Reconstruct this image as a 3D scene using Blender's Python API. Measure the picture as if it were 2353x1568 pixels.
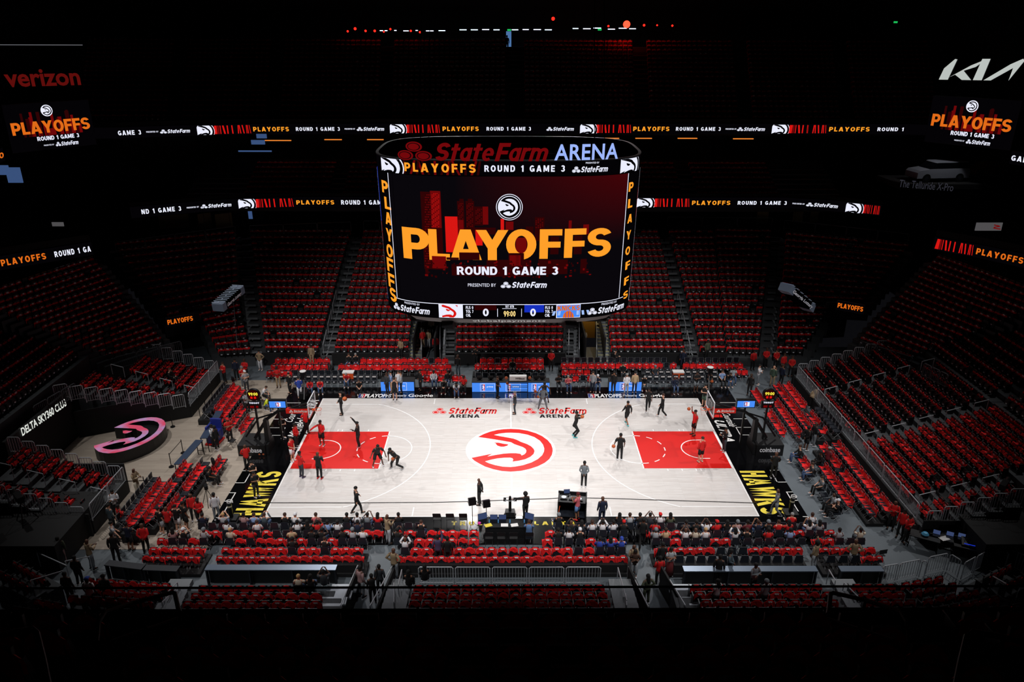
import bpy, bmesh, math, random
from mathutils import Vector, Matrix
from mathutils.geometry import tessellate_polygon
R = random.Random(7)
S = bpy.context.scene
for o in list(bpy.data.objects): bpy.data.objects.remove(o)
COL = S.collection
D2R = math.pi / 180
# ---------------------------------------------------------------- camera
CP = Vector((-0.305, -44.533, 26.036)); PITCH, YAW, ROLL, FPX = 0.386746, 0.0075190, 0.0028382, 1740.64
F_ = Vector((math.sin(YAW)*math.cos(PITCH), math.cos(YAW)*math.cos(PITCH), -math.sin(PITCH)))
R_ = Vector((math.cos(YAW), -math.sin(YAW), 0)); U_ = R_.cross(F_)
R2 = R_*math.cos(ROLL) + U_*math.sin(ROLL); U2 = U_*math.cos(ROLL) - R_*math.sin(ROLL)
cam = bpy.data.cameras.new('camera'); co = bpy.data.objects.new('camera', cam); COL.objects.link(co)
M = Matrix((R2, U2, -F_)).transposed().to_4x4(); M.translation = CP; co.matrix_world = M
cam.sensor_width = 36; cam.lens = 36*FPX/2353; cam.clip_start = 0.1; cam.clip_end = 400
S.camera = co
def ray(px, py): return F_ + R2*((px-1176.5)/FPX) - U2*((py-784)/FPX)
def gz(px, py, z=0.0):
    d = ray(px, py); return CP + d*((z-CP.z)/d.z)
def gy(px, py, Y):
    d = ray(px, py); return CP + d*((Y-CP.y)/d.y)
def gx(px, py, X):
    d = ray(px, py); return CP + d*((X-CP.x)/d.x)
def pr(p):
    d = Vector(p)-CP; z = d.dot(F_); return 1176.5+FPX*d.dot(R2)/z, 784-FPX*d.dot(U2)/z
# ---------------------------------------------------------------- world, exposure, house lights
S.view_settings.view_transform = 'Standard'; S.view_settings.look = 'None'
S.view_settings.exposure = 0.0; S.view_settings.gamma = 1.0; S.view_settings.use_curve_mapping = False
W = bpy.data.worlds.new('arena_air'); S.world = W; W.use_nodes = True
W.node_tree.nodes['Background'].inputs[0].default_value = (0.02, 0.02, 0.025, 1)
W.node_tree.nodes['Background'].inputs[1].default_value = 0.16
def spot(x, y, z, tx, ty, power, ang, rad=0.5, blend=1.0, col=(1, .98, .97)):
    L = bpy.data.lights.new('sports_light', 'SPOT'); L.energy = power; L.spot_size = ang*D2R; L.spot_blend = blend
    L.shadow_soft_size = rad; L.color = col
    o = bpy.data.objects.new('sports_light', L); COL.objects.link(o); o.location = (x, y, z)
    o.rotation_euler = (Vector((tx, ty, 0))-Vector((x, y, z))).to_track_quat('-Z', 'Y').to_euler()
LP = 22500
for sx in (-1, 1):
    spot(sx*17, -23, 32, sx*9.5, 1.5, LP, 60)
    spot(sx*6, -26, 32, sx*3, 2.5, LP*.8, 56)
    spot(sx*17, 22, 33, sx*9.5, -1.5, LP*.8, 60)
    spot(sx*6, 27, 33, sx*2, -2.5, LP*.6, 56)
    spot(sx*34, 0, 31, sx*15, -.5, LP*.62, 62)
for x in (-2.6, .8, 4.4): spot(x*1.9, 39, 32.5, x, -8.5, LP*.09, 14, rad=0.5)
# ---------------------------------------------------------------- materials
def lin(c):
    return tuple((v/255/12.92 if v/255 <= .04045 else ((v/255+.055)/1.055)**2.4) for v in c)
MC = {}
def mat(name, rgb=None, rough=.6, metal=0, emit=0, spec=.5, noise=0, bump=0, nscale=8, alpha=1):
    if name in MC: return MC[name]
    m = bpy.data.materials.new(name); m.use_nodes = True; nt = m.node_tree; b = nt.nodes['Principled BSDF']
    c = lin(rgb) + (1,)
    b.inputs['Base Color'].default_value = c if not emit else (0, 0, 0, 1)
    b.inputs['Roughness'].default_value = rough; b.inputs['Metallic'].default_value = metal
    b.inputs['Specular IOR Level'].default_value = spec if not emit else 0
    if emit:
        b.inputs['Emission Color'].default_value = c; b.inputs['Emission Strength'].default_value = emit
    if noise or bump:
        tc = nt.nodes.new('ShaderNodeTexCoord'); n = nt.nodes.new('ShaderNodeTexNoise'); n.inputs['Scale'].default_value = nscale
        n.inputs['Detail'].default_value = 4
        nt.links.new(tc.outputs['Object'], n.inputs['Vector'])
        if noise:
            mx = nt.nodes.new('ShaderNodeMix'); mx.data_type = 'RGBA'
            mx.inputs[6].default_value = tuple(v*(1-noise) for v in c[:3])+(1,); mx.inputs[7].default_value = tuple(min(1, v*(1+noise)) for v in c[:3])+(1,)
            nt.links.new(n.outputs['Fac'], mx.inputs[0]); nt.links.new(mx.outputs[2], b.inputs['Base Color'])
        if bump:
            bp = nt.nodes.new('ShaderNodeBump'); bp.inputs['Strength'].default_value = bump
            nt.links.new(n.outputs['Fac'], bp.inputs['Height']); nt.links.new(bp.outputs[0], b.inputs['Normal'])
    MC[name] = m; return m
def planks(name, c1, c2, rough, sx, sy, spec=.5):
    m = bpy.data.materials.new(name); m.use_nodes = True; nt = m.node_tree; b = nt.nodes['Principled BSDF']
    tc = nt.nodes.new('ShaderNodeTexCoord'); br = nt.nodes.new('ShaderNodeTexBrick')
    br.inputs['Scale'].default_value = 1; br.inputs['Brick Width'].default_value = sx; br.inputs['Row Height'].default_value = sy
    br.inputs['Mortar Size'].default_value = .004; br.inputs['Color1'].default_value = lin(c1)+(1,); br.inputs['Color2'].default_value = lin(c2)+(1,)
    br.inputs['Mortar'].default_value = lin(tuple(v*.9 for v in c2))+(1,)
    n = nt.nodes.new('ShaderNodeTexNoise'); n.inputs['Scale'].default_value = 3; mp = nt.nodes.new('ShaderNodeMapping'); mp.inputs['Scale'].default_value = (.5, 7, 1)
    nt.links.new(tc.outputs['Object'], br.inputs['Vector']); nt.links.new(tc.outputs['Object'], mp.inputs[0]); nt.links.new(mp.outputs[0], n.inputs['Vector'])
    mx = nt.nodes.new('ShaderNodeMix'); mx.data_type = 'RGBA'; mx.blend_type = 'MULTIPLY'; mx.inputs[0].default_value = 1
    cr = nt.nodes.new('ShaderNodeValToRGB'); cr.color_ramp.elements[0].color = (.86, .86, .86, 1); cr.color_ramp.elements[0].position = .3
    cr.color_ramp.elements[1].position = .7
    nt.links.new(n.outputs['Fac'], cr.inputs[0]); nt.links.new(br.outputs['Color'], mx.inputs[6]); nt.links.new(cr.outputs[0], mx.inputs[7])
    nt.links.new(mx.outputs[2], b.inputs['Base Color']); b.inputs['Roughness'].default_value = rough; b.inputs['Specular IOR Level'].default_value = spec
    MC[name] = m; return m
def glass(name, tint, fac):
    m = bpy.data.materials.new(name); m.use_nodes = True; nt = m.node_tree; nt.nodes.remove(nt.nodes['Principled BSDF'])
    t = nt.nodes.new('ShaderNodeBsdfTransparent'); t.inputs[0].default_value = tint+(1,)
    g = nt.nodes.new('ShaderNodeBsdfGlossy'); g.inputs['Roughness'].default_value = .05
    mx = nt.nodes.new('ShaderNodeMixShader'); mx.inputs[0].default_value = fac
    nt.links.new(t.outputs[0], mx.inputs[1]); nt.links.new(g.outputs[0], mx.inputs[2]); nt.links.new(mx.outputs[0], nt.nodes['Material Output'].inputs[0])
    MC[name] = m; return m
MAPLE = planks('maple_floor', (222, 217, 214), (213, 206, 202), .2, 1.9, .09)
OAK = planks('concourse_wood_floor', (176, 163, 148), (163, 150, 136), .5, 2.2, .22)
BLACK = mat('black_paint_gloss', (9, 9, 11), .12, spec=.6)
WHITE = mat('white_paint', (236, 234, 232), .3)
RED = mat('red_paint', (214, 30, 26), .3)
YEL = mat('yellow_paint', (240, 216, 70), .35)
GREY = mat('grey_vinyl_floor', (92, 100, 106), .55, noise=.12, nscale=1.5)
CONC = mat('concrete_tier', (64, 67, 70), .8, noise=.15, nscale=2)
DARK = mat('black_wall', (13, 13, 15), .8)
BLKP = mat('black_plastic', (16, 16, 18), .45)
PAD = mat('charcoal_vinyl', (28, 32, 40), .45)
STEEL = mat('galvanised_rail', (192, 196, 202), .4, metal=.35)
BLKM = mat('black_metal', (18, 18, 20), .35, metal=.3)
TAG = mat('white_seat_tag', (226, 228, 236), .5)
SHIRT = mat('red_cotton', (232, 22, 26), .85, noise=.12, bump=.3, nscale=9)
SHW = mat('white_shirt_print', (238, 232, 232), .8)
E_W = mat('led_white', (236, 238, 255), emit=1.0)
E_O = mat('led_orange', (255, 160, 42), emit=1.0)
E_O2 = mat('led_orange_deep', (235, 112, 26), emit=.9)
E_R = mat('led_red', (226, 24, 20), emit=.9)
E_R2 = mat('led_dark_red', (120, 8, 10), emit=.8)
E_R3 = mat('led_dim_red', (52, 4, 6), emit=.8)
E_K = mat('led_black', (4, 3, 5), emit=1.0)
E_B = mat('led_blue', (72, 140, 245), emit=1.0)
E_B2 = mat('led_deep_blue', (22, 48, 190), emit=1.0)
E_Y = mat('led_yellow', (245, 228, 70), emit=1.2)
# ---------------------------------------------------------------- object helpers
class MB:
    """collects geometry with material slots, then links it as one mesh object"""
    def __init__(s): s.v = []; s.f = []; s.m = []; s.mats = []
    def mi(s, m):
        if m not in s.mats: s.mats.append(m)
        return s.mats.index(m)
    def add(s, vs, fs, m):
        k = len(s.v); s.v += [tuple(v) for v in vs]; i = s.mi(m)
        for f in fs: s.f.append(tuple(k+a for a in f)); s.m.append(i)
    def box(s, c, d, m, rz=0, rx=0, taper=1):
        x, y, z = d[0]/2, d[1]/2, d[2]/2
        vs = [Vector((sx*x*(taper if sz > 0 else 1), sy*y*(taper if sz > 0 else 1), sz*z)) for sz in (-1, 1) for sx, sy in ((-1, -1), (1, -1), (1, 1), (-1, 1))]
        Mx = Matrix.Translation(c) @ Matrix.Rotation(rz, 4, 'Z') @ Matrix.Rotation(rx, 4, 'X')
        s.add([Mx @ v for v in vs], [(3, 2, 1, 0), (4, 5, 6, 7), (0, 1, 5, 4), (1, 2, 6, 5), (2, 3, 7, 6), (3, 0, 4, 7)], m)
    def quad(s, a, b, c, d, m): s.add([a, b, c, d], [(0, 1, 2, 3)], m)
    def prism(s, poly, z0, z1, m, m2=None):
        n = len(poly); vs = [(p[0], p[1], z0) for p in poly]+[(p[0], p[1], z1) for p in poly]
        s.add(vs, [(i, (i+1) % n, n+(i+1) % n, n+i) for i in range(n)], m)
        tr = tessellate_polygon([[Vector((p[0], p[1], 0)) for p in poly]])
        s.add([(p[0], p[1], z1) for p in poly], tr, m2 or m); s.add([(p[0], p[1], z0) for p in poly], [t[::-1] for t in tr], m)
    def tube(s, pts, r, m, n=6, closed=False, cap=True):
        pts = [Vector(p) for p in pts]; N = len(pts); rings = []
        up = Vector((0, 0, 1))
        for i, p in enumerate(pts):
            a = pts[i-1] if (i > 0 or closed) else p; b = pts[(i+1) % N] if (i < N-1 or closed) else p
            t = (b-a)
            t = t.normalized() if t.length > 1e-9 else Vector((0, 0, 1))
            u = t.cross(up)
            if u.length < 1e-3: u = t.cross(Vector((0, 1, 0)))
            u.normalize(); w = u.cross(t)
            rr = r[i] if isinstance(r, (list, tuple)) else r
            rings.append([p+u*(rr*math.cos(2*math.pi*k/n))+w*(rr*math.sin(2*math.pi*k/n)) for k in range(n)])
        vs = [v for g in rings for v in g]; fs = []
        for i in range(N if closed else N-1):
            j = (i+1) % N
            for k in range(n): fs.append((i*n+k, i*n+(k+1) % n, j*n+(k+1) % n, j*n+k))
        if cap and not closed: fs.append(tuple(range(n))[::-1]); fs.append(tuple((N-1)*n+k for k in range(n)))
        s.add(vs, fs, m)
    def lathe(s, c, prof, m, n=16):
        vs = []; fs = []
        for r, z in prof:
            for k in range(n): a = 2*math.pi*k/n; vs.append((c[0]+r*math.cos(a), c[1]+r*math.sin(a), c[2]+z))
        for i in range(len(prof)-1):
            for k in range(n): fs.append((i*n+k, i*n+(k+1) % n, (i+1)*n+(k+1) % n, (i+1)*n+k))
        s.add(vs, fs, m)
    def build(s, name, parent=None, smooth=False, fixn=False):
        me = bpy.data.meshes.new(name); me.from_pydata(s.v, [], s.f)
        for m in s.mats: me.materials.append(m)
        me.polygons.foreach_set('material_index', s.m)
        if smooth: me.polygons.foreach_set('use_smooth', [True]*len(s.f))
        me.update(); o = bpy.data.objects.new(name, me); COL.objects.link(o)
        if parent: o.parent = parent
        return o
def tag(o, label, cat, group=None, kind=None):
    if kind == 'structure': o['kind'] = kind; return o
    o['label'] = label; o['category'] = cat
    if group: o['group'] = group
    if kind: o['kind'] = kind
    return o
def thing(name, loc, rz=0, label='', cat='', group=None):
    o = bpy.data.objects.new(name, None); COL.objects.link(o); o.location = loc; o.rotation_euler = (0, 0, rz); o.empty_display_size = .2
    return tag(o, label, cat, group)
def struct(name, mb, **k):
    o = mb.build(name, **k); o['kind'] = 'structure'; return o
def copy_tree(o, parent=None):
    c = o.copy(); COL.objects.link(c); c.parent = parent
    for ch in o.children: copy_tree(ch, c)
    return c
# ---------------------------------------------------------------- lettering and marks (flat shapes in u,v)
TC = {}
def glyphs(txt, bold=0.0, shear=0.0, space=1.0):
    k = (txt, bold, shear, space)
    if k in TC: return TC[k]
    cu = bpy.data.curves.new('t', 'FONT'); cu.body = txt; cu.size = 1; cu.offset = bold; cu.shear = shear; cu.space_character = space
    cu.resolution_u = 3; cu.fill_mode = 'FRONT'
    ob = bpy.data.objects.new('t', cu); COL.objects.link(ob); dg = bpy.context.evaluated_depsgraph_get()
    me = bpy.data.meshes.new_from_object(ob.evaluated_get(dg))
    vs = [(v.co.x, v.co.y) for v in me.vertices]; fs = [tuple(p.vertices) for p in me.polygons if p.normal.z != 0]
    bpy.data.objects.remove(ob); bpy.data.curves.remove(cu); bpy.data.meshes.remove(me)
    x0 = min(v[0] for v in vs); x1 = max(v[0] for v in vs); y0 = min(v[1] for v in vs); y1 = max(v[1] for v in vs)
    TC[k] = ([((a-x0)/(x1-x0), (b-y0)/(y1-y0)) for a, b in vs], fs); return TC[k]
HK_OUT = [(395,310),(530,240),(680,185),(850,145),(1000,127),(1160,120),(1350,128),(1550,160),(1750,220),(1900,290),(2030,385),(2110,480),(2145,580),(2148,640),(2130,730),(2070,830),(1960,920),(1800,1000),(1600,1065),(1400,1108),(1160,1128),(950,1112),(750,1070),(560,1008),(420,935),(310,870),(238,803),(560,738),(735,702),(610,772),(800,735),(1000,702),(1160,692),(1280,692),(1380,705),(1405,720),(1415,748),(1480,720),(1520,680),(1530,635),(1510,590),(1450,550),(1350,515),(1250,480),(1170,435),(950,395),(700,355)]
HK_IN = [(765,262),(900,230),(1050,213),(1160,210),(1350,218),(1550,255),(1720,315),(1850,400),(1920,490),(1950,580),(1945,650),(1900,740),(1800,830),(1650,910),(1450,975),(1250,1010),(1160,1018),(980,1010),(800,975),(650,930),(555,885),(700,845),(850,815),(1000,800),(1150,798),(1205,812),(1222,845),(1200,890),(1350,870),(1500,835),(1620,780),(1700,710),(1722,640),(1700,590),(1640,530),(1550,480),(1400,425),(1300,375),(1220,348),(1100,325),(900,290)]
HK_EYE = [(775,455),(790,443),(880,445),(990,470),(1110,485),(1080,515),(1000,540),(930,540),(850,515),(815,480),(815,458)]
def _hk(L):
    out = []
    for x, y in L:
        p = gz(1060+x*.097748, 975+y*.09772, 0); out.append(p)
    return out
_o = _hk([(2215, 620), (105, 620), (1160, 90), (1160, 1165)])
HC = Vector((0.04, (_o[2].y+_o[3].y)/2, 0)); HRX = (_o[0].x-_o[1].x)/2; HRY = (_o[2].y-_o[3].y)/2
HC.x = (_o[0].x+_o[1].x)/2
HKO, HKI, HKE = ([((p.x-HC.x)/HRX, (p.y-HC.y)/HRY) for p in _hk(L)] for L in (HK_OUT, HK_IN, HK_EYE))
DISC = [(math.cos(a*math.pi/30), math.sin(a*math.pi/30)) for a in range(60)]
def tess(polys):
    tr = tessellate_polygon([[Vector((x, y, 0)) for x, y in P] for P in polys]); flat = [p for P in polys for p in P]
    return flat, tr
HAWK = tess([HKO, HKI]); EYE = tess([HKE]); DSC = tess([DISC])
def clip(vs, fs, x0, y0, x1, y1):
    bm = bmesh.new(); V = [bm.verts.new((x, y, 0)) for x, y in vs]
    for f in fs:
        try: bm.faces.new([V[i] for i in f])
        except ValueError: pass
    for co_, no in (((x0, 0, 0), (-1, 0, 0)), ((x1, 0, 0), (1, 0, 0)), ((0, y0, 0), (0, -1, 0)), ((0, y1, 0), (0, 1, 0))):
        bmesh.ops.bisect_plane(bm, geom=bm.verts[:]+bm.edges[:]+bm.faces[:], plane_co=co_, plane_no=no, clear_outer=True)
    bm.verts.index_update(); r = ([(v.co.x, v.co.y) for v in bm.verts], [tuple(v.index for v in f.verts) for f in bm.faces]); bm.free(); return r
# heavy block capitals built from overlapping strokes: (width, list of polygons)
def _r(x0, y0, x1, y1): return [(x0, y0), (x1, y0), (x1, y1), (x0, y1)]
def _arc(cx, cy, rx, ry, a0, a1, t, n=10, ty=None):
    """elliptical stroke sector, angles in degrees, t: stroke thickness"""
    out = []; ty = ty or t*.86
    for i in range(n):
        p = []
        for q, a in ((0, i), (0, i+1), (1, i+1), (1, i)):
            g = math.radians(a0+(a1-a0)*a/n); p.append((cx+(rx-q*t)*math.cos(g), cy+(ry-q*ty)*math.sin(g)))
        out.append(p)
    return out
_T = .25; _H = .21
def _bowl(x0, y0, x1, y1):   # D-shaped bowl open at the left
    r = (y1-y0)/2; rx = min(r, (x1-x0)*.62); c = x1-rx
    return [_r(x0, y0, c+.01, y0+_H), _r(x0, y1-_H, c+.01, y1)]+_arc(c, (y0+y1)/2, rx, r, -90, 90, _T, 12, _H)
GL = {
 'I': (.25, [_r(0, 0, .25, 1)]), 'L': (.62, [_r(0, 0, _T, 1), _r(0, 0, .62, _H)]), 'E': (.66, [_r(0, 0, _T, 1), _r(0, 0, .66, _H), _r(0, .4, .62, .6), _r(0, 1-_H, .66, 1)]),
 'F': (.66, [_r(0, 0, _T, 1), _r(0, .38, .62, .58), _r(0, 1-_H, .66, 1)]), 'P': (.74, [_r(0, 0, _T, 1)]+_bowl(.2, .32, .74, 1)), 'R': (.78, [_r(0, 0, _T, 1)]+_bowl(.2, .36, .74, 1)+[[(.34, .42), (.56, 0), (.82, 0), (.58, .46)]]),
 'D': (.8, [_r(0, 0, _T, 1)]+_bowl(.2, 0, .8, 1)), 'B': (.76, [_r(0, 0, _T, 1)]+_bowl(.2, 0, .76, .58)+_bowl(.2, .42, .72, 1)), 'H': (.76, [_r(0, 0, _T, 1), _r(.51, 0, .76, 1), _r(.2, .4, .56, .61)]),
 'A': (.9, [[(0, 0), (.26, 0), (.56, 1), (.3, 1)], [(.64, 0), (.9, 0), (.6, 1), (.34, 1)], _r(.2, .17, .7, .36)]), 'Y': (.88, [[(0, 1), (.28, 1), (.57, .42), (.32, .38)], [(.6, 1), (.88, 1), (.56, .38), (.32, .42)], _r(.315, 0, .565, .44)]),
 'V': (.86, [[(0, 1), (.27, 1), (.56, 0), (.3, 0)], [(.59, 1), (.86, 1), (.56, 0), (.3, 0)]]), 'O': (.86, _arc(.43, .5, .43, .5, 0, 360, .25, 28, _H)), '0': (.68, _arc(.34, .5, .34, .5, 0, 360, .23, 24, _H)),
 'U': (.78, [_r(0, .34, _T, 1), _r(.53, .34, .78, 1)]+_arc(.39, .36, .39, .36, 180, 360, .25, 14, _H)), 'J': (.6, [_r(.35, .3, .6, 1)]+_arc(.3, .32, .3, .32, 180, 360, .24, 12, _H)),
 'N': (.8, [_r(0, 0, .24, 1), _r(.56, 0, .8, 1), [(.02, 1), (.28, 1), (.78, 0), (.52, 0)]]), 'M': (.98, [_r(0, 0, .23, 1), _r(.75, 0, .98, 1), [(.02, 1), (.27, 1), (.6, .12), (.38, .12)], [(.71, 1), (.96, 1), (.6, .12), (.38, .12)]]),
 'W': (1.2, [[(0, 1), (.25, 1), (.43, 0), (.2, 0)], [(.47, 1), (.62, 1), (.43, 0), (.2, 0)], [(.58, 1), (.73, 1), (1.0, 0), (.77, 0)], [(.95, 1), (1.2, 1), (1.0, 0), (.77, 0)]]), 'T': (.72, [_r(.235, 0, .485, 1), _r(0, 1-_H, .72, 1)]),
 'K': (.82, [_r(0, 0, _T, 1), [(.2, .3), (.2, .6), (.52, 1), (.82, 1)], [(.28, .52), (.46, .72), (.84, 0), (.54, 0)]]), '1': (.42, [_r(.17, 0, .42, 1), _r(0, .68, .3, .86)]), '7': (.64, [_r(0, .8, .64, 1), [(.4, .82), (.64, .82), (.36, 0), (.1, 0)]]),
 'G': (.84, _arc(.43, .5, .43, .5, 42, 340, .25, 24, _H)+[_r(.44, .32, .84, .52), _r(.6, .06, .84, .5)]), 'C': (.8, _arc(.43, .5, .43, .5, 45, 315, .25, 22, _H)), 'Q': (.86, _arc(.43, .5, .43, .5, 0, 360, .25, 28, _H)+[[(.48, .3), (.62, .38), (.86, .02), (.68, -.04)]]),
 'S': (.76, _arc(.38, .7, .38, .3, 20, 270, .25, 18, .2)+_arc(.38, .3, .38, .3, -160, 90, .25, 18, .2)), '3': (.7, _arc(.34, .71, .33, .29, -90, 150, .24, 16, .2)+_arc(.35, .3, .35, .3, -160, 90, .24, 16, .2)), '9': (.68, _arc(.34, .66, .34, .34, 0, 360, .23, 22, .19)+[[(.45, .6), (.68, .62), (.5, 0), (.22, 0)]]),
 't': (.5, [_r(.12, 0, .34, .95), _r(0, .58, .5, .74)]), 'a': (.62, _arc(.31, .37, .31, .37, 0, 360, .2, 20, .17)+[_r(.42, 0, .62, .74)]), 'e': (.64, _arc(.32, .37, .32, .37, 0, 310, .2, 20, .16)+[_r(.12, .3, .62, .43)]), 'r': (.44, [_r(0, 0, .21, .74)]+_arc(.34, .42, .34, .32, 60, 180, .2, 8, .17)),
 'm': (.98, [_r(0, 0, .2, .74), _r(.39, 0, .59, .5), _r(.78, 0, .98, .5)]+_arc(.3, .46, .29, .28, 0, 180, .2, 10, .18)+_arc(.69, .46, .29, .28, 0, 180, .2, 10, .18)), ':': (.24, [_r(.02, .15, .22, .35), _r(.02, .6, .22, .8)]), ' ': (.42, [])}
HC_ = {}
def heavy(txt, gap=.1, shear=0):
    k = (txt, gap, shear)
    if k in HC_: return HC_[k]
    x = 0; vs = []; fs = []
    for ch in txt:
        w, ps = GL[ch]
        for p in ps: n = len(vs); vs += [(x+a, b) for a, b in p]; fs.append(tuple(range(n, n+4)))
        x += (w if ch != ' ' or not shear else .02)+gap
    x -= gap; q = x+shear; HC_[k] = ([((a+b*shear)/q, b) for a, b in vs], fs); return HC_[k]
class Art:
    """flat graphics laid on a surface: S(u, v, lift) -> point"""
    def __init__(s, mb, fn, step=.004, seg=None): s.mb = mb; s.fn = fn; s.step = step; s.layer = 1; s.seg = seg
    def shape(s, vs, fs, m, u, v, w, h, layer=None):
        L = (layer if layer is not None else 2)*s.step
        if s.seg and w > s.seg:      # cut into strips so flat shapes follow the curved face
            a0 = min(a for a, b in vs); a1 = max(a for a, b in vs); n = int((a1-a0)*w/s.seg)+1
            for k in range(n):
                q, g = clip(vs, fs, a0+(a1-a0)*k/n, -99, a0+(a1-a0)*(k+1)/n, 99)
                if g: s.mb.add([s.fn(u+a*w, v+b*h, L) for a, b in q], g, m)
            return
        pts = [s.fn(u+a*w, v+b*h, L) for a, b in vs]; s.mb.add(pts, fs, m)
    def text(s, t, u, v, w, h, m, bold=.02, shear=0, space=1.0, layer=3, cl=None):
        vs, fs = heavy(t, (.07 if shear else .1+(space-1)*.6), .3 if shear else 0) if (bold >= .02 and (not shear or t == 'State Farm') and all(ch in GL for ch in t)) else glyphs(t, bold, shear, space)
        if cl: vs, fs = clip(vs, fs, *cl)
        s.shape(vs, fs, m, u, v, w, h, layer)
    def rect(s, u, v, w, h, m, layer=1, n=1, skew=0):
        for i in range(n):
            a, b = i/n, (i+1)/n
            s.shape([(a, 0), (b, 0), (b+skew, 1), (a+skew, 1)], [(0, 1, 2, 3)], m, u, v, w, h, layer)
    def poly(s, P, m, layer=2): vs, fs = tess([P]); s.shape(vs, fs, m, 0, 0, 1, 1, layer)
    def hawk(s, u, v, r, ry, white, mark, layer=2, cl=None, rim=None):
        def C(g, k): return clip(g[0], g[1], *[c/k for c in cl]) if cl else g
        if rim: s.shape(*DSC, rim, u, v, r*1.12, ry*1.12, layer-1)
        g = C(DSC, 1); s.shape(g[0], g[1], white, u, v, r, ry, layer)
        g = C(HAWK, 1); s.shape(g[0], g[1], mark, u, v, r, ry, layer+1)
        g = C(EYE, 1); s.shape(g[0], g[1], mark, u, v, r, ry, layer+1)
    def ovals(s, u, v, w, h, m, m2, layer=2):
        for a, b in ((.5, .72), (.22, .25), (.78, .25)):
            s.shape(*DSC, m, u+a*w, v+b*h, w*.25, h*.26, layer); s.shape(*DSC, m2, u+a*w, v+b*h, w*.195, h*.2, layer+1); s.shape(*DSC, m, u+a*w, v+b*h, w*.165, h*.165, layer+2)
    def sfarm(s, u, v, w, h, m, mk, layer=2):
        s.ovals(u, v-.02*h, w*.21, h*1.05, m, mk, layer); s.text('State Farm', u+w*.225, v, w*.775, h, m, .035, .35, .95, layer)
    def nba(s, u, v, h, layer=2, k=1.0, pal=None):
        w = h*.45*k; Wm, Bm, Rm = pal or (E_W, NB, NR)
        s.rect(u-.05*w, v-.05*h, w*1.1, h*1.1, Wm, layer-1); s.rect(u, v, w*.5, h, Bm, layer); s.rect(u+w*.5, v, w*.5, h, Rm, layer)
        P = [(.5, .97), (.62, .9), (.6, .8), (.75, .68), (.85, .5), (.75, .42), (.68, .55), (.66, .4), (.78, .2), (.7, .03), (.55, .05), (.6, .22), (.45, .38), (.3, .2), (.18, .22), (.32, .5), (.35, .7), (.25, .62), (.22, .72), (.42, .85)]
        vs, fs = tess([P]); s.shape(vs, fs, Wm, u, v, w, h, layer+1)
NB = mat('led_navy', (20, 50, 150), emit=1.0); NR = mat('led_crimson', (210, 20, 50), emit=1.0)
# ================================================================ FLOOR AND COURT
f = MB()
f.quad((-45, -18, -.02), (45, -18, -.02), (45, 18, -.02), (-45, 18, -.02), GREY)
f.quad((-31, -10.6, .0), (-16.6, -10.6, .0), (-16.6, 11, .0), (-31, 11, .0), OAK)
f.box((0, -.3, .005), (34.4, 19.9, .02), BLACK)
A = Art(f, lambda u, v, l: (u, v, .015+l), step=.002)
CL, CW = 14.325, 7.62
A.rect(-CL-.08, -CW-.06, 2*CL+.16, 2*CW+.12, WHITE, 1)
A.rect(-CL, -CW, 2*CL, 2*CW, MAPLE, 2)
def ring(cx, cy, r, a0, a1, w, m, layer, n=40, dash=None):
    for i in range(n):
        if dash and (i//dash) % 2: continue
        t0, t1 = a0+(a1-a0)*i/n, a0+(a1-a0)*(i+1)/n
        P = [(cx+q*math.cos(t), cy+q*math.sin(t)) for q, t in ((r-w/2, t0), (r+w/2, t0), (r+w/2, t1), (r-w/2, t1))]
        A.shape(P, [(0, 1, 2, 3)], m, 0, 0, 1, 1, layer)
PW = mat('court_line_white', (250, 250, 250), .25)
A.rect(-.04, -CW, .08, 2*CW, PW, 3)
ring(0, 0, 1.83*1.0, 0, 2*math.pi, .0001, PW, 3)
for s in (-1, 1):
    A.rect(min(s*CL, s*(CL-5.79)), -2.44, 5.79, 4.88, RED, 4)
    A.rect(s*(CL-5.79)-.04, -2.44, .08, 4.88, PW, 5)
    A.rect(min(s*CL, s*(CL-.09)), -2.44, .09, 4.88, PW, 5)
    fx = s*(CL-5.79)
    ring(fx, 0, 1.83, math.pi/2, -math.pi/2 if s > 0 else 3*math.pi/2, .06, PW, 5) if False else None
    out = math.pi if s > 0 else 0
    ring(fx, 0, 1.83, out-math.pi/2, out+math.pi/2, .06, PW, 5)
    ring(fx, 0, 1.83, out+math.pi/2, out+3*math.pi/2, .07, PW, 5, n=39, dash=3)
    hx = s*(CL-1.6)
    ring(hx, 0, 1.22, out-math.pi/2, out+math.pi/2, .07, PW, 5)
    for q in (-1, 1): A.rect(min(hx, hx+s*.4), q*1.22-.035, .4, .07, PW, 5)
    ring(hx, 0, 7.24, out-1.185, out+1.185, .06, PW, 3, n=70)
    for q in (-1, 1):
        A.rect(min(s*CL, s*(CL-4.27)), q*6.7-.03, 4.27, .06, PW, 3)
        for d in (2.13, 2.44, 3.35, 4.27): A.rect(s*(CL-d)-.03, q*2.62-.12, .06, .24, PW, 3)
        A.rect(s*(CL-8.53)-.03, q*CW-(.9 if q > 0 else 0), .06, .9, PW, 3)
A.hawk(HC.x, HC.y, HRX, HRY, PW, RED, 4)
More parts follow.
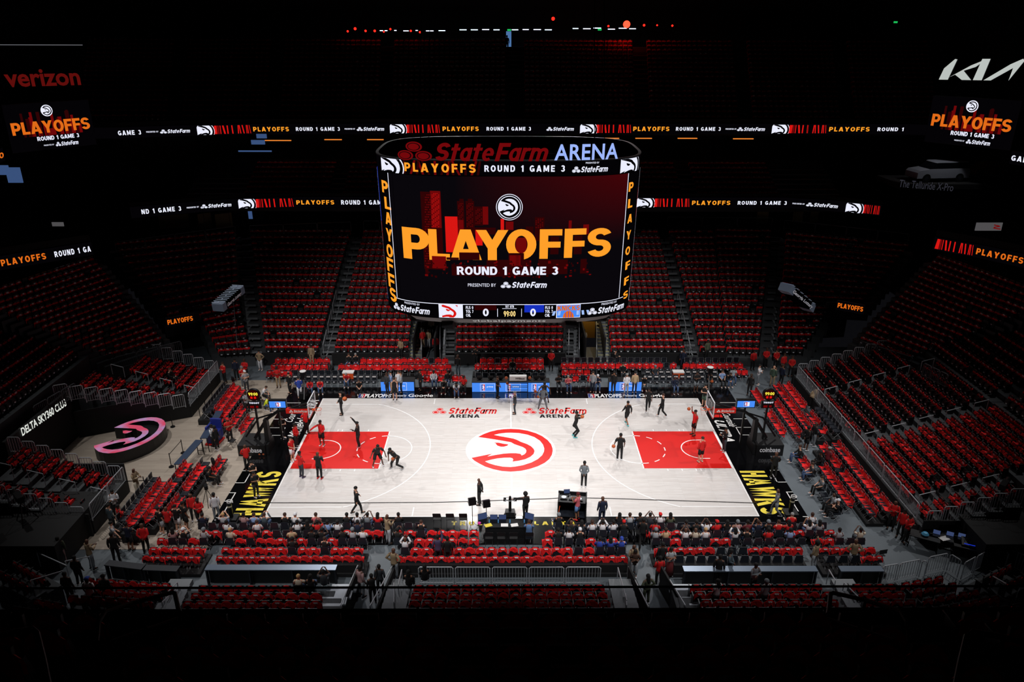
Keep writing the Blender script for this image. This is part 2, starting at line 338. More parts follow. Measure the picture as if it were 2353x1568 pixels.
# far half lettering on the maple
for x0, x1 in ((994, 1144), (1202, 1352)):
    a = gz(x0, 952, 0); b = gz(x1, 952, 0); t = gz(x0, 938, 0)
    A.ovals(a.x, a.y, (b.x-a.x)*.2, (t.y-a.y)*1.0, RED, PW, 4)
    A.text('State Farm', a.x+(b.x-a.x)*.23, a.y, (b.x-a.x)*.77, (t.y-a.y), RED, .03, .3, .95, 4)
    a2 = gz(x0+38, 961, 0); b2 = gz(x0+108, 961, 0); t2 = gz(x0, 953.5, 0)
    A.text('ARENA', a2.x, a2.y, b2.x-a2.x, t2.y-a2.y, BLKP, .02, 0, 1.1, 4)
# far apron lettering
NBp = mat('paint_navy', (24, 56, 150), .3); NRp = mat('paint_crimson', (200, 24, 44), .3)
for x0, x1 in ((823, 996), (1353, 1530)):
    a = gz(x0, 914.5, 0); b = gz(x1, 914.5, 0); t = gz(x0, 906, 0); w = b.x-a.x; h = t.y-a.y
    A.nba(a.x, a.y, h, 2, 1.6, (WHITE, NBp, NRp)); A.text('PLAYOFFS', a.x+w*.075, a.y, w*.36, h, WHITE, .04, .12, 1, 2)
    A.text('Presented by', a.x+w*.455, a.y+.1*h, w*.18, h*.75, WHITE, .02, .12, 1, 2); A.text('Google', a.x+w*.66, a.y-.1*h, w*.33, h*1.1, WHITE, .02, .0, 1, 2)
a = gz(1162, 915, 0); A.nba(a.x, a.y, .75, 2, 2.4, (WHITE, NBp, NRp))
# near apron words
a = gz(1037, 1208, 0); h = gz(1037, 1199.5, 0).y-a.y
A.text('TRUE TO ATLANTA', a.x, a.y, 7.1, h, YEL, .03, 0, 1.6, 2)
# side apron lettering reading along the baselines
AL = Art(f, lambda u, v, l: (-v, u, .015+l), step=.002); AR = Art(f, lambda u, v, l: (v, -u, .015+l), step=.002)
for q in (AL, AR):
    y0 = -7.5 if q is AL else 2.75
    q.text('HAWKS', y0, 14.62, 4.75, 1.6, YEL, .05, 0, 1.1, 2)
AL.text('Michelob', 1.6, 14.75, 3.0, .8, WHITE, .01, .5, 1, 2); AL.text('ULTRA', 5.0, 14.6, 2.4, .75, WHITE, .03, .3, 1, 2)
AL.text('Courtside', 3.9, 15.75, 2.5, .62, WHITE, .0, .6, 1, 2)
AR.text('ULTRA', -4.1, 14.7, 3.1, .72, WHITE, .03, .3, 1, 2); AR.text('Courtside', -5.3, 15.6, 2.2, .55, WHITE, 0, .6, 1, 2)
AR.rect(-5.0, 14.75, .45, .75, RED, 2)
for s in (-1, 1):      # thin white boxes for photographers on the black apron
    for (x0, y0, x1, y1) in ((15.9, 6.9, 17.1, 6.96), (16.2, 4.3, 17.2, 4.36), (16.0, 1.9, 16.06, 3.0), (16.0, 1.9, 17.1, 1.96), (16.0, 3.0, 17.1, 3.06), (16.6, -4.1, 16.66, -2.7), (16.6, -4.1, 17.2, -4.04),
                             (16.6, -2.7, 17.2, -2.64), (16.8, -7.2, 16.86, -5.2), (16.8, -5.2, 17.2, -5.14), (16.8, -6.1, 17.2, -6.04), (16.9, -7.75, 17.2, -7.69)):
        A.rect(min(s*x0, s*x1), y0, abs(x1-x0), y1-y0, WHITE, 2)
struct('floor', f)
# black cable laid across the near side of the court
m = MB(); pts = []
for px, py in ((612, 1157), (800, 1157.5), (1000, 1156), (1080, 1154), (1165, 1151), (1255, 1148), (1300, 1145), (1400, 1147), (1550, 1152), (1690, 1156), (1742, 1158)):
    p = gz(px, py, 0); pts.append((p.x, p.y, .035))
m.tube(pts, .022, BLKM, 6); tag(m.build('floor_cable'), 'long black camera cable lying across the near side of the court', 'cable')
# ================================================================ SEATING TERRACES
ROWS = []   # (kind, list of (x, y, z, rz), label words, draped)
def rowline(a, b, z, pitch=.56, shrink=.28):
    a = Vector((a[0], a[1], 0)); b = Vector((b[0], b[1], 0)); L = (b-a).length
    n = max(1, int(round((L)/pitch))); d = (b-a)/L; return [(a+d*(L*(i+.5)/n), d) for i in range(n)], L/n
def addrow(kind, a, b, z, face, words, drape='all', pitch=.56, skip=()):
    """a..b: world ends of the row, z: floor it stands on, face: direction the sitter looks (unit xy)"""
    pts, p = rowline(a, b, z, pitch); rz = math.atan2(-face[0], face[1])
    ROWS.append((kind, [(q.x, q.y, z, rz) for i, (q, d) in enumerate(pts) if i not in skip], words, drape))
def perp(a, b, toward=(0, 0)):
    d = Vector((b[0]-a[0], b[1]-a[1])).normalized(); n = Vector((-d.y, d.x)); c = Vector((toward[0]-(a[0]+b[0])/2, toward[1]-(a[1]+b[1])/2))
    return n if n.dot(c) > 0 else -n
def zfar(i): return .75 + .27*i + .00383*i*i
def terrace(mb, rows, depth, ext, m=CONC, base=-1):
    """rows: list of ((ax, ay), (bx, by), z, face); solid stepped concrete under them"""
    for k, (a, b, z, n) in enumerate(rows):
        a = Vector(a); b = Vector(b); d = (b-a).normalized(); a2 = a-d*ext[0]; b2 = b+d*ext[1]; nf = n*.45
        P = [a2+nf, b2+nf, b2-n*(depth-.42), a2-n*(depth-.42)]
        z0 = base if base > -1 else max(-.02, z-1.2)
        if (P[1]-P[0]).cross(P[3]-P[0]) < 0: P = P[::-1]
        mb.prism([(p.x, p.y) for p in P], z0, z, m)
def block(words, BL, BR, TL, TR, i0, i1, ztop, mb, kind='stadium_seat', depth=.9, ext=(.55, .55), drape='all', toward=(0, 0), seats=True):
    z0, z1 = ztop(i0)+.85, ztop(i1)+.85
    p = [gz(*BL, z0), gz(*BR, z0), gz(*TL, z1), gz(*TR, z1)]; out = []
    for i in range(i0, i1+1):
        t = (i-i0)/max(1, i1-i0); a = p[0].lerp(p[2], t); b = p[1].lerp(p[3], t); n = perp(a, b, toward)
        out.append(((a.x, a.y), (b.x, b.y), ztop(i), n))
        if seats: addrow(kind, a, b, ztop(i), n, '%s row, %s' % (ORD[i+1], words), drape)
    terrace(mb, out, depth, ext); return out
ORD = ['', 'front', 'second', 'third', 'fourth', 'fifth', 'sixth', 'seventh', 'eighth', 'ninth', 'tenth', 'eleventh', 'twelfth', 'thirteenth', 'fourteenth', 'fifteenth', 'sixteenth', 'seventeenth', 'eighteenth', 'nineteenth', 'twentieth'] + ['upper']*40
T = MB()
def straight(words, xb0, xb1, xt0, xt1, i0=0, i1=18, ext=(.55, .55), drape='all'):
    def e(px, i): Y = 14.5+.86*i; return pr_x(px, Y, zfar(i)+.85)
    rows = []
    for i in range(i0, i1+1):
        t = i/18; Y = 14.5+.86*i
        a = (e(xb0+(xt0-xb0)*t, i), Y); b = (e(xb1+(xt1-xb1)*t, i), Y)
        rows.append((a, b, zfar(i), Vector((0, -1)))); addrow('stadium_seat', a, b, zfar(i), (0, -1), '%s row, %s' % (ORD[i+1], words), drape)
    terrace(T, rows, .9, ext); return rows
def pr_x(px, Y, z):
    lo, hi = -60, 60
    for _ in range(40):
        m_ = (lo+hi)/2
        if pr((m_, Y, z))[0] < px: lo = m_
        else: hi = m_
    return lo
ra = straight('far bowl left of scoreboard', 607.6, 731, 572, 804, ext=(1.0, .6))
rb = straight('far bowl behind scoreboard left edge', 767, 937, 834, 975, ext=(.6, .2))
rc = straight('centre far bowl under scoreboard', 1047, 1294, 1055, 1300, ext=(.9, .9))
rd = straight('far bowl behind scoreboard right edge', 1405, 1575, 1380, 1514, ext=(.2, .6))
re_ = straight('far bowl right of scoreboard', 1611, 1668, 1538, 1640, ext=(.6, .1))
block('angled far bowl right of centre', (1672, 796), (1746, 798), (1645, 526), (1773, 528), 0, 18, zfar, T, ext=(.1, 1.0))
block('far right corner bowl beside the tunnel', (1788, 795), (1847, 797), (1797, 689), (1913, 689), 0, 7, zfar, T, ext=(.4, .3))
block('far right corner bowl above the tunnel', (1797, 675), (1985, 684), (1806, 534), (2088, 561), 8, 18, zfar, T, ext=(.5, .5))
block('far left corner bowl beside the tunnel', (500, 802), (573, 797), (459, 719), (552, 697), 0, 6, zfar, T, ext=(.3, .4))
block('far left corner bowl above the tunnel', (384, 719), (551, 684), (262, 558), (539, 531), 7, 18, zfar, T, ext=(.5, .5))
# corner blocks facing the court diagonally
zc = lambda i: 2.9+.335*i
block('left corner under ribbon board', (245, 812), (372, 772), (-60, 680), (218, 590), 0, 16, zc, T, ext=(.5, .6))
block('right corner under ribbon board', (1976, 771), (2091, 814), (2150, 585), (2420, 680), 0, 16, zc, T, ext=(.6, .5))
# end stands, rows parallel to the baselines
def zend(k): return .86+.28*k if k < 10 else 3.66+.36*(k-9)
def endrows(s, words, y0, y1, k0, k1, drape='all', ext=(.1, .1)):
    rows = []
    for k in range(k0, k1+1):
        X = s*((23.0 if s > 0 or k > 9 else 23.9)+(.84 if s > 0 or k > 9 else .79)*k); ya = y0 if not isinstance(y0, tuple) else y0[0]+y0[1]*k; yb = y1 if not isinstance(y1, tuple) else y1[0]+y1[1]*k; a, b = (X, ya), (X, yb); n = Vector((-s, 0)); rows.append((a, b, zend(k), n))
        addrow('stadium_seat', a, b, zend(k), n, '%s row, %s' % (ORD[k+1], words), drape)
    terrace(T, rows, .88, ext)
endrows(1, 'right stand, farthest short block', 6.0, 9.8, 0, 7, 'short', ext=(.6, .4))
endrows(1, 'right stand, block by far key', -.35, 5.4, 0, 9, 'short', ext=(.6, .1))
endrows(1, 'right stand, block by near key', -7.6, -1.5, 0, 9, 'full', ext=(.5, .55))
endrows(1, 'right stand, short nearest block', -9.6, -8.5, 0, 5, 'full', ext=(.5, .4))
endrows(1, 'upper right stand, farther block', -.35, 8.2, 10, 17, ext=(.6, .6))
endrows(1, 'upper right stand, middle block', -7.6, -1.5, 10, 16, ext=(.5, .6))
endrows(1, 'upper right stand, nearer block', -14.5, -8.6, 7, 14, ext=(.5, .5))
endrows(-1, 'left far stand, farther block', (6.4, .02), (10.0, -.16), 0, 5, 'full', ext=(.5, .4))
endrows(-1, 'left far stand above the stage', (4.85, -.3), (5.6, -.1), 0, 7, 'full', ext=(.15, .6))
endrows(-1, 'left near stand beside the stage', (-6.55, -.07), (-5.55, .08), 0, 6, 'full', ext=(.8, .2))
endrows(-1, 'left near stand, short front block', (-8.85, -.07), (-8.05, -.07), 0, 5, 'full', ext=(.35, .5))
endrows(-1, 'upper left stand above the club sign', -4.0, 6.0, 10, 16, ext=(.6, .6))
endrows(-1, 'upper left stand, nearer block', -12.5, -5.2, 10, 15, ext=(.5, .6))
# near bowl below the camera
def znear(i): return 1.2+.3*i
def nearrows(words, spans, ext=(.3, .3), drape='all'):
    rows = []
    for i, (x0, x1) in enumerate(spans):
        Y = -15.8-.86*i; a = (pr_x(x0, Y, znear(i)+.85), Y); b = (pr_x(x1, Y, znear(i)+.85), Y)
        rows.append((a, b, znear(i), Vector((0, 1)))); addrow('stadium_seat', a, b, znear(i), (0, 1), '%s row, %s' % (ORD[i+1], words), drape)
    terrace(T, rows, .9, ext)
nearrows('near centre section', [(950, 1390), (944, 1397), (939, 1403), (932, 1412)], ext=(.9, .9))
nearrows('near left section', [(457, 728), (440, 741), (421, 742), (404, 735)], ext=(1.0, .7))
nearrows('near right section', [(1584, 1888), (1591, 1912), (1606, 1925), (1615, 1950)], ext=(.7, 1.0))
nearrows('near far-right section', [(1953, 2055), (1970, 2075), (1983, 2103), (2000, 2130)], ext=(.4, .2))
def px_rows(words, L, z0, dz=.3, drape='all', toward=(0, 0), ext=(.1, .1)):
    rows = []
    for i, (a, b) in enumerate(L):
        z = z0+dz*i; p, q = gz(*a, z+.85), gz(*b, z+.85); n = perp(p, q, toward)
        rows.append(((p.x, p.y), (q.x, q.y), z, n)); addrow('stadium_seat', p, q, z, n, '%s row, %s' % (ORD[i+1], words), drape)
    terrace(T, rows, .9, ext)
px_rows('near right corner section', [((2062, 1336), (2164, 1317)), ((2089, 1351), (2195, 1332)), ((2113, 1372), (2246, 1348)), ((2150, 1389), (2290, 1362)), ((2229, 1399), (2342, 1380))], 1.2)
px_rows('rows at the right frame edge', [((2249, 1327), (2318, 1290)), ((2307, 1334), (2372, 1304))], 1.2)
px_rows('near left corner section', [((199, 1323), (398, 1336)), ((212, 1347), (377, 1354)), ((160, 1362), (355, 1373))], 1.2)
px_rows('near left corner section, farther left', [((84, 1370), (150, 1381)), ((37, 1387), (102, 1398))], 1.8)
px_rows('rows at the left frame edge', [((37, 1284), (109, 1323)), ((5, 1305), (71, 1338))], 1.2)
struct('floor_terraces', T)
# courtside rows
TW = MB()
def court(words, y0, x0, x1, z, drape, kind='courtside_chair', skip=(), plat=True, pitch=.56):
    """a row parallel to the sideline given by the pixel ends of its back tops"""
    a, b = gz(x0, y0, z+.86), gz(x1, y0, z+.86); Y = (a.y+b.y)/2; f_ = 1 if Y < 0 else -1
    addrow(kind, (a.x, Y), (b.x, Y), z, (0, f_), words, drape, pitch, skip)
    if z > 0: TW.box(((a.x+b.x)/2, Y-.12*f_, z/2-.01), (b.x-a.x+.3, .98, z), DARK)
NR_ = 'near courtside'
court('courtside row in front of the %s rows, left' % NR_, 1196, 455, 975, 0, 'none')
court('courtside row in front of the %s rows, right' % NR_, 1196, 1272, 1900, 0, 'none')
court('front row, %s, left part' % NR_, 1213, 465, 880, 0, 'mix')
court('front row, %s, beside the aisle' % NR_, 1213, 908, 1101, 0, 'mix')
court('front row, %s, right of the laptop table' % NR_, 1213, 1252, 1445, 0, 'mix')
court('front row, %s, right part' % NR_, 1213, 1470, 1917, 0, 'mix')
court('second row, %s, short left block' % NR_, 1231, 363, 482, 0, 'all')
court('second row, %s, left part' % NR_, 1231, 519, 846, 0, 'all')
court('second row, %s, left of the laptop table' % NR_, 1231, 902, 1101, 0, 'all')
court('second row, %s, right of the laptop table' % NR_, 1231, 1245, 1445, 0, 'mix')
court('second row, %s, right part' % NR_, 1231, 1495, 1700, 0, 'mix')
court('second row, %s, empty black stretch' % NR_, 1231, 1703, 1852, 0, 'none')
court('second row, %s, short right block' % NR_, 1231, 1866, 1988, 0, 'all')
court('third row, %s, short left block' % NR_, 1252, 345, 470, .1, 'all')
court('third row, %s, left part' % NR_, 1252, 510, 835, .1, 'all')
court('third row, %s, centre' % NR_, 1252, 919, 1440, .1, 'all')
court('third row, %s, right part' % NR_, 1252, 1505, 1640, .1, 'all')
court('third row, %s, bare stretch' % NR_, 1252, 1642, 1718, .1, 'none')
court('third row, %s, right of the bare stretch' % NR_, 1252, 1720, 1843, .1, 'all')
court('third row, %s, short right block' % NR_, 1252, 1879, 2010, .1, 'all')
court('fourth row, %s, short left block' % NR_, 1271, 328, 457, .2, 'all')
court('fourth row, %s, left part' % NR_, 1271, 498, 836, .2, 'all')
court('fourth row, %s, centre' % NR_, 1271, 906, 1442, .2, 'all')
court('fourth row, %s, black right part' % NR_, 1271, 1547, 1846, .2, 'none')
court('fourth row, %s, black short block' % NR_, 1271, 1893, 1977, .2, 'none')
court('fourth row, %s, draped right end' % NR_, 1271, 1982, 2026, .2, 'all')
for a, b in ((600, 830), (905, 1440), (1547, 1843)):
    p = gz(a, 1290, .7); q = gz(b, 1290, .7); TW.box(((p.x+q.x)/2, p.y-.05, .33), (q.x-p.x, .5, .66), DARK)
FR_ = 'far sideline'
court('front bench row, %s, left' % FR_, 864, 669, 866, 0, 'towel', pitch=.53)
court('front row, %s left of the scorer table' % FR_, 865, 972, 1070, 0, 'all')
court('front row, %s right of the scorer table' % FR_, 865, 1298, 1366, 0, 'mix')
court('front bench row, %s, right' % FR_, 864, 1487, 1682, 0, 'towel', pitch=.53)
court('second row, %s, far left' % FR_, 854, 610, 668, 0, 'all')
court('second bench row, %s, left' % FR_, 854, 669, 867, 0, 'none', pitch=.53)
court('second row, %s left of the scorer table' % FR_, 852, 964, 1030, 0, 'all')
court('second row behind the scorer table', 859, 1090, 1255, 0, 'none')
court('second row, %s right of the scorer table' % FR_, 851, 1291, 1375, 0, 'all')
court('second bench row, %s, right' % FR_, 853, 1482, 1652, 0, 'towel', pitch=.53)
court('second row, %s, far right' % FR_, 851, 1690, 1722, 0, 'all')
court('third row, %s, far left' % FR_, 839, 619, 752, .2, 'all')
court('third row, %s, left' % FR_, 839, 775, 1037, .2, 'all')
court('third row behind the scorer table', 838, 1090, 1250, .2, 'all')
court('third row, %s, right' % FR_, 836, 1289, 1557, .2, 'all')
court('third row, %s, far right' % FR_, 836, 1571, 1710, .2, 'all')
court('back row, %s, far left' % FR_, 825, 629, 757, .4, 'all')
court('back row, %s, left' % FR_, 825, 794, 1030, .4, 'all')
court('back row behind the scorer table', 825, 1102, 1250, .4, 'all')
court('back row, %s, right' % FR_, 824, 1289, 1535, .4, 'none')
court('back row, %s, far right' % FR_, 824, 1573, 1702, .4, 'none')
def side(words, X, y0, y1, z, drape, skip=()):
    s = 1 if X > 0 else -1
    addrow('courtside_chair', (X, y0), (X, y1), z, (-s, 0), words, drape, .56, skip)
    if z > 0: TW.box((X+s*.12, (y0+y1)/2, z/2-.01), (.98, abs(y1-y0)+.3, z), DARK)
RB = 'right baseline seats'
side('front row, %s, far block' % RB, 18.65, 1.1, 4.6, 0, 'all'); side('front row, %s, beside the shot clock' % RB, 18.65, 6.0, 8.1, 0, 'all')
side('second row, %s, far block' % RB, 19.7, 1.1, 6.3, 0, 'all')
side('third row, %s, far block' % RB, 20.55, 1.5, 8.7, .2, 'all')
side('back row, %s, far block' % RB, 21.2, .6, 3.6, .4, 'all'); side('back row, %s, top end' % RB, 21.2, 4.4, 8.4, .4, 'all')
side('front row, %s, near block' % RB, 18.7, -4.2, -1.5, 0, 'all'); side('front row, %s, nearest end' % RB, 18.7, -8.2, -5.2, 0, 'mix')
side('second row, %s, near block' % RB, 19.75, -7.3, -2.3, 0, 'all')
side('third row, %s, near block' % RB, 20.55, -8.5, -.6, .2, 'all')
side('back row, %s, near block' % RB, 21.4, -6.7, -.7, .4, 'all'); side('bare end of the back row, %s' % RB, 21.4, -8.4, -6.9, .4, 'all')
side('black rear row, %s' % RB, 22.1, .4, 4.2, .6, 'none')
LB = 'left baseline seats'
side('front row, %s, far block' % LB, -18.5, 1.6, 3.8, 0, 'all'); side('second row, %s, far block' % LB, -19.5, 2.6, 6.0, 0, 'all')
side('third row, %s, far block' % LB, -20.4, 2.2, 7.9, .2, 'all'); side('back row, %s, far block' % LB, -20.95, 3.9, 8.2, .4, 'all')
side('black rear row, %s, far block' % LB, -21.7, 3.6, 8.4, .4, 'none')
side('front row, %s, near block' % LB, -18.55, -4.6, -1.9, 0, 'all'); side('second row, %s, near block' % LB, -19.4, -8.7, -2.6, .2, 'all')
side('third row, %s, near block' % LB, -20.25, -9.2, -3.1, .4, 'all'); side('back row, %s, near block' % LB, -20.8, -9.9, -5.5, .6, 'all')
side('black rear row, %s, near block' % LB, -21.5, -9.6, -5.0, .6, 'none')
struct('floor_risers', TW)
# foreground rows of the upper deck in front of the camera
TF = MB(); fr = []
for i in range(6):
    Y = -35.55-.86*i; z = 17.25+.53*i; n_ = Vector((0, 1)); hw = 9+i*.2
    for a, b, w_ in ((-hw, -6.2, 'left'), (-4.9, 5.1, 'centre'), (6.4, hw, 'right')):
        addrow('stadium_seat', (a, Y), (b, Y), z, n_, '%s foreground upper deck row, %s part' % (ORD[i+1], w_), 'dim')
    fr.append(((-16, Y), (16, Y), z, n_))
terrace(TF, fr, .9, (0, 0), base=15.5)
TF.box((0, -34.86, 16.55), (34, .22, 1.6), DARK)
struct('floor_upper_deck', TF)
# ================================================================ WALLS, STAIRS, TUNNELS
def zs(i): return zfar(i)
w = MB()
for x0, x1 in ((604, 735), (762, 940), (1044, 1300), (1404, 1580), (1606, 1672)):
    a = pr_x(x0, 13.95, 1); b = pr_x(x1, 13.95, 1); w.box(((a+b)/2, 14.02, .55), (b-a, .14, 1.1), DARK)
for p0, p1 in (((1666, 812), (1750, 818)), ((1783, 815), (1852, 818)), ((498, 818), (578, 812))):
    a = gz(*p0, .55); b = gz(*p1, .55); d = b-a; w.box(((a.x+b.x)/2, (a.y+b.y)/2, .55), (d.length, .12, 1.1), CONC, rz=math.atan2(d.y, d.x))
struct('wall_far_front', w)
STP = mat('stair_tread', (124, 128, 132), .7, noise=.1); STY = mat('yellow_step_edge', (228, 218, 120), .6)
def stairs(mb, pb, pt, i0, i1, width, edge=None, steps=2):
    for i in range(i0, i1+1):
        for q in range(steps):
            t = (i+q/steps)/18; Y = 14.5+.86*(i+q/steps)-.55; z = zs(i-1 if i else 0)*(1-(q+1)/steps)+zs(i)*(q+1)/steps if i else zs(0)*(q+1)/steps
            X = pr_x(pb+(pt-pb)*t, Y, z); mb.box((X, Y+.25, z-.25), (width, .5, .5), STP)
            if edge: mb.box((X, Y+.02, z+.006), (width, .05, .012), edge)
s = MB()
for pb, pt, wd in ((750, 820, .95), (1592, 1527, .95), (590, 556, 1.0), (1768, 1786, 1.1), (1030, 1038, 1.0), (1315, 1318, 1.0)): stairs(s, pb, pt, 0, 18, wd)
for pb, pt in ((954, 985), (1387, 1375)): stairs(s, pb, pt, 0, 18, .95, STY)
struct('floor_far_stairs', s)
w = MB()
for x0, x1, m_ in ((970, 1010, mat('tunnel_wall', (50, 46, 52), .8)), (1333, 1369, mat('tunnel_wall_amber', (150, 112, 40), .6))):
    a = pr_x(x0, 20, 1); b = pr_x(x1, 20, 1)
    w.box(((a+b)/2, 21, 1.5), (b-a+1, .2, 3.6), m_); w.box(((a+b)/2, 18.5, 3.4), (b-a+.6, 5.6, .2), DARK)
    for x in (a-.1, b+.1): w.box((x, 17.5, 1.2), (.12, 7, 2.6), DARK)
struct('wall_far_tunnels', w)
L = bpy.data.lights.new('tunnel_lamp', 'POINT'); L.energy = 60; L.color = (1, .75, .4); L.shadow_soft_size = .2
o = bpy.data.objects.new('tunnel_lamp', L); COL.objects.link(o); o.location = (pr_x(1350, 20, 1), 19.5, 2.8)
# side tunnels under the corner boards
w = MB()
for s_, x0, x1, zt in ((-1, 386, 455, 4.6), (1, 1915, 1990, 4.9)):
    a = gz(x0, 724 if s_ < 0 else 695, zt); b = gz(x1, 716 if s_ < 0 else 692, zt)
    d = (b-a); n = Vector((-d.y, d.x, 0)).normalized()
    c = (a+b)/2+n*1.0; w.box((c.x, c.y, zt-.6), (d.length, .3, .5), DARK, rz=math.atan2(d.y, d.x))
    c = c+n*3; w.box((c.x, c.y, 1.8), (d.length+2, .3, 3.6), mat('tunnel_black', (8, 8, 9), .9), rz=math.atan2(d.y, d.x))
struct('wall_corner_tunnels', w)
# end stand skirts, concourse wall with the club sign, near bowl walls
w = MB()
w.box((22.5, 0, .43), (.1, 19.4, .86), DARK); w.box((26, -10.05, .6), (7, .1, 1.6), DARK); w.box((26, 10.3, .6), (7, .1, 1.6), DARK)
w.box((-23.3, 7.7, .43), (.1, 6.0, .86), DARK); w.box((-23.35, -7.15, .43), (.1, 4.1, .86), DARK)
w.box((-26.6, 3.2, 1.0), (7.2, .1, 2.0), DARK, rz=.44); w.box((-27, -5.05, 1.0), (7.4, .1, 2.0), DARK); w.box((-26.4, -9.4, .7), (6.2, .1, 1.5), DARK)
w.box((-30.1, -1.6, 1.75), (.2, 7.0, 3.5), DARK)
struct('wall_end_stand_skirts', w)
w = MB()
for x0, x1 in ((440, 745), (930, 1400), (1575, 1905)):
    a = pr_x(x0, -15.3, .6); b = pr_x(x1, -15.3, .6); w.box(((a+b)/2, -15.28, .55), (b-a, .12, 1.1), CONC)
# near ramps between the sections: side walls
for x0, y0, x1, y1 in ((822, 1315, 782, 1393), (905, 1315, 862, 1395), (1445, 1312, 1494, 1392), (1520, 1312, 1580, 1392)):
    a = gz(x0, y0, 1.1); b = gz(x1, y1, 1.6); d = b-a; w.box(((a.x+b.x)/2, (a.y+b.y)/2, .6), (d.length, .1, 1.5), DARK, rz=math.atan2(d.y, d.x))
struct('wall_near_front', w)
SLAB = mat('lit_tread', (196, 204, 212), .5)  # bluish-white light falling on these treads is put into their colour
s = MB()
for (x0, y0, x1, y1) in ((760, 1348, 785, 1392), (1590, 1350, 1640, 1390)): pass
for c0, c1, sg in ((790, 752, -1), (1566, 1618, 1)):
    for k in range(4):
        t = k/3; p = gz(c0+(c1-c0)*t, 1345+15*k, 1.05+.26*k); s.box((p.x, p.y, p.z-.2), (1.25, .5, .1), SLAB)
for c0, c1 in ((920, 905), (1425, 1440), (412, 385), (1940, 1975)):
    for k in range(5):
        t = k/4; p = gz(c0+(c1-c0)*t, 1335+14*k, 1.05+.28*k); s.box((p.x, p.y, p.z-.25), (1.1, .5, .3), STP)
struct('floor_near_stairs', s)
# upper levels across the far side
BEI = mat('beige_panel', (120, 108, 74), .8)
w = MB()
def arc(L, z):     # world polyline at height z from pixels
    return [(gz(x, y, z).x, gz(x, y, z).y) for x, y in L]
LOW = arc([(300, 489), (325, 487), (470, 474), (560, 468), (700, 464), (870, 462), (1170, 461), (1470, 460), (1640, 461), (1800, 466), (1900, 472), (1995, 481), (2024, 484)], 10.1)
LOW = [(x, min(y, 31.8)) for x, y in LOW]
LOWL = arc([(-60, 620), (0, 605), (205, 572), (212, 571)], 9.9); LOWR = arc([(2145, 559), (2250, 578), (2353, 600), (2420, 615)], 9.9)
UPP = arc([(205, 306), (270, 306), (345, 303), (440, 300), (560, 297), (900, 296), (1170, 296), (1500, 293), (1800, 290), (1900, 292), (2000, 295), (2080, 297), (2160, 300)], 16.6)
UPP = [(x, min(y, 38.5)) for x, y in UPP]
def wallstrip(mb, P, z0, z1, m, off=0):
    for a, b in zip(P, P[1:]):
        a = Vector(a); b = Vector(b); d = (b-a).normalized(); n = Vector((-d.y, d.x))*off
        mb.quad((a.x+n.x, a.y+n.y, z0), (b.x+n.x, b.y+n.y, z0), (b.x+n.x, b.y+n.y, z1), (a.x+n.x, a.y+n.y, z1), m)
for P in (LOW, LOWL, LOWR):
    wallstrip(w, P, 9.5, 11.0, DARK, .15); wallstrip(w, P, 6.2, 9.6, DARK, 3.2); 
wallstrip(w, UPP, 16.0, 17.6, DARK, .2); wallstrip(w, UPP, 11.5, 16.2, DARK, 4.5)
w.quad((-60, 62, 20), (60, 62, 20), (60, 62, 40), (-60, 62, 40), DARK)
for x0, x1 in ((356, 430), (452, 482), (492, 530)):
    a = gz(x0, 505, 8.6); b = gz(x1, 500, 8.6); d = b-a; w.box(((a.x+b.x)/2, (a.y+b.y)/2+.3, 8.3), (d.length, .1, 1.5), BEI, rz=math.atan2(d.y, d.x))
for x0, x1 in ((1826, 1848), (1866, 1884), (1915, 1955), (1742, 1768)):
    a = gz(x0, 492, 8.6); b = gz(x1, 495, 8.6); d = b-a; w.box(((a.x+b.x)/2, (a.y+b.y)/2+.3, 8.4), (d.length, .1, 1.3), BEI, rz=math.atan2(d.y, d.x))
struct('wall_far_suites', w)
T2 = MB(); r2 = []
for i in range(9):
    Y = 32.6+.85*i; z = 10.3+.36*i
    for a, b in ((-27, -18.5), (-17, -8.5), (-7.2, 7.4), (8.8, 17.6), (19.2, 27.5)):
        if i < 7: addrow('stadium_seat', (a, Y), (b, Y), z, (0, -1), 'club level row across the far side', 'red')
    r2.append(((-33, Y), (34, Y), z, Vector((0, -1))))
terrace(T2, r2, .9, (0, 0)); r3 = []
for i in range(17):
    Y = 39.3+.86*i; z = 17.1+.46*i; k = 1+i*.006
    for a, b in ((-46, -36.5), (-35, -26), (-24.5, -14), (-12.6, -.4), (1.6, 13.5), (15, 24.5), (26, 35.5), (37, 46)):
        addrow('stadium_seat', (a*k, Y), (b*k, Y), z, (0, -1), 'upper deck row across the far side', 'red', pitch=.6)
    r3.append(((-52, Y), (54, Y), z, Vector((0, -1))))
terrace(T2, r3, .9, (0, 0)); struct('floor_upper_terraces', T2)
c = MB(); c.box((0, 10, 41), (150, 125, .3), DARK); struct('ceiling', c)
w = MB(); w.box((-56, 5, 16), (.3, 123, 50), DARK); w.box((56, 5, 16), (.3, 123, 50), DARK); w.box((0, 66, 16), (112, .3, 50), DARK); w.box((0, -56, 16), (112, .3, 50), DARK)
struct('wall_arena_shell', w)
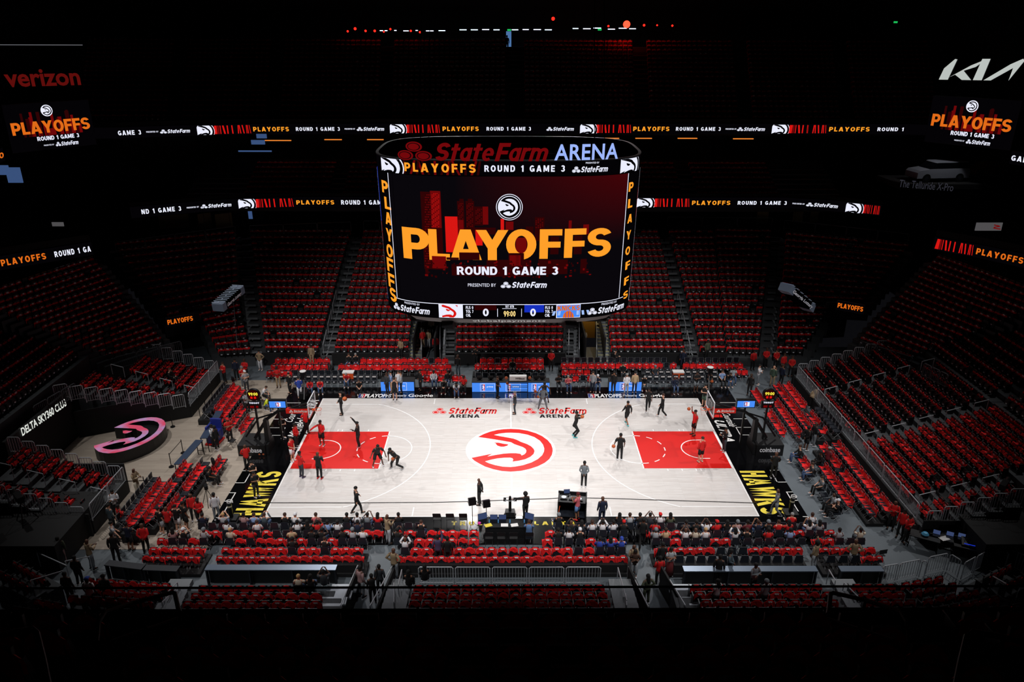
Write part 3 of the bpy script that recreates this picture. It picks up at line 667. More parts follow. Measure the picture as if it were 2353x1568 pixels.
# ================================================================ RIBBON BOARDS
def pathfn(P, z0):
    P = [Vector(p) for p in P]; cum = [0]
    for a, b in zip(P, P[1:]): cum.append(cum[-1]+(b-a).length)
    def fn(u, v, l):
        u = max(-1, min(cum[-1]+1, u)); k = 0
        while k < len(P)-2 and u > cum[k+1]: k += 1
        d = (P[k+1]-P[k]).normalized(); p = P[k]+d*(u-cum[k]); n = Vector((d.y, -d.x)); return (p.x+n.x*l, p.y+n.y*l, z0+v)
    def find(px):
        lo, hi = 0, cum[-1]
        for _ in range(30):
            m_ = (lo+hi)/2
            if pr(fn(m_, .45, 0))[0] < px: lo = m_
            else: hi = m_
        return lo
    return fn, find, cum[-1]
def ribbon(name, P, z, H, items, label, grp=None):
    fn, find, Ltot = pathfn(P, z); mb = MB(); A_ = Art(mb, fn, .014, .3)
    n = int(Ltot/.3)+1
    for i in range(n):
        a, b = Ltot*i/n, Ltot*(i+1)/n
        q = [fn(a, -.08, 0), fn(b, -.08, 0), fn(b, H+.08, 0), fn(a, H+.08, 0)]; mb.quad(*q, E_K)
        q2 = [fn(a, H+.08, -.25), fn(b, H+.08, -.25)]; mb.quad(q[3], q[2], q2[1], q2[0], BLKP); mb.quad(fn(a, -.08, -.25), fn(b, -.08, -.25), q[1], q[0], BLKP)
    for it in items:
        k, x0, x1 = it[0], find(it[1]), find(it[2]); wd = x1-x0
        if k == 'hawk':
            A_.hawk(x0+wd*.42, H*.38, wd*.56, H*1.0, E_W, E_K, 2, cl=(-.9, -.4, 1, .62))
        elif k == 'bars':
            rr = random.Random(3)
            for a, sk, ww in ((0, .6, .05), (.04, .35, .05), (.09, .0, .06), (.17, .0, .02), (.26, -.8, .04), (.34, 0, .03), (.46, -.2, .03), (.60, .5, .025), (.66, -.9, .025), (.74, -1.0, .03), (.82, 0, .02), (.86, -.7, .02), (.92, -1.5, .015)):
                A_.rect(x0+wd*a, 0.03, wd*ww, H-.06, E_R if a != .09 else E_R2, 2, 1, sk)
        elif k == 'sf': A_.sfarm(x0, H*.28, wd, H*.42, E_W, E_K, 2)
        else:
            c_ = {'o': E_O, 'w': E_W, 'd': E_O2}[k]; t = it[3]; h = it[4] if len(it) > 4 else .5
            cl = it[5] if len(it) > 5 else None
            A_.text(t, x0, H*(.5-h*.5), wd, H*h, c_, .035, 0, 1.25, 3, cl)
    return tag(mb.build(name), label, 'led display', grp)
g_ = 'led ribbon boards around the bowl'
ribbon('ribbon_board', LOW, 9.65, .9, [('w', 325, 416, 'ND 1 GAME 3'), ('w', 429, 457, 'PRESENTED BY', .16), ('sf', 461, 533), ('hawk', 551, 590), ('bars', 586, 680), ('o', 681, 768, 'PLAYOFFS', .48), ('w', 784, 884, 'ROUND 1 GAME'),
    ('hawk', 1466, 1506), ('bars', 1502, 1590), ('o', 1590, 1678, 'PLAYOFFS', .48), ('w', 1695, 1808, 'ROUND 1 GAME 3', .42), ('w', 1821, 1849, 'PRESENTED BY', .16), ('sf', 1853, 1927), ('hawk', 1947, 1986), ('bars', 1984, 2064)],
    'lower led ribbon board running behind the scoreboard across the far side', 'led display')
ribbon('ribbon_board', LOWL, 9.45, .9, [('d', 2, 105, 'PLAYOFFS', .55), ('w', 125, 208, 'ROUND 1 GA', .5)], 'short led ribbon board at the left frame edge, lettered PLAYOFFS ROUND 1')
ribbon('ribbon_board', LOWR, 9.45, .9, [('bars', 2150, 2243), ('d', 2244, 2352, 'PLAYOFFS', .55)], 'short led ribbon board at the right frame edge with red bars and PLAYOFFS')
ribbon('ribbon_board', UPP, 16.15, .9, [('w', 271, 324, 'GAME 3', .5), ('w', 336, 364, 'PRESENTED BY', .16), ('sf', 368, 438), ('hawk', 456, 494), ('bars', 490, 582), ('o', 582, 664, 'PLAYOFFS', .5), ('w', 680, 781, 'ROUND 1 GAME 3', .42), ('w', 792, 816, 'PRESENTED BY', .16), ('sf', 820, 884), ('hawk', 899, 936), ('bars', 932, 1016), ('o', 1017, 1100, 'PLAYOFFS', .5), ('w', 1118, 1220, 'ROUND 1 GAME 3', .42), ('sf', 1256, 1320),
    ('hawk', 1336, 1374), ('bars', 1368, 1456), ('o', 1455, 1538, 'PLAYOFFS', .5), ('w', 1553, 1656, 'ROUND 1 GAME 3', .42), ('w', 1667, 1692, 'PRESENTED BY', .16), ('sf', 1694, 1759), ('hawk', 1777, 1815), ('bars', 1811, 1905), ('o', 1905, 1998, 'PLAYOFFS', .5), ('w', 2016, 2076, 'ROUND 1', .42)],
    'upper led ribbon board along the edge of the far upper deck')
for L_, t_, x0_, x1_, c_, nm_ in (([(-60, 384), (-8, 362), (9, 354)], 'PLAYO', -62, 7, 'd', 'left'), ([(2322, 362), (2353, 367), (2420, 378)], 'GAME 3', 2325, 2396, 'w', 'right')):
    ribbon('ribbon_board', [(gz(x, y, 16.3).x, gz(x, y, 16.3).y) for x, y in L_], 15.85, .9, [(c_, x0_, x1_, t_, .5)], 'upper led ribbon board cut off by the %s frame edge' % nm_)
def flatfn(o, u, v, n):
    o, u, v, n = Vector(o), Vector(u), Vector(v), Vector(n)
    return lambda a, b, l: tuple(o+u*a+v*b+n*l)
def panel(name, px, z, depthpt, draw, label, cat='led display', thick=.15, H=None, W_=None, yaw=0):
    """upright screen whose lower-left corner is at world point depthpt"""
    u = Vector((math.cos(yaw), math.sin(yaw), 0)); v = Vector((0, 0, 1)); n = Vector((math.sin(yaw), -math.cos(yaw), 0))
    mb = MB(); c = Vector(depthpt)+u*W_/2+v*H/2-n*thick/2
    mb.box(c, (W_+.06, thick, H+.06), BLKP, rz=yaw); fn = flatfn(depthpt, u, v, n); A_ = Art(mb, fn, step=.01)
    mb.quad(fn(0, 0, .012), fn(W_, 0, .012), fn(W_, H, .012), fn(0, H, .012), E_K); draw(A_, W_, H)
    return tag(mb.build(name), label, cat)
def skyline(A_, W_, H, n=26, seed=5, base=.1, top=.8, L=2):
    r = random.Random(seed)
    for i in range(n):
        x = W_*(.14+.72*r.random()); h = H*(.12+.42*r.random()**1.6); ww = W_*r.uniform(.025, .05)
        A_.rect(x, H*.3, ww, h, r.choice([E_R2, E_R3, E_R3, E_R2]), L)
def endboard(A_, W_, H):
    skyline(A_, W_, H, 22); A_.hawk(W_*.48, H*.83, H*.11, H*.11, E_W, E_K, 5, rim=E_W)
    A_.text('PLAYOFFS', W_*.04, H*.36, W_*.92, H*.26, E_O2, .07, 0, .95, 7); A_.text('ROUND 1 GAME 3', W_*.3, H*.2, W_*.5, H*.09, E_W, .04, 0, 1, 7)
    A_.text('PRESENTED BY', W_*.36, H*.08, W_*.12, H*.03, E_W, .01, 0, 1, 7); A_.sfarm(W_*.5, H*.05, W_*.28, H*.09, E_W, E_K, 7)
for s_, x0, y0, x1, y1, yt, nm in ((-1, 30, 352, 222, 332, 230, 'left'), (1, 2124, 325, 2320, 348, 220, 'right')):
    a = gy(x0, y0, 26 if s_ < 0 else 32); b = gy(x1, y1, 32 if s_ < 0 else 26); t = gy(x0, yt+(12 if s_ < 0 else 0), a.y)
    W_ = math.hypot(b.x-a.x, b.y-a.y); yaw = math.atan2(b.y-a.y, b.x-a.x)
    panel('end_scoreboard', 0, 0, (a.x, a.y, a.z), endboard, 'dim led screen reading PLAYOFFS hanging high in the %s upper corner' % nm, H=t.z-a.z, W_=W_, yaw=yaw)
def sign(name, t, x0, y0, x1, y1, h, Y, m, label, bold=.03, shear=0, depth=.12, Y2=None):
    a = gy(x0, y0, Y); b = gy(x1, y1, Y2 or Y); u = (b-a); Wd = u.length; u = u.normalized(); v = Vector((0, 0, 1)); n = u.cross(v).normalized()
    mb = MB(); vs, fs = glyphs(t, bold, shear, 1.0)
    for l in (0, -depth): mb.add([a+u*(p[0]*Wd)+v*(p[1]*h)+n*l for p in vs], fs, m if l == 0 else BLKP)
    return tag(mb.build(name), label, 'sign')
sign('illuminated_sign', 'verizon', 15, 201, 187, 196, 1.55, 30, mat('dim_red_sign', (96, 14, 12), emit=.9), 'dim red illuminated wordmark sign high above the left corner board', .025, Y2=34)
K = MB(); KP = [[(0, 0), (.04, .55), (.16, 1), (.19, .98), (.12, 0)], [(.13, .12), (.38, .7), (.56, 1), (.44, .62), (.30, .44), (.42, 0), (.30, 0), (.2, .25)], [(.44, 0), (.5, 1), (.60, 1), (.55, 0)], [(.57, 0), (.85, .75), (.98, 1), (1.0, .9), (.87, 0), (.89, .58), (.66, 0)]]
a = gy(2157, 183, 34); b = gy(2343, 186, 28); u = b-a; Wd = u.length; u.normalize(); v = Vector((0, 0, 1)); n = u.cross(v)
KM = mat('dim_white_sign', (205, 212, 208), emit=.8)
for P in KP:
    vs, fs = tess([P])
    for l in (0, -.12): K.add([a+u*(p[0]*Wd)+v*(p[1]*1.9)+n*l for p in vs], fs, KM if l == 0 else BLKP)
tag(K.build('illuminated_sign'), 'white angular illuminated letter sign high above the right corner board', 'sign')
sign('wall_lettering', 'The Telluride X-Pro', 2065, 430, 2189, 440, .7, 27.9, mat('dim_grey_sign', (48, 48, 56), emit=1), 'dim grey lettering under the silver car on its display platform', .0, Y2=27.8)
sign('club_sign', 'DELTA SKY360 CLUB', 52, 1003, 154, 932, .55, -3.6, mat('club_sign_white', (225, 228, 220), emit=1), 'white lit lettering of the club entrance above the stage floor at left', .02, Y2=1.4)
# ================================================================ CENTRE-HUNG SCOREBOARD
JA, JB, JN = 7.25, 4.75, 3.6
def jplan(t, k=1.0):      # t: angle, 0 at the centre of the near face, increasing to the viewer's right
    c, s_ = math.cos(t), math.sin(t)
    return (JA*k*math.copysign(abs(s_)**(2/JN), s_)-.2, -JB*k*math.copysign(abs(c)**(2/JN), c)-.75)
NJ = 240; JP = [Vector(jplan(2*math.pi*i/NJ)) for i in range(NJ)]; JC = [0]
for i in range(NJ): JC.append(JC[-1]+(JP[(i+1) % NJ]-JP[i]).length)
def jfn(z0, k=1.0):
    def fn(u, v, l):
        uu = u % JC[-1]; lo = 0; hi = NJ
        while hi-lo > 1:
            m_ = (lo+hi)//2
            if JC[m_] <= uu: lo = m_
            else: hi = m_
        a, b = JP[lo % NJ], JP[(lo+1) % NJ]; d = (b-a); p = a+d*((uu-JC[lo])/d.length); d.normalize(); n = Vector((d.y, -d.x)); z = z0+v
        kk = 1-.022*(20-z)/8.5
        return ((p.x+.2)*kk-.2+n.x*l, (p.y+.75)*kk-.75+n.y*l, z)
    return fn
def jfind(px, z):
    fn = jfn(0); lo, hi = -8.6, 8.6
    for _ in range(30):
        m_ = (lo+hi)/2
        if pr(fn(m_, z, 0))[0] < px: lo = m_
        else: hi = m_
    return lo
J = thing('centre_scoreboard', (-.2, 0, 11.3), 0, 'huge oval led scoreboard hanging above centre court reading PLAYOFFS', 'scoreboard')
J.location = (0, 0, 0)
def jband(name, z0, z1, m, k=0.0, sub=160, cap=True):
    mb = MB(); fn = jfn(0); L_ = JC[-1]
    for i in range(sub):
        a, b = L_*i/sub, L_*(i+1)/sub
        mb.quad(fn(a, z0, k), fn(b, z0, k), fn(b, z1, k), fn(a, z1, k), m)
    return mb, fn
mb, fn = jband('core', 11.35, 19.95, BLKP, -.12)
L_ = JC[-1]
MATK = mat('matt_black', (3, 3, 4), 1, spec=0)
for z in (11.35, 19.0): mb.add([fn(L_*i/60, z, -.12) for i in range(60)], [tuple(range(60))], MATK)
mb.build('housing', J)
ZB0, ZB1, ZM0, ZM1, ZT0, ZT1 = 11.42, 12.28, 12.32, 19.22, 19.26, 20.0
# ----- main screen
mb, fn = jband('main', ZM0, ZM1, E_K); A_ = Art(mb, fn, step=.012)
BG = mat('screen_night', (9, 7, 11), emit=1.0)
_n = BG.node_tree; _tc = _n.nodes.new('ShaderNodeTexCoord'); _sx = _n.nodes.new('ShaderNodeSeparateXYZ'); _a = _n.nodes.new('ShaderNodeMapRange'); _b = _n.nodes.new('ShaderNodeMapRange'); _m = _n.nodes.new('ShaderNodeMath'); _m.operation = 'MULTIPLY'; _x = _n.nodes.new('ShaderNodeMix'); _x.data_type = 'RGBA'
_a.inputs[1].default_value = 15.6; _a.inputs[2].default_value = 19.4; _b.inputs[1].default_value = -3; _b.inputs[2].default_value = 6; _x.inputs[6].default_value = lin((9, 7, 11))+(1,); _x.inputs[7].default_value = lin((66, 4, 8))+(1,)
_n.links.new(_tc.outputs['Object'], _sx.inputs[0]); _n.links.new(_sx.outputs[2], _a.inputs[0]); _n.links.new(_sx.outputs[0], _b.inputs[0]); _n.links.new(_a.outputs[0], _m.inputs[0]); _n.links.new(_b.outputs[0], _m.inputs[1]); _n.links.new(_m.outputs[0], _x.inputs[0]); _n.links.new(_x.outputs[2], _n.nodes['Principled BSDF'].inputs['Emission Color'])
uL, uR = jfind(903, 16), jfind(1432, 16)
A_.rect(uL, ZM0, uR-uL, ZM1-ZM0, BG, 1, 24)
def U(px, py):       # photo pixel on the near face -> (u, v)
    Y = -5.3; p = gy(px, py, Y)
    for _ in range(4):
        u = jfind(px, p.z); q = fn(u, p.z, 0); p = gy(px, py, q[1])
    return u, p.z
def jrect(x0, y0, x1, y1, m, L=2):
    a = U(x0, y1); b = U(x1, y0); A_.rect(a[0], a[1], b[0]-a[0], b[1]-a[1], m, L, 2)
Q = lambda x, y: (940+x*.2551, 360+y*.2551)
bld = [(140, 320, 285, 1010, E_R3), (205, 310, 280, 640, E_R2), (440, 400, 495, 640, E_R3), (515, 400, 585, 640, E_R3), (455, 380, 490, 410, E_R3), (530, 380, 570, 410, E_R3), (590, 450, 665, 620, E_R3), (665, 450, 712, 612, E_R2), (335, 540, 435, 860, E_R), (440, 570, 490, 700, E_R2),
       (495, 640, 780, 700, E_R3), (825, 560, 855, 660, E_R), (870, 585, 940, 660, E_R2), (1050, 630, 1120, 760, E_R3), (1130, 545, 1220, 760, E_R3), (1435, 575, 1465, 660, E_R2), (1565, 610, 1620, 700, E_R2), (1270, 720, 1350, 880, E_R3), (1480, 710, 1560, 880, E_R3), (960, 730, 1060, 880, E_R2), (600, 660, 660, 800, E_R),
       (150, 980, 700, 1060, E_R3), (700, 930, 1100, 1080, E_R3), (1160, 920, 1600, 1060, E_R3)]
for x0, y0, x1, y1, m_ in bld: jrect(*Q(x0, y0), *Q(x1, y1), m_, 2)
for x0, y0, x1, y1, nx, ny in ((205, 330, 278, 640, 5, 26), (145, 340, 200, 1000, 4, 30), (340, 560, 432, 850, 6, 18), (445, 420, 492, 640, 4, 16), (520, 420, 582, 640, 4, 16), (600, 470, 712, 610, 7, 10), (1140, 560, 1215, 650, 4, 6)):
    for i in range(nx):
        for j in range(ny):
            if (i*7+j*3) % 4 == 0: continue
            a = Q(x0+(x1-x0)*i/nx, y0+(y1-y0)*j/ny); b = Q(x0+(x1-x0)*(i+.55)/nx, y0+(y1-y0)*(j+.4)/ny); jrect(*a, *b, E_R2 if x0 != 205 and x0 != 340 else E_R, 3)
a = U(*Q(783, 453)); b = U(*Q(1023, 453)); c = U(*Q(903, 335)); d = U(*Q(903, 572)); r_ = (b[0]-a[0])/2; ry = (c[1]-d[1])/2
cu, cv = (a[0]+b[0])/2, (c[1]+d[1])/2
A_.shape(*DSC, E_W, cu, cv, r_, ry, 4); A_.shape(*DSC, E_K, cu, cv, r_*.95, ry*.95, 5); A_.hawk(cu, cv, r_*.86, ry*.86, E_W, E_K, 6)
# the headline, letters at individual heights like the photo
for ch, x0, x1, yt, yb in (('P', 930, 986, 525, 592), ('L', 988, 1032, 527, 596), ('A', 1036, 1106, 527, 596), ('Y', 1095, 1168, 528, 597), ('O', 1163, 1233, 526, 596), ('F', 1239, 1292, 526, 594), ('F', 1295, 1347, 524, 592), ('S', 1347, 1405, 521, 591)):
    a = U(x0, yb); b = U(x1, yt); A_.text(ch, a[0], a[1], b[0]-a[0], b[1]-a[1], E_O, .09, 0, 1, 7)
for x0, y0, x1, y1, m_ in ((455, 860, 635, 925, E_R3), (215, 895, 335, 1000, E_R2), (895, 865, 1035, 1000, E_R3), (905, 885, 1005, 980, E_R2), (340, 905, 450, 925, E_R3)): jrect(*Q(x0, y0), *Q(x1, y1), m_, 9)
r = random.Random(11)
for k in range(150):
    x = r.uniform(150, 1620); y = r.uniform(930, 1075); wd = r.uniform(6, 26); jrect(*Q(x, y), *Q(x+wd, y+r.uniform(5, 22)), r.choice([E_R2, E_R3, E_R3]), 10)
def jtext(t, x0, y0, x1, y1, m, bold=.03, L=11, shear=0, sp=1.0):
    a = U(x0, y1); b = U(x1, y0); A_.text(t, a[0], a[1], b[0]-a[0], b[1]-a[1], m, bold, shear, sp, L)
jtext('ROUND 1 GAME 3', *Q(434, 985), *Q(1342, 1058), E_W, .05); jtext('PRESENTED BY', *Q(532, 1137), *Q(783, 1165), E_W, 0)
a = U(*Q(828, 1176)); b = U(*Q(1248, 1122)); A_.sfarm(a[0], a[1], b[0]-a[0], b[1]-a[1], E_W, BG, 11)
# vertical side words on the corners
for pxs, lab in (([886, 892, 894, 896, 897, 898, 901, 905], 0), ([1449, 1447, 1446, 1443, 1441, 1441, 1438, 1436], 1)):
    for ch, px, py in zip('PLAYOFFS', pxs, [429, 467, 502, 540, 576, 609, 645, 677]):
        a = U(px-6, py+12); b = U(px+6, py-12); A_.text(ch, a[0], a[1], b[0]-a[0], b[1]-a[1], E_O, .04, 0, 1, 3)
for a_ in ((uL-.04), (uR)): A_.rect(a_, ZM0, .05, ZM1-ZM0, E_W, 3)
for px in (878, 1463): u_ = jfind(px, 16); A_.rect(u_, ZM0, .05, ZM1-ZM0, E_W, 3)
u0 = jfind(867, 17); u1 = jfind(878, 16)
A_.rect(u1-2.6, 16.2, 2.5, ZM1-16.2, E_B2, 2, 6); A_.rect(u1-2.6, 15.0, 2.5, 1.2, E_R2, 2, 6)
u1 = jfind(1463, 16); A_.rect(u1+.1, 16.4, 2.6, 1.7, E_R2, 2, 6); A_.rect(u1+1.2, 16.4, .9, 2.4, E_W, 3, 4)
mb.build('main_screen', J)
# ----- upper band
mb, fn = jband('top', ZT0, ZT1, E_K); A_ = Art(mb, fn, .012, .3)
for k in range(14):
    u_ = jfind(913+k*14, 19.6); A_.rect(u_, ZT0+.02, .12, ZT1-ZT0-.04, E_R3 if k % 2 else E_R2, 1, 1, [-3, 0, 2, 1, -2][k % 5])
def btext(t, x0, x1, f0, f1, m, z0, z1, bold=.03, L=3, sp=1.0, shear=0):
    u0, u1 = jfind(x0, (z0+z1)/2), jfind(x1, (z0+z1)/2); h = z1-z0
    if t == 'SF': A_.sfarm(u0, z0+h*f0, u1-u0, h*(f1-f0), E_W, E_K, L)
    else: A_.text(t, u0, z0+h*f0, u1-u0, h*(f1-f0), m, bold, shear, sp, L)
btext('PLAYOFFS', 930, 1093, .2, .8, E_O, ZT0, ZT1, .05, 3, 1.35); btext('ROUND 1 GAME 3', 1113, 1298, .28, .72, E_W, ZT0, ZT1, .04, 3, 1.35)
btext('PRESENTED BY', 1345, 1376, .8, .92, E_W, ZT0, ZT1, 0, 3); btext('SF', 1315, 1398, .22, .62, E_W, ZT0, ZT1)
for px in (897, 1449):
    u_ = jfind(px, 19.6); A_.hawk(u_-.05, ZT0+.27, .95, .78, E_W, E_K, 3, cl=(-.75, -.34, 1, .58))
mb.build('upper_ribbon', J)
# ----- lower band
mb, fn = jband('low', ZB0, ZB1, E_K); A_ = Art(mb, fn, .012, .5); V = lambda x, y: (880+x*.13175, 690+y*.13175); V2 = lambda x, y: (1160+x*.136, 690+y*.136)
A_.rect(0-6.9, ZB1-.04, 13.8, .04, E_W, 2, 40)
def lrect(p, q, m, L=2, n=2): a = U(p[0], q[1]); b = U(q[0], p[1]); A_.rect(a[0], a[1], b[0]-a[0], b[1]-a[1], m, L, n)
def ltext(t, p, q, m, bold=.02, L=4): jtext(t, p[0], p[1], q[0], q[1], m, bold, L)
def lb(t, px0, px1, f0, f1, m=E_W, bold=.02, L=5, sp=1.0): btext(t, px0, px1, f0, f1, m, ZB0, ZB1, bold, L, sp)
def lr(px0, px1, f0, f1, m, L=2, n=4): u0, u1 = jfind(px0, 11.85), jfind(px1, 11.85); A_.rect(u0, ZB0+.86*f0, u1-u0, .86*(f1-f0), m, L, n)
vx = lambda x: 880+x*.13175; wx = lambda x: 1160+x*.136
lb('PRESENTED BY', vx(392), vx(655), .76, .9, E_W, 0); lb('PRESENTED BY', wx(1620), wx(1872), .76, .9, E_W, 0); lb('SF', vx(205), vx(835), .2, .64); lb('SF', wx(1395), wx(2005), .2, .64)
lr(vx(975), vx(1395), .04, .96, E_W, 2, 6); a = (jfind(vx(975), 11.85), ZB0+.04); b = (jfind(vx(1385), 11.85), ZB1-.06)
ww, hh = b[0]-a[0], b[1]-a[1]; g1 = clip(*HAWK, -.45, -.42, .62, .62); A_.shape(*g1, E_R, a[0]+ww*.42, a[1]+hh*.42, ww*.62*1.3/1.3, hh*.92, 4); A_.shape(*EYE, E_R, a[0]+ww*.52, a[1]+hh*.42, ww*.62, hh*.92, 4)
for t, f0 in (('FLS 0', .68), ('TOL 7', .42), ('CHL', .16)):
    lb(t, vx(1448), vx(1578 if t != 'CHL' else 1530), f0, f0+.2); lb(t, wx(678), wx(808 if t != 'CHL' else 762), f0, f0+.2)
lr(vx(1600), vx(1980), .6, .95, E_R3); lr(wx(330), wx(660), .45, .95, E_B2); lb('0', vx(1742), vx(1845), .2, .72, E_W, .04); lb('0', wx(428), wx(524), .2, .72, E_W, .04)
lr(vx(1993), vx(2003), .15, .7, E_W, 2, 1); lr(wx(279), wx(287), .15, .7, E_W, 2, 1); lb('1ST QTR', vx(2135), vx(2285), .78, .93, E_W, .02); lb('99:00', vx(2105), vx(2312), .18, .56, mat('led_amber', (255, 222, 140), emit=1), .02); lr(vx(2080), vx(2330), .69, .72, E_W)
lr(wx(868), wx(1275), .04, .96, E_W, 2, 6); lr(wx(880), wx(1268), .08, .92, E_B, 3, 4); lb('KNICKS', wx(885), wx(1262), .56, .9, E_O2, .05, 6)
a = jfind(wx(980), 11.85); b = jfind(wx(1165), 11.85); A_.shape([(math.cos(t*math.pi/16), math.sin(t*math.pi/16)) for t in range(17)], [tuple(range(17))], E_O2, (a+b)/2, ZB0+.07, (b-a)/2, .4, 7)
for q in (-.5, 0, .5): A_.rect((a+b)/2+q*(b-a)*.5-.015, ZB0+.07, .03, .38-.12*abs(q), E_B2, 8, 1, q*.8)
for k in range(5): x_ = a-.62+.32*k+(.75 if k > 1 else 0); A_.rect(x_, ZB0+.2, .14, .26, mat('led_pale_blue', (160, 190, 245), emit=1), 5, 1, (2-k)*.3)
u1 = jfind(888, 12); A_.rect(u1-1.6, ZB0+.05, 1.3, .75, E_B, 2, 4); A_.rect(u1-1.4, ZB0+.15, .9, .5, E_O2, 3, 3); u1 = jfind(1446, 12); A_.rect(u1+.2, ZB0+.02, 1.2, .8, E_W, 2, 4)
mb.build('lower_ribbon', J)
# ----- rim, sign letters, underside
mb = MB(); fnr = jfn(0)
for k, z in ((.12, 20.02), (.12, 20.2), (-.25, 20.2), (-.25, 20.02)): pass
n_ = 120
for i in range(n_):
    a, b = L_*i/n_, L_*(i+1)/n_
    mb.quad(fnr(a, 20.0, .02), fnr(b, 20.0, .02), fnr(b, 20.06, .02), fnr(a, 20.06, .02), BLKP); mb.quad(fnr(a, 20.06, .02), fnr(b, 20.06, .02), fnr(b, 20.06, -.14), fnr(a, 20.06, -.14), BLKP)
    mb.quad(fnr(b, 20.06, -.14), fnr(a, 20.06, -.14), fnr(a, 19.2, -.5), fnr(b, 19.2, -.5), MATK)
mb.build('rim', J)
mb = MB(); SR = mat('sign_red', (118, 8, 12), emit=.9); SB = mat('sign_pale_blue', (160, 186, 255), emit=.95)
A_ = Art(mb, jfn(0), step=.02)
def rs_(t, x0, x1, za, zb_, m, **k):
    u0, u1 = jfind(x0, (za+zb_)/2), jfind(x1, (za+zb_)/2); A_.text(t, u0, za, u1-u0, zb_-za, m, **k)
u0, u1 = jfind(916, 20.5), jfind(990, 20.5); A_.ovals(u0, 19.98, u1-u0, .96, SR, E_K, 2); rs_('State Farm', 997, 1266, 20.0, 20.9, SR, bold=.045, shear=.35, space=.93, layer=2); rs_('ARENA', 1274, 1420, 20.04, 20.84, SB, bold=.019, space=1.05, layer=2)
mb.build('roof_sign', J)
mb = MB()
a = U(940, 722); b = U(1410, 722); P = [fn(a[0]+(b[0]-a[0])*i/16, 11.35, -.15) for i in range(17)]; Pb = [(p[0]*.96, p[1]+.7, 10.85) for p in P]
for i in range(16): mb.quad(Pb[i], Pb[i+1], P[i+1], P[i], mat('dark_soffit', (46, 42, 46), .6))
def ufn(u, v, l): p = fn(u, 11.35, -.15); return (p[0]*(1-.03*(1-v/.5)), p[1]+.7*(1-v/.5)-.03-l, 10.85+v)
a = jfind(1083, 11.3); b = jfind(1256, 11.3); Art(mb, ufn, .01).text('globalpayments', a, .1, b-a, .34, mat('soffit_lettering', (190, 188, 186), emit=.7), .019, 0, 1.1, 1)
mb.build('soffit', J)
for i in range(8):
    mb = MB(); t = 2*math.pi*i/8+.4; x, y = jplan(t, .8); mb.tube([(x*.95, y, 11.3), (x, y, 10.7), (x+.4, y+.1, 10.5)], .09, BLKM); mb.box((x, y, 10.75), (.7, .5, .4), BLKM, rz=t); mb.build('truss_light', J)
for x, y in ((-5, -3), (5, -3), (-5, 2), (5, 2)): mb = MB(); mb.tube([(x, y, 19), (x*.8, y*.8, 40.8)], .02, MATK); mb.build('suspension_cable', J)
# ================================================================ SEATS AND SHIRTS
import numpy as np
SHV = []
def shell(mb, w, top, front, back, yb, yf, m, wob, seed, kind, lean=-.12):
    """cotton shell pulled over a seat back: rounded top, hanging front and back panels"""
    r = random.Random(seed); nx = 7; prof = []
    fl = 5; vs = []; 
    for i in range(nx):
        u = i/(nx-1)*2-1; x = u*w/2*(1+.05*r.random()); dz = -.17*abs(u)**2.3
        ff = front*(1+wob*r.uniform(-1, .6)); bb = back*(1+wob*r.uniform(-1, .8))
        col = [(x*1.03, yf+.02+lean*0, top+dz-ff), (x*1.02, yf+.015*r.uniform(-1, 2), top+dz-ff*.5), (x, yf, top+dz-.05), (x*.97, (yf+yb)/2, top+dz), (x, yb, top+dz-.05), (x*1.02, yb-.012*r.uniform(-1, 2), top+dz-bb*.5), (x*1.04, yb-.02, top+dz-bb)]
        vs += [(a, b+lean*(c-top)*-1*0, c) for a, b, c in col]
    fs = [(i*7+j, i*7+j+1, (i+1)*7+j+1, (i+1)*7+j) for i in range(nx-1) for j in range(6)]
    mb.add(vs, fs, m)
    if kind == 'courtside_chair':
        q = [(vs[i*7][0], vs[i*7][1], min(vs[i*7][2], .5)) for i in range(nx)]; k2 = [(x*1.02, .1+.1*r.random(), .49+.01*r.random()) for x, y, z in q]
        mb.add(q+k2, [(i, i+1, nx+i+1, nx+i) for i in range(nx-1)], m)
        mb.add([vs[i*7] for i in range(nx)]+q, [(i, i+1, nx+i+1, nx+i) for i in range(nx-1)], m)
    if kind == 'full':
        q = [(vs[i*7][0], vs[i*7][1], vs[i*7][2]) for i in range(nx)]; k2 = [(x*1.0, .04+.05*r.random(), .6) for x, y, z in q]; k3 = [(x*1.02, .1+.04*r.random(), .36+.1*r.random()) for x, y, z in q]
        mb.add(q+k2+k3, [(i+nx*j, i+1+nx*j, nx*(j+1)+i+1, nx*(j+1)+i) for i in range(nx-1) for j in (0, 1)], m)
    for i in (0, nx-1): mb.add([vs[i*7+j] for j in (0, 1, 2, 3, 4, 5, 6)], [(0, 1, 2, 3, 4, 5, 6)], m) if False else None
def prints(mb, top, yf, yb, s=1.0, front=True, back=True):
    for k, (x0, zz, ww, hh) in enumerate(((-.085, -.07, .03, -.07), (-.045, -.05, .03, -.12), (-.005, -.05, .028, -.09), (.035, -.065, .035, -.075), (-.06, -.05, .12, -.025))):
        if front: y = yf+.03; mb.quad((x0*s, y, top+zz*s), ((x0+ww)*s, y, top+zz*s), ((x0+ww*1.2)*s, y, top+(zz+hh)*s), ((x0+.3*ww)*s, y, top+(zz+hh)*s), SHW)
    if back:
        for x0, ww, hh in ((-.09, .05, .05), (-.04, .05, .075), (.01, .04, .045), (.05, .05, .07)):
            y = yb-.035; mb.quad((x0, y+.02, top-.008), (x0+ww, y+.02, top-.008), (x0+ww, y, top-.01-hh), (x0, y, top-.01-hh), SHW)
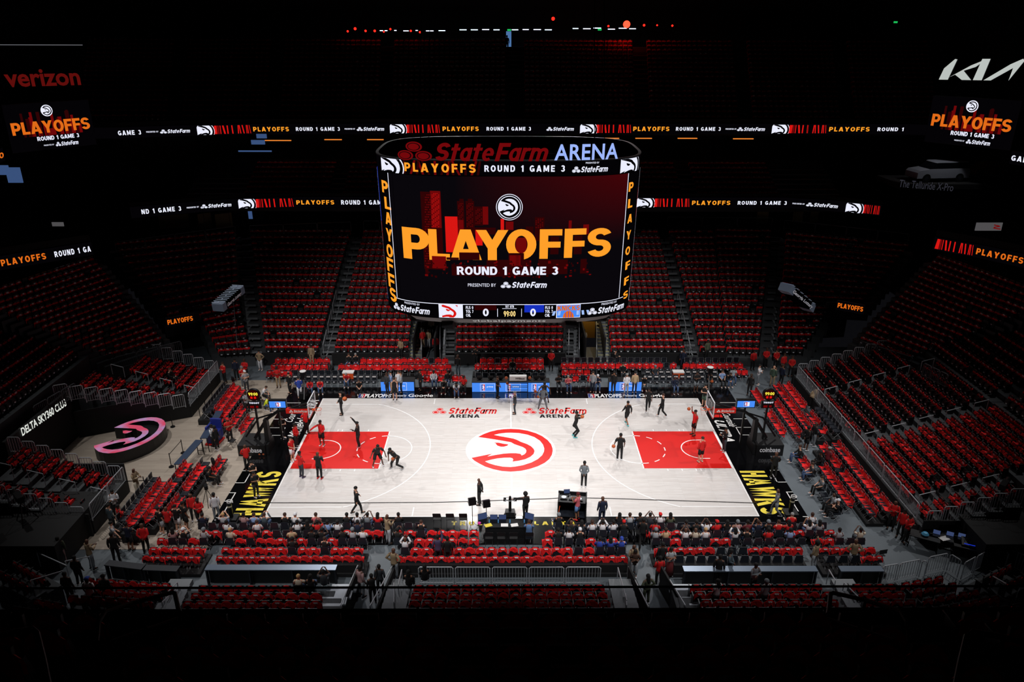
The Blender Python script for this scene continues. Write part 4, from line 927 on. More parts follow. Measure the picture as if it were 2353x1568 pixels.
def seat_parts(kind):
    """returns list of (part name, MB) in the seat's own frame, sitter looking along +y"""
    out = []
    if kind == 'stadium_seat':
        b = MB(); b.box((0, -.2, .62), (.46, .06, .5), BLKP, rx=-.12, taper=.9); out.append(('backrest', b))
        c = MB(); c.box((0, -.06, .4), (.43, .16, .36), BLKP, rx=.25); c.box((0, .04, .3), (.4, .04, .1), BLKP); out.append(('seat', c))
        t = MB(); t.quad((-.07, .075, .28), (.07, .075, .28), (.07, .055, .36), (-.07, .055, .36), TAG); out.append(('number_tag', t))
        f_ = MB(); f_.box((-.255, -.05, .3), (.035, .3, .6), BLKM); f_.box((-.255, .0, .6), (.05, .36, .03), BLKP); out.append(('armrest', f_))
    else:
        b = MB(); b.box((0, -.24, .66), (.45, .05, .4), PAD, rx=-.14, taper=.86); out.append(('backrest', b))
        c = MB(); c.box((0, 0, .44), (.44, .44, .07), PAD); c.box((0, .2, .42), (.42, .05, .05), PAD); out.append(('seat', c))
        for x in (-.21, .21):
            l = MB(); l.tube([(x, -.27, .82), (x, -.2, .44), (x, .2, 0)], .013, STEEL, 5); l.tube([(x, .1, .42), (x, -.24, 0)], .013, STEEL, 5); out.append(('leg', l))
        t = MB(); t.quad((-.06, .226, .38), (.06, .226, .38), (.06, .226, .45), (-.06, .226, .45), TAG); out.append(('number_tag', t))
    return out
def shirt_mb(var, kind, drape='all'):
    mb = MB(); yb, yf = (-.235, -.16) if kind == 'stadium_seat' else (-.28, -.2); top = .885
    if var == 'towel':
        mb.quad((-.17, -.19, .8), (.17, -.19, .8), (.16, -.17, .62), (-.16, -.17, .62), BLKP)
        for k in range(6): mb.quad((-.15+k*.05, -.183, .76), (-.11+k*.05, -.183, .76), (-.115+k*.05, -.16, .64), (-.14+k*.05, -.16, .64), SHW)
        return mb
    shell(mb, .485+.025*(var % 3), top, (.3 if drape == 'short' else .44)+.04*(var % 2), .24+.09*(var % 3), yb, yf, SHIRT, .4, var*13+5, 'full' if drape == 'full' else kind)
    if var % 4 != 3: prints(mb, top-.05, yf, yb, 1.0+.15*(var % 2))
    return mb
SPM = {k: seat_parts(k) for k in ('stadium_seat', 'courtside_chair')}
protos = {}
def proto(kind, name, label, cat):
    if kind not in protos:
        root = thing(name, (0, 0, 0), 0, label, cat)
        for n, mb in SPM[kind]: mb.build(n, root)
        protos[kind] = root; return root
    c = copy_tree(protos[kind]); c['label'] = label; c['category'] = cat; return c
shmesh = {}
def seatdist(p): return (Vector(p[:3])-CP).length
allseats = {'stadium_seat': [], 'courtside_chair': []}; allshirts = []; towels = []
rs = random.Random(21)
OCC = []        # seats taken by people: no shirt there
for kind, L, words, drape in ROWS:
    n = len(L)
    for i, s_ in enumerate(L):
        px, py = pr((s_[0], s_[1], s_[2]+.5)); vis = -60 < px < 2413 and -20 < py < 1600
        if not vis: continue
        allseats[kind].append((s_, words, i, n, drape))
        p = drape in ('all', 'short', 'full') and rs.random() < .975 or drape == 'mix' and rs.random() < .8
        if drape in ('red',): p = True
        if drape == 'dim': p = rs.random() < .9
        if p: allshirts.append((s_, words, i, n, kind, drape))
        if drape == 'towel': towels.append((s_, words, i, n, kind))
def ordn(i, n):
    def w(k): return ['1st', '2nd', '3rd'][k-1] if k < 4 else '%d%s' % (k, 'st' if k % 10 == 1 and k != 11 else 'nd' if k % 10 == 2 and k != 12 else 'rd' if k % 10 == 3 and k != 13 else 'th')
    if n == 1: return 'only'
    if i == 0: return 'first'
    if i == n-1: return 'last'
    return w(i+1)
def endword(words, s_): return 'from near end' if abs(abs(s_[3])-math.pi/2) < .3 else 'from left'
def merged(name, recs, fn, label, cat, group=None):
    """one 'stuff' object of many copies; fn(rec) -> (MB key, MB)"""
    cache = {}; V = []; Fi = []; MI = []; mats = []; off = 0; cnts = []
    for rec in recs:
        key, mb = fn(rec)
        if key not in cache:
            idx = []
            for m_ in mb.mats:
                if m_ not in mats: mats.append(m_)
            q = []
            for f_, mi in zip(mb.f, mb.m): q.append((f_, mats.index(mb.mats[mi])))
            cache[key] = (np.array(mb.v, float), q)
        v, q = cache[key]; x, y, z, rz = rec[0]; c, s_ = math.cos(rz), math.sin(rz)
        V.append(np.stack([v[:, 0]*c-v[:, 1]*s_+x, v[:, 0]*s_+v[:, 1]*c+y, v[:, 2]+z], 1))
        for f_, mi in q: Fi.append(tuple(a+off for a in f_)); MI.append(mi)
        off += len(v)
    me = bpy.data.meshes.new(name); me.from_pydata(np.concatenate(V).tolist(), [], Fi)
    for m_ in mats: me.materials.append(m_)
    me.polygons.foreach_set('material_index', MI); me.update()
    o = bpy.data.objects.new(name, me); COL.objects.link(o); return tag(o, label, cat, group, 'stuff')
ALLMB = {}
for k in SPM:
    mb = MB()
    for n, q in SPM[k]:
        off = len(mb.v); mb.v += q.v
        for f_, mi in zip(q.f, q.m): mb.f.append(tuple(a+off for a in f_)); mb.m.append(mb.mi(q.mats[mi]))
    ALLMB[k] = mb
NMAX = 300
words_adj = {'all': 'draped with a red shirt', 'mix': '', 'none': 'left bare', 'towel': 'with a dark printed towel', 'red': '', 'dim': 'in deep shadow'}
for kind, recs in allseats.items():
    recs.sort(key=lambda r: seatdist(r[0]))
    nm = 'black tip-up seat' if kind == 'stadium_seat' else 'padded folding chair'
    for s_, words, i, n, drape in recs[:NMAX]:
        r_ = proto(kind, kind, '%s, %s %s, %s' % (nm, ordn(i, n), endword(words, s_), words), 'seat' if kind == 'stadium_seat' else 'chair')
        r_.location = s_[:3]; r_.rotation_euler = (0, 0, s_[3]); r_['group'] = words
    if len(recs) > NMAX: merged(kind+'s', recs[NMAX:], lambda r: (0, ALLMB[kind]), 'remaining %ss filling the farther rows' % nm, 'seats')
def make_shirts():
    global allshirts, towels
    free = lambda s_: not any(abs(s_[0]-q[0]) < .2 and abs(s_[1]-q[1]) < .2 for q in OCC)
    allshirts = [r for r in allshirts if free(r[0])]; towels = [r for r in towels if free(r[0])]
    allshirts.sort(key=lambda r: seatdist(r[0]))
    SH = {}
    def shmb(r):
        v = (int(r[0][0]*37+r[0][1]*91) % 8, r[4], r[5] if r[5] in ('short', 'full') else 'all')
        if v not in SH: SH[v] = shirt_mb(*v)
        return v, SH[v]
    def put(name, meshkey, mb, s_, label, cat, group):
        if meshkey not in shmesh: o = mb.build(name, smooth=False); shmesh[meshkey] = o.data
        else: o = bpy.data.objects.new(name, shmesh[meshkey]); COL.objects.link(o)
        o.location = s_[:3]; o.rotation_euler = (0, 0, s_[3]); return tag(o, label, cat, group)
    for r in allshirts[:NMAX]:
        k, mb = shmb(r); s_, words, i, n = r[:4]
        put('red_shirt', k, mb, s_, 'red shirt on %s seat %s, %s' % (ordn(i, n), endword(words, s_), words), 'shirt', 'shirts on the '+words)
    merged('red_shirts', allshirts[NMAX:], shmb, 'red t-shirts draped over the farther seats all round the bowl', 'shirts')
    TWM = shirt_mb('towel', 'courtside_chair')
    for s_, words, i, n, kind in towels:
        put('printed_towel', 'tw', TWM, s_, 'printed black towel on %s chair from left, %s' % (ordn(i, n), words), 'towel', 'towels on the '+words)
# ================================================================ PEOPLE
def V3(*a): return Vector(a)
STAND = dict(pel=(0, 0, .97), wst=(0, .005, 1.13), chs=(0, .0, 1.36), nck=(0, -.01, 1.51), hd=(0, .015, 1.66), top=(0, .01, 1.76),
    shR=(.18, 0, 1.45), elR=(.23, -.03, 1.17), wrR=(.24, .06, .94), shL=(-.18, 0, 1.45), elL=(-.23, -.03, 1.17), wrL=(-.24, .06, .94),
    hpR=(.09, 0, .93), knR=(.11, .03, .50), anR=(.12, -.02, .09), hpL=(-.09, 0, .93), knL=(-.11, .03, .50), anL=(-.12, -.02, .09))
def P(base, **k): d = dict(base); d.update(k); return d
def shift(d, keys, v): 
    d = dict(d)
    for k in keys: d[k] = tuple(a+b for a, b in zip(d[k], v))
    return d
UP = ['wst', 'chs', 'nck', 'hd', 'top', 'shR', 'elR', 'wrR', 'shL', 'elL', 'wrL']
SIT = P(STAND, pel=(0, -.06, .55), wst=(0, -.1, .70), chs=(0, -.1, .92), nck=(0, -.08, 1.07), hd=(0, -.05, 1.22), top=(0, -.06, 1.32),
    shR=(.18, -.09, 1.01), elR=(.25, -.02, .76), wrR=(.14, .22, .64), shL=(-.18, -.09, 1.01), elL=(-.25, -.02, .76), wrL=(-.14, .22, .64),
    hpR=(.1, -.02, .55), knR=(.14, .38, .56), anR=(.15, .4, .1), hpL=(-.1, -.02, .55), knL=(-.14, .38, .56), anL=(-.15, .4, .1))
POSE = {
 'stand': STAND,
 'walk': P(STAND, knR=(.1, .17, .52), anR=(.1, .22, .1), knL=(-.1, -.02, .5), anL=(-.1, -.32, .14), elR=(.23, -.12, 1.19), wrR=(.24, -.1, .95), elL=(-.23, .08, 1.19), wrL=(-.22, .24, 1.02)),
 'folded': P(STAND, elR=(.27, .06, 1.2), wrR=(-.06, .2, 1.24), elL=(-.27, .06, 1.2), wrL=(.06, .22, 1.2)),
 'hips': P(STAND, elR=(.36, -.08, 1.2), wrR=(.19, .02, 1.03), elL=(-.36, -.08, 1.2), wrL=(-.19, .02, 1.03)),
 'point': P(STAND, elR=(.2, -.03, 1.18), wrR=(.18, .08, .96), elL=(-.42, .1, 1.4), wrL=(-.66, .2, 1.36), hpR=(.09, 0, .93), knR=(.08, .0, .5), anR=(.08, -.03, .09), knL=(-.08, .02, .5), anL=(-.07, 0, .09)),
 'phone': P(STAND, elR=(.26, .08, 1.2), wrR=(.1, .3, 1.26), elL=(-.26, .08, 1.2), wrL=(-.08, .3, 1.24)),
 'hold_front': P(STAND, elR=(.25, .02, 1.17), wrR=(.05, .2, 1.0), elL=(-.25, .02, 1.17), wrL=(-.05, .2, 1.0)),
 'arm_raise': P(STAND, elR=(.22, .12, 1.62), wrR=(.16, .18, 1.88), elL=(-.24, -.03, 1.18), wrL=(-.26, .05, .94)),
 'shoot': P(STAND, elR=(.22, .28, 1.42), wrR=(.1, .42, 1.6), elL=(-.2, .28, 1.38), wrL=(-.08, .42, 1.56), pel=(0, -.08, .86), hpR=(.09, -.08, .83), knR=(.12, .16, .48), anR=(.14, -.1, .09), hpL=(-.09, -.08, .83), knL=(-.12, .12, .46), anL=(-.16, -.16, .09)),
 'shoot_end': P(STAND, elR=(.22, .2, 1.66), wrR=(.16, .34, 1.9), elL=(-.24, .1, 1.25), wrL=(-.2, .26, 1.3), knR=(.08, .05, .5), anR=(.08, -.03, .12), knL=(-.08, .03, .5), anL=(-.08, -.05, .12)),
 'reach_side': P(STAND, elR=(.42, .12, 1.28), wrR=(.6, .26, 1.12), elL=(-.24, .03, 1.18), wrL=(-.14, .22, 1.05)),
 'ball_side': P(STAND, elR=(.25, -.05, 1.17), wrR=(.24, .06, .95), elL=(-.3, -.04, 1.18), wrL=(-.34, .08, .98)),
 'wide': P(STAND, knR=(.22, .06, .5), anR=(.3, 0, .09), knL=(-.22, .06, .5), anL=(-.3, 0, .09), elR=(.34, .06, 1.2), wrR=(.2, .24, 1.06), elL=(-.34, .06, 1.2), wrL=(-.2, .24, 1.06)),
 'wave_up': P(STAND, elR=(.3, .05, 1.64), wrR=(.3, .1, 1.9)),
 'behind': P(STAND, elR=(.26, -.1, 1.18), wrR=(.06, -.17, .98), elL=(-.26, -.1, 1.18), wrL=(-.06, -.17, .98)),
 'sit': SIT,
 'sit_fold': P(SIT, elR=(.27, .0, .8), wrR=(-.06, .14, .82), elL=(-.27, 0, .8), wrL=(.06, .16, .79)),
 'sit_photo': P(SIT, elR=(.3, .05, .95), wrR=(.12, .2, 1.16), elL=(-.3, .05, .95), wrL=(-.12, .2, 1.16)),
 'sit_cross': P(SIT, knR=(.08, .4, .6), anR=(-.22, .44, .56)),
}
def lean(d, dx, dy, frac=1.0):
    d = dict(d); z0 = d['pel'][2]
    for k in UP:
        x, y, z = d[k]; t = (z-z0); d[k] = (x+dx*t, y+dy*t, z-.25*abs(dx*t+dy*t)*frac)
    return d
POSE['defend'] = lean(P(STAND, pel=(0, -.14, .84), hpR=(.1, -.14, .82), hpL=(-.1, -.14, .82), knR=(.22, .1, .48), anR=(.3, -.06, .09), knL=(-.22, .1, .48), anL=(-.3, -.06, .09), elR=(.36, .2, 1.2), wrR=(.46, .42, 1.12), elL=(-.36, .2, 1.2), wrL=(-.4, .42, 1.0)), 0, .45)
POSE['dribble'] = lean(P(STAND, pel=(0, -.12, .82), hpR=(.1, -.12, .8), hpL=(-.1, -.12, .8), knR=(.2, .14, .46), anR=(.36, -.05, .09), knL=(-.16, .1, .45), anL=(-.28, -.3, .1), elR=(.28, .12, 1.12), wrR=(.22, .32, .86), elL=(-.34, .1, 1.15), wrL=(-.3, .34, 1.06)), 0, .5)
POSE['bend'] = lean(STAND, 0, .7)
POSE['sit_lean'] = lean(P(SIT, wrR=(.08, .34, .6), wrL=(-.08, .34, .6), elR=(.2, .14, .7), elL=(-.2, .14, .7)), 0, .5)
POSE['kneel'] = P(SIT, anR=(.16, .1, .1), anL=(-.16, -.1, .1))
RAD = dict(pel=.11, wst=.1, chs=.115, nck=.06, hd=.088, top=.07, sh=.062, el=.044, wr=.031, hp=.088, kn=.058, an=.042)
def skin_body(pz):
    d = POSE[pz]; vs = []; es = []; rr = []; ix = {}
    def v(n, p, r): ix[n] = len(vs); vs.append(tuple(p)); rr.append(r); return ix[n]
    for k in ('pel', 'wst', 'chs', 'nck', 'hd', 'top'): v(k, d[k], RAD[k])
    for a, b in (('pel', 'wst'), ('wst', 'chs'), ('chs', 'nck'), ('nck', 'hd'), ('hd', 'top')): es.append((ix[a], ix[b]))
    h = Vector(d['hd']); up = (Vector(d['top'])-h).normalized()
    n = v('nose', h+Vector((0, .105, -.01)), .016); es.append((ix['hd'], n))
    for s in (1, -1): n = v('ear', h+Vector((s*.095, 0, -.005)), .018); es.append((ix['hd'], n))
    for s, q in ((1, 'R'), (-1, 'L')):
        v('sh'+q, d['sh'+q], RAD['sh']); v('el'+q, d['el'+q], RAD['el']); v('wr'+q, d['wr'+q], RAD['wr'])
        es += [(ix['chs'], ix['sh'+q]), (ix['sh'+q], ix['el'+q]), (ix['el'+q], ix['wr'+q])]
        w = Vector(d['wr'+q]); f = (w-Vector(d['el'+q])).normalized(); sd = f.cross(Vector((0, 0, 1))) if abs(f.z) < .8 else Vector((0, 1, 0)); sd.normalize()
        pm = v('pm'+q, w+f*.07, .03); es.append((ix['wr'+q], pm)); cur = f.cross(sd)*.3
        for k, (o_, l) in enumerate(((-.027, .065), (-.009, .075), (.009, .07), (.027, .055))):
            b0 = w+f*.1+sd*o_; k1 = v('f%d%s' % (k, q), b0, .0095); k2 = v('g%d%s' % (k, q), b0+(f+cur).normalized()*l*.5, .0088); k3 = v('h%d%s' % (k, q), b0+(f+cur*2.6).normalized()*l, .0078)
            es += [(pm, k1), (k1, k2), (k2, k3)]
        t1 = v('t'+q, w+f*.05+sd*.045, .0115); t2 = v('u'+q, w+f*.095+sd*.065, .0095); es += [(pm, t1), (t1, t2)]
        v('hp'+q, d['hp'+q], RAD['hp']); v('kn'+q, d['kn'+q], RAD['kn']); v('an'+q, d['an'+q], RAD['an'])
        t = v('to'+q, Vector(d['an'+q])+toe(pz, q)*.15-Vector((0, 0, .04)), .034)
        es += [(ix['pel'], ix['hp'+q]), (ix['hp'+q], ix['kn'+q]), (ix['kn'+q], ix['an'+q]), (ix['an'+q], t)]
    me = bpy.data.meshes.new('b'); me.from_pydata(vs, es, []); o = bpy.data.objects.new('b', me); COL.objects.link(o)
    sk = o.modifiers.new('s', 'SKIN'); o.modifiers.new('u', 'SUBSURF').levels = 1
    for i, s in enumerate(me.skin_vertices[0].data if me.skin_vertices else []): s.radius = (rr[i], rr[i]); s.use_root = (i == 0)
    if not me.skin_vertices: raise RuntimeError('no skin')
    dg = bpy.context.evaluated_depsgraph_get(); m2 = bpy.data.meshes.new_from_object(o.evaluated_get(dg)); bpy.data.objects.remove(o); bpy.data.meshes.remove(me)
    m2.name = 'body'; m2.polygons.foreach_set('use_smooth', [True]*len(m2.polygons)); return m2
def toe(pz, q):
    d = POSE[pz]; k = Vector(d['kn'+q]); a = Vector(d['an'+q]); return Vector(((a.x-(.0))*.25, 1, 0)).normalized()
def loft(mb, rings, m, n=12):
    """rings: (centre, rx, ry, side vector)"""
    vs = []; fs = []; N = len(rings)
    for i, (c, rx, ry, sd) in enumerate(rings):
        c = Vector(c); a = Vector(rings[max(0, i-1)][0]); b = Vector(rings[min(N-1, i+1)][0]); t = (b-a).normalized(); sx = Vector(sd); sx = (sx-t*sx.dot(t)).normalized(); sy = t.cross(sx)
        for k in range(n): q = 2*math.pi*k/n; vs.append(c+sx*(rx*math.cos(q))+sy*(ry*math.sin(q)))
    for i in range(N-1):
        for k in range(n): fs.append((i*n+k, i*n+(k+1) % n, (i+1)*n+(k+1) % n, (i+1)*n+k))
    fs.append(tuple(range(n))[::-1]); fs.append(tuple((N-1)*n+k for k in range(n))); mb.add(vs, fs, m)
X1 = (1, 0, 0); DUM = BLKP
def top_mb(pz, sleeve, fem=False):
    d = {k: Vector(v) for k, v in POSE[pz].items()}; mb = MB(); dn = (d['pel']-d['wst']).normalized()
    hem = .06 if pz.startswith('sit') or pz == 'kneel' else .12
    loft(mb, [(d['pel']+dn*hem*(.3 if hem < .1 else 1), .178, .125, X1), (d['pel'], .172, .122, X1), (d['wst'], .158, .112, X1), (d['wst'].lerp(d['chs'], .5), .168, .118, X1), (d['chs'], .182, .122, X1), (d['chs'].lerp(d['nck'], .6), .17, .1, X1), (d['nck'], .085, .07, X1)], DUM)
    for q in 'RL':
        s, e, w = d['sh'+q], d['el'+q], d['wr'+q]; s = s-Vector((0, 0, .025)); inn = s.lerp(d['chs'], .4); side_ = (0, 1, .01)
        if sleeve == 'long': loft(mb, [(inn, .05, .05, side_), (s, .066, .066, side_), (s.lerp(e, .5), .062, .064, side_), (e, .056, .056, side_), (e.lerp(w, .6), .05, .05, side_), (w, .046, .046, side_)], DUM, 8)
        elif sleeve == 'short': loft(mb, [(inn, .05, .05, side_), (s, .068, .068, side_), (s.lerp(e, .35), .072, .074, side_), (s.lerp(e, .72), .072, .072, side_)], DUM, 8)
    return mb
def bot_mb(pz, ln):
    d = {k: Vector(v) for k, v in POSE[pz].items()}; mb = MB(); sit = pz.startswith('sit') or pz == 'kneel'
    dz = Vector((0, 0, .06)); loft(mb, [(d['pel']-dz*1.2, .15, .12, X1), (d['pel'], .165, .115, X1), (d['wst'].lerp(d['pel'], .5), .155, .108, X1)], DUM)
    for q in 'RL':
        h, k, a = d['hp'+q], d['kn'+q], d['an'+q]; sv = X1
        if ln == 'long': loft(mb, [(h, .1, .105, sv), (h.lerp(k, .5), .088, .09, sv), (k, .07, .07, sv), (k.lerp(a, .5), .062, .062, sv), (a+(k-a).normalized()*.01, .055, .055, sv)], DUM, 10)
        elif ln == 'skirt': pass
        else: loft(mb, [(h, .105, .11, sv), (h.lerp(k, .5), .1, .1, sv), (h.lerp(k, .86), .098, .098, sv)], DUM, 10)
    if ln == 'skirt': loft(mb, [((0, 0, .12), .24, .24, X1), ((0, 0, .5), .2, .17, X1), (d['pel'], .17, .12, X1)], DUM)
    return mb
def shoe_mb(pz, q):
    a = Vector(POSE[pz]['an'+q]); t = toe(pz, q); mb = MB(); a0 = a-Vector((0, 0, .05))
    loft(mb, [(a0-t*.07, .035, .035, (t.y, -t.x, 0)), (a0-t*.03, .044, .05, (t.y, -t.x, 0)), (a0+t*.07, .047, .04, (t.y, -t.x, 0)), (a0+t*.15-Vector((0, 0, .008)), .045, .032, (t.y, -t.x, 0)), (a0+t*.2-Vector((0, 0, .012)), .025, .024, (t.y, -t.x, 0))], DUM, 10); return mb
def hair_mb(pz, st):
    d = POSE[pz]; h = Vector(d['hd']); tp = Vector(d['top']); up = (tp-h).normalized(); mb = MB(); c = h+up*.035-Vector((0, .012, 0))
    def cap(r, zlo, m=DUM, sc=1.0, cc=c):
        vs = []; fs = []; nn = 12
        for i in range(6):
            t = (1-i/5)*(math.pi/2-zlo)+zlo; 
            for k in range(nn): a = 2*math.pi*k/nn; vs.append(cc+Vector((r*math.cos(t)*math.cos(a), r*1.12*math.cos(t)*math.sin(a), r*math.sin(t)*sc)))
        for i in range(5):
            for k in range(nn): fs.append((i*nn+k, i*nn+(k+1) % nn, (i+1)*nn+(k+1) % nn, (i+1)*nn+k))
        mb.add(vs, fs, m)
    if st == 'short': cap(.1, -.15, sc=1.05)
    elif st == 'afro': cap(.135, -.6, sc=1.05)
    elif st == 'long':
        cap(.104, -.25, sc=1.06); loft(mb, [(c+Vector((0, -.03, .0)), .1, .07, X1), (c+Vector((0, -.06, -.12)), .105, .055, X1), (c+Vector((0, -.09, -.26)), .1, .045, X1), (c+Vector((0, -.1, -.38)), .06, .03, X1)], DUM, 10)
    elif st == 'hood': cap(.118, -.8, sc=1.06)
    elif st in ('cap', 'backcap'):
        cap(.106, .0, sc=1.0); s = 1 if st == 'cap' else -1
        mb.box(c+Vector((0, s*.13, .01)), (.15, .12, .015), DUM, rx=-.1*s)
    elif st == 'head': cap(.104, -.1)
    return mb
PCACHE = {}
def part(key, name, mk, m, parent, smooth=True):
    if key not in PCACHE:
        g = mk()
        if isinstance(g, MB): o_ = g.build(name, smooth=smooth); PCACHE[key] = o_.data; bpy.data.objects.remove(o_)
        else: PCACHE[key] = g
        me = PCACHE[key]; me.materials.clear(); me.materials.append(DUM)
    o = bpy.data.objects.new(name, PCACHE[key]); COL.objects.link(o); o.parent = parent; o.material_slots[0].link = 'OBJECT'; o.material_slots[0].material = m; return o
SK = {'d': mat('skin_dark', (92, 58, 42), .6), 'm': mat('skin_brown', (140, 92, 66), .6), 'l': mat('skin_light', (214, 160, 132), .6)}
CC = dict(black=(17, 17, 19), red=(214, 24, 26), white=(226, 226, 230), grey=(120, 126, 132), lgrey=(168, 172, 178), navy=(24, 32, 56), blue=(44, 72, 170), sky=(140, 168, 214), khaki=(160, 138, 108), tan=(190, 164, 128), olive=(84, 92, 72), pink=(206, 96, 106), yellow=(214, 232, 40), green=(70, 92, 76), maroon=(112, 28, 42), charcoal=(52, 56, 62), denim=(88, 122, 170), jeans=(70, 92, 130), orange=(220, 90, 40), cream=(206, 196, 176), purple=(74, 62, 96), teal=(90, 200, 205), brown=(60, 38, 28), blond=(190, 150, 100), hairblack=(14, 12, 12), darkred=(90, 16, 20), hairgrey=(150, 148, 146), mauve=(178, 140, 140), slate=(70, 84, 92))
def cm(c): return mat('cloth_'+c, CC[c], .85)
def person(at_, face, pz='stand', top='black', sl='long', bot='black', bl='long', sk='d', hair='short', hc='hairblack', shoe='white', h=1.85, label='', grp=None):
    """at_: world point under the feet or on the chair; face: degrees, 0 = away from the camera, 90 = left, 180 = toward the camera"""
    r_ = thing('person', at_, face*D2R, label, 'person', grp); k = h/1.8; r_.scale = (k, k, k)
    part(('b', pz), 'body', lambda: skin_body(pz), SK[sk], r_)
    jersey = sl == 'none'
    part(('t', pz, sl), {'long': 'sweatshirt', 'short': 't_shirt', 'none': 'jersey'}[sl], lambda: top_mb(pz, sl), cm(top), r_)
    part(('u', pz, bl), {'long': 'trousers', 'shorts': 'shorts', 'skirt': 'skirt'}[bl], lambda: bot_mb(pz, bl), cm(bot), r_)
    for q in 'RL': part(('s', pz, q), 'shoe', lambda: shoe_mb(pz, q), cm(shoe), r_)
    if hair != 'bald': part(('h', pz, hair), {'cap': 'cap', 'backcap': 'cap', 'hood': 'hood'}.get(hair, 'hair'), lambda: hair_mb(pz, hair), cm(hc), r_)
    return r_
def pf(px, py, z=.03): p = gz(px, py, z); return (p.x, p.y, z)
BALL = mat('basketball_orange', (196, 92, 40), .6, noise=.15, bump=.2, nscale=60)
def ball(p, label, grp=None, r=.12):
    mb = MB(); n = 14; vs = []; fs = []
    mb.lathe((0, 0, 0), [(r*math.sin(math.pi*i/10)+.0005, -r*math.cos(math.pi*i/10)) for i in range(11)], BALL, 16)
    o = mb.build('basketball', smooth=True); s = MB()
    for ax in range(3):
        pts = []
        for k in range(20):
            a = 2*math.pi*k/20; c, q = r*1.003*math.cos(a), r*1.003*math.sin(a); pts.append([(0, c, q), (c, 0, q), (c, q, 0)][ax])
        s.tube(pts, .004, BLKP, 4, closed=True)
    s.build('seam', o); o.location = p; return tag(o, label, 'ball', grp)
pe = person
# ----- players and staff on and around the court, left half
pe(pf(786, 953), 100, 'hold_front', 'black', 'long', 'black', sk='l', shoe='black', h=1.9, label='person in black standing behind the left hoop net holding hands together')
pe(pf(705, 996), 230, 'behind', 'red', 'short', 'black', shoe='black', h=1.9, label='person in red shirt and black trousers standing under the left backboard')
pe(pf(741, 1024), 165, 'reach_side', 'red', 'long', 'black', 'shorts', hair='short', h=1.95, label='player in long-sleeved red top reaching out in the left key')
pe(pf(825, 1029), 85, 'shoot_end', 'black', 'long', 'black', shoe='pink', h=2.0, label='player in black with pink shoes finishing a shot in the left key')
pe(pf(869, 1072), 200, 'defend', 'black', 'short', 'black', 'shorts', h=1.95, label='player in black shorts crouching to defend at the left free-throw line')
pe(pf(910, 1080), 150, 'dribble', 'black', 'short', 'black', h=1.98, shoe='lgrey', label='player in black leaning low and dribbling right of the left key')
pe(pf(735, 1100), 345, 'phone', 'black', 'long', 'black', hair='bald', shoe='red', h=1.95, label='coach in black sweatshirt with white back print and red shoes beside the left key')
pe(pf(694, 1097), 320, 'hold_front', 'red', 'long', 'charcoal', shoe='purple', h=1.9, label='person in red jacket and dark trousers with purple shoes at the left key corner')
pe(pf(673, 1060), 250, 'hold_front', 'red', 'short', 'white', 'shorts', hair='cap', h=1.85, sk='l', label='person in red shirt and black cap standing on the left baseline')
pe(pf(682, 1028), 260, 'hold_front', 'red', 'long', 'black', hair='cap', h=1.85, label='person in red top behind the one in black cap on the left baseline')
pe(pf(822, 1180), 300, 'walk', 'black', 'long', 'black', hair='short', sk='l', shoe='black', h=1.85, label='person in black with camera walking along the near sideline at left')
# centre and right half
pe(pf(1183, 951), 90, 'stand', 'charcoal', 'long', 'charcoal', sk='l', hair='short', hc='hairgrey', shoe='black', h=1.85, label='grey-haired person in dark suit standing at the far end of the halfway line')
pe(pf(1247, 941), 180, 'wide', 'grey', 'long', 'grey', hair='short', h=1.9, label='person in grey sweatsuit facing away in front of the scorer table')
pe(pf(1250, 924), 180, 'defend', 'black', 'none', 'black', 'shorts', hair='short', h=1.95, shoe='black', label='player crouching with ball behind the person in grey sweatsuit')
pe(pf(1323, 1004), 270, 'shoot', 'black', 'short', 'black', h=2.0, shoe='teal', label='player in black with teal shoes about to shoot right of the centre logo')
pe(pf(1440, 976), 25, 'walk', 'black', 'long', 'black', 'shorts', sk='m', h=1.9, shoe='teal', label='player in black shorts and teal shoes walking away right of centre')
pe(pf(1488, 944), 170, 'walk', 'black', 'short', 'black', h=1.9, label='player in black with orange chest print walking near the far sideline')
pe(pf(1520, 958), 90, 'walk', 'black', 'long', 'black', sk='l', h=1.9, hc='brown', label='person in black sweatsuit walking left near the far sideline')
pe(pf(1423, 1057), 350, 'ball_side', 'black', 'short', 'black', h=2.0, label='large player in black holding a ball at his left hip beside the right key')
pe(pf(1593, 1000), 110, 'arm_raise', 'red', 'short', 'black', 'shorts', sk='m', shoe='black', h=1.98, label='player in red shirt holding a ball high at the far edge of the right key')
pe(pf(1609, 1062), 20, 'stand', 'red', 'long', 'black', 'shorts', sk='l', hc='brown', shoe='cream', h=1.9, label='player in red long-sleeved top and black shorts standing in the right key')
pe(pf(1341, 1119), 350, 'behind', 'grey', 'long', 'black', h=1.85, label='person in grey sweater and black trousers facing away right of centre')
pe(pf(1102, 1160), 80, 'behind', 'black', 'long', 'black', hair='bald', shoe='black', h=1.85, label='bald person in black looking left below the centre logo')
pe(pf(1207, 1192), 20, 'point', 'black', 'long', 'black', hair='afro', shoe='black', h=1.8, label='slim person in black with bushy hair stretching an arm left near the camera stand')
pe(pf(1382, 1206), 10, 'stand', 'navy', 'long', 'navy', hair='bald', shoe='black', h=1.92, label='tall person in dark suit standing on the near sideline right of centre')
pe(pf(1326, 1194), 55, 'phone', 'pink', 'short', 'denim', 'shorts', sk='m', hair='short', hc='darkred', shoe='red', h=1.85, label='person in pink jersey and denim shorts working at the dj booth')
pe(pf(1617, 934), 130, 'phone', 'black', 'short', 'green', 'shorts', sk='l', hair='short', shoe='black', h=1.85, label='person in black shirt and green shorts behind the right backboard')
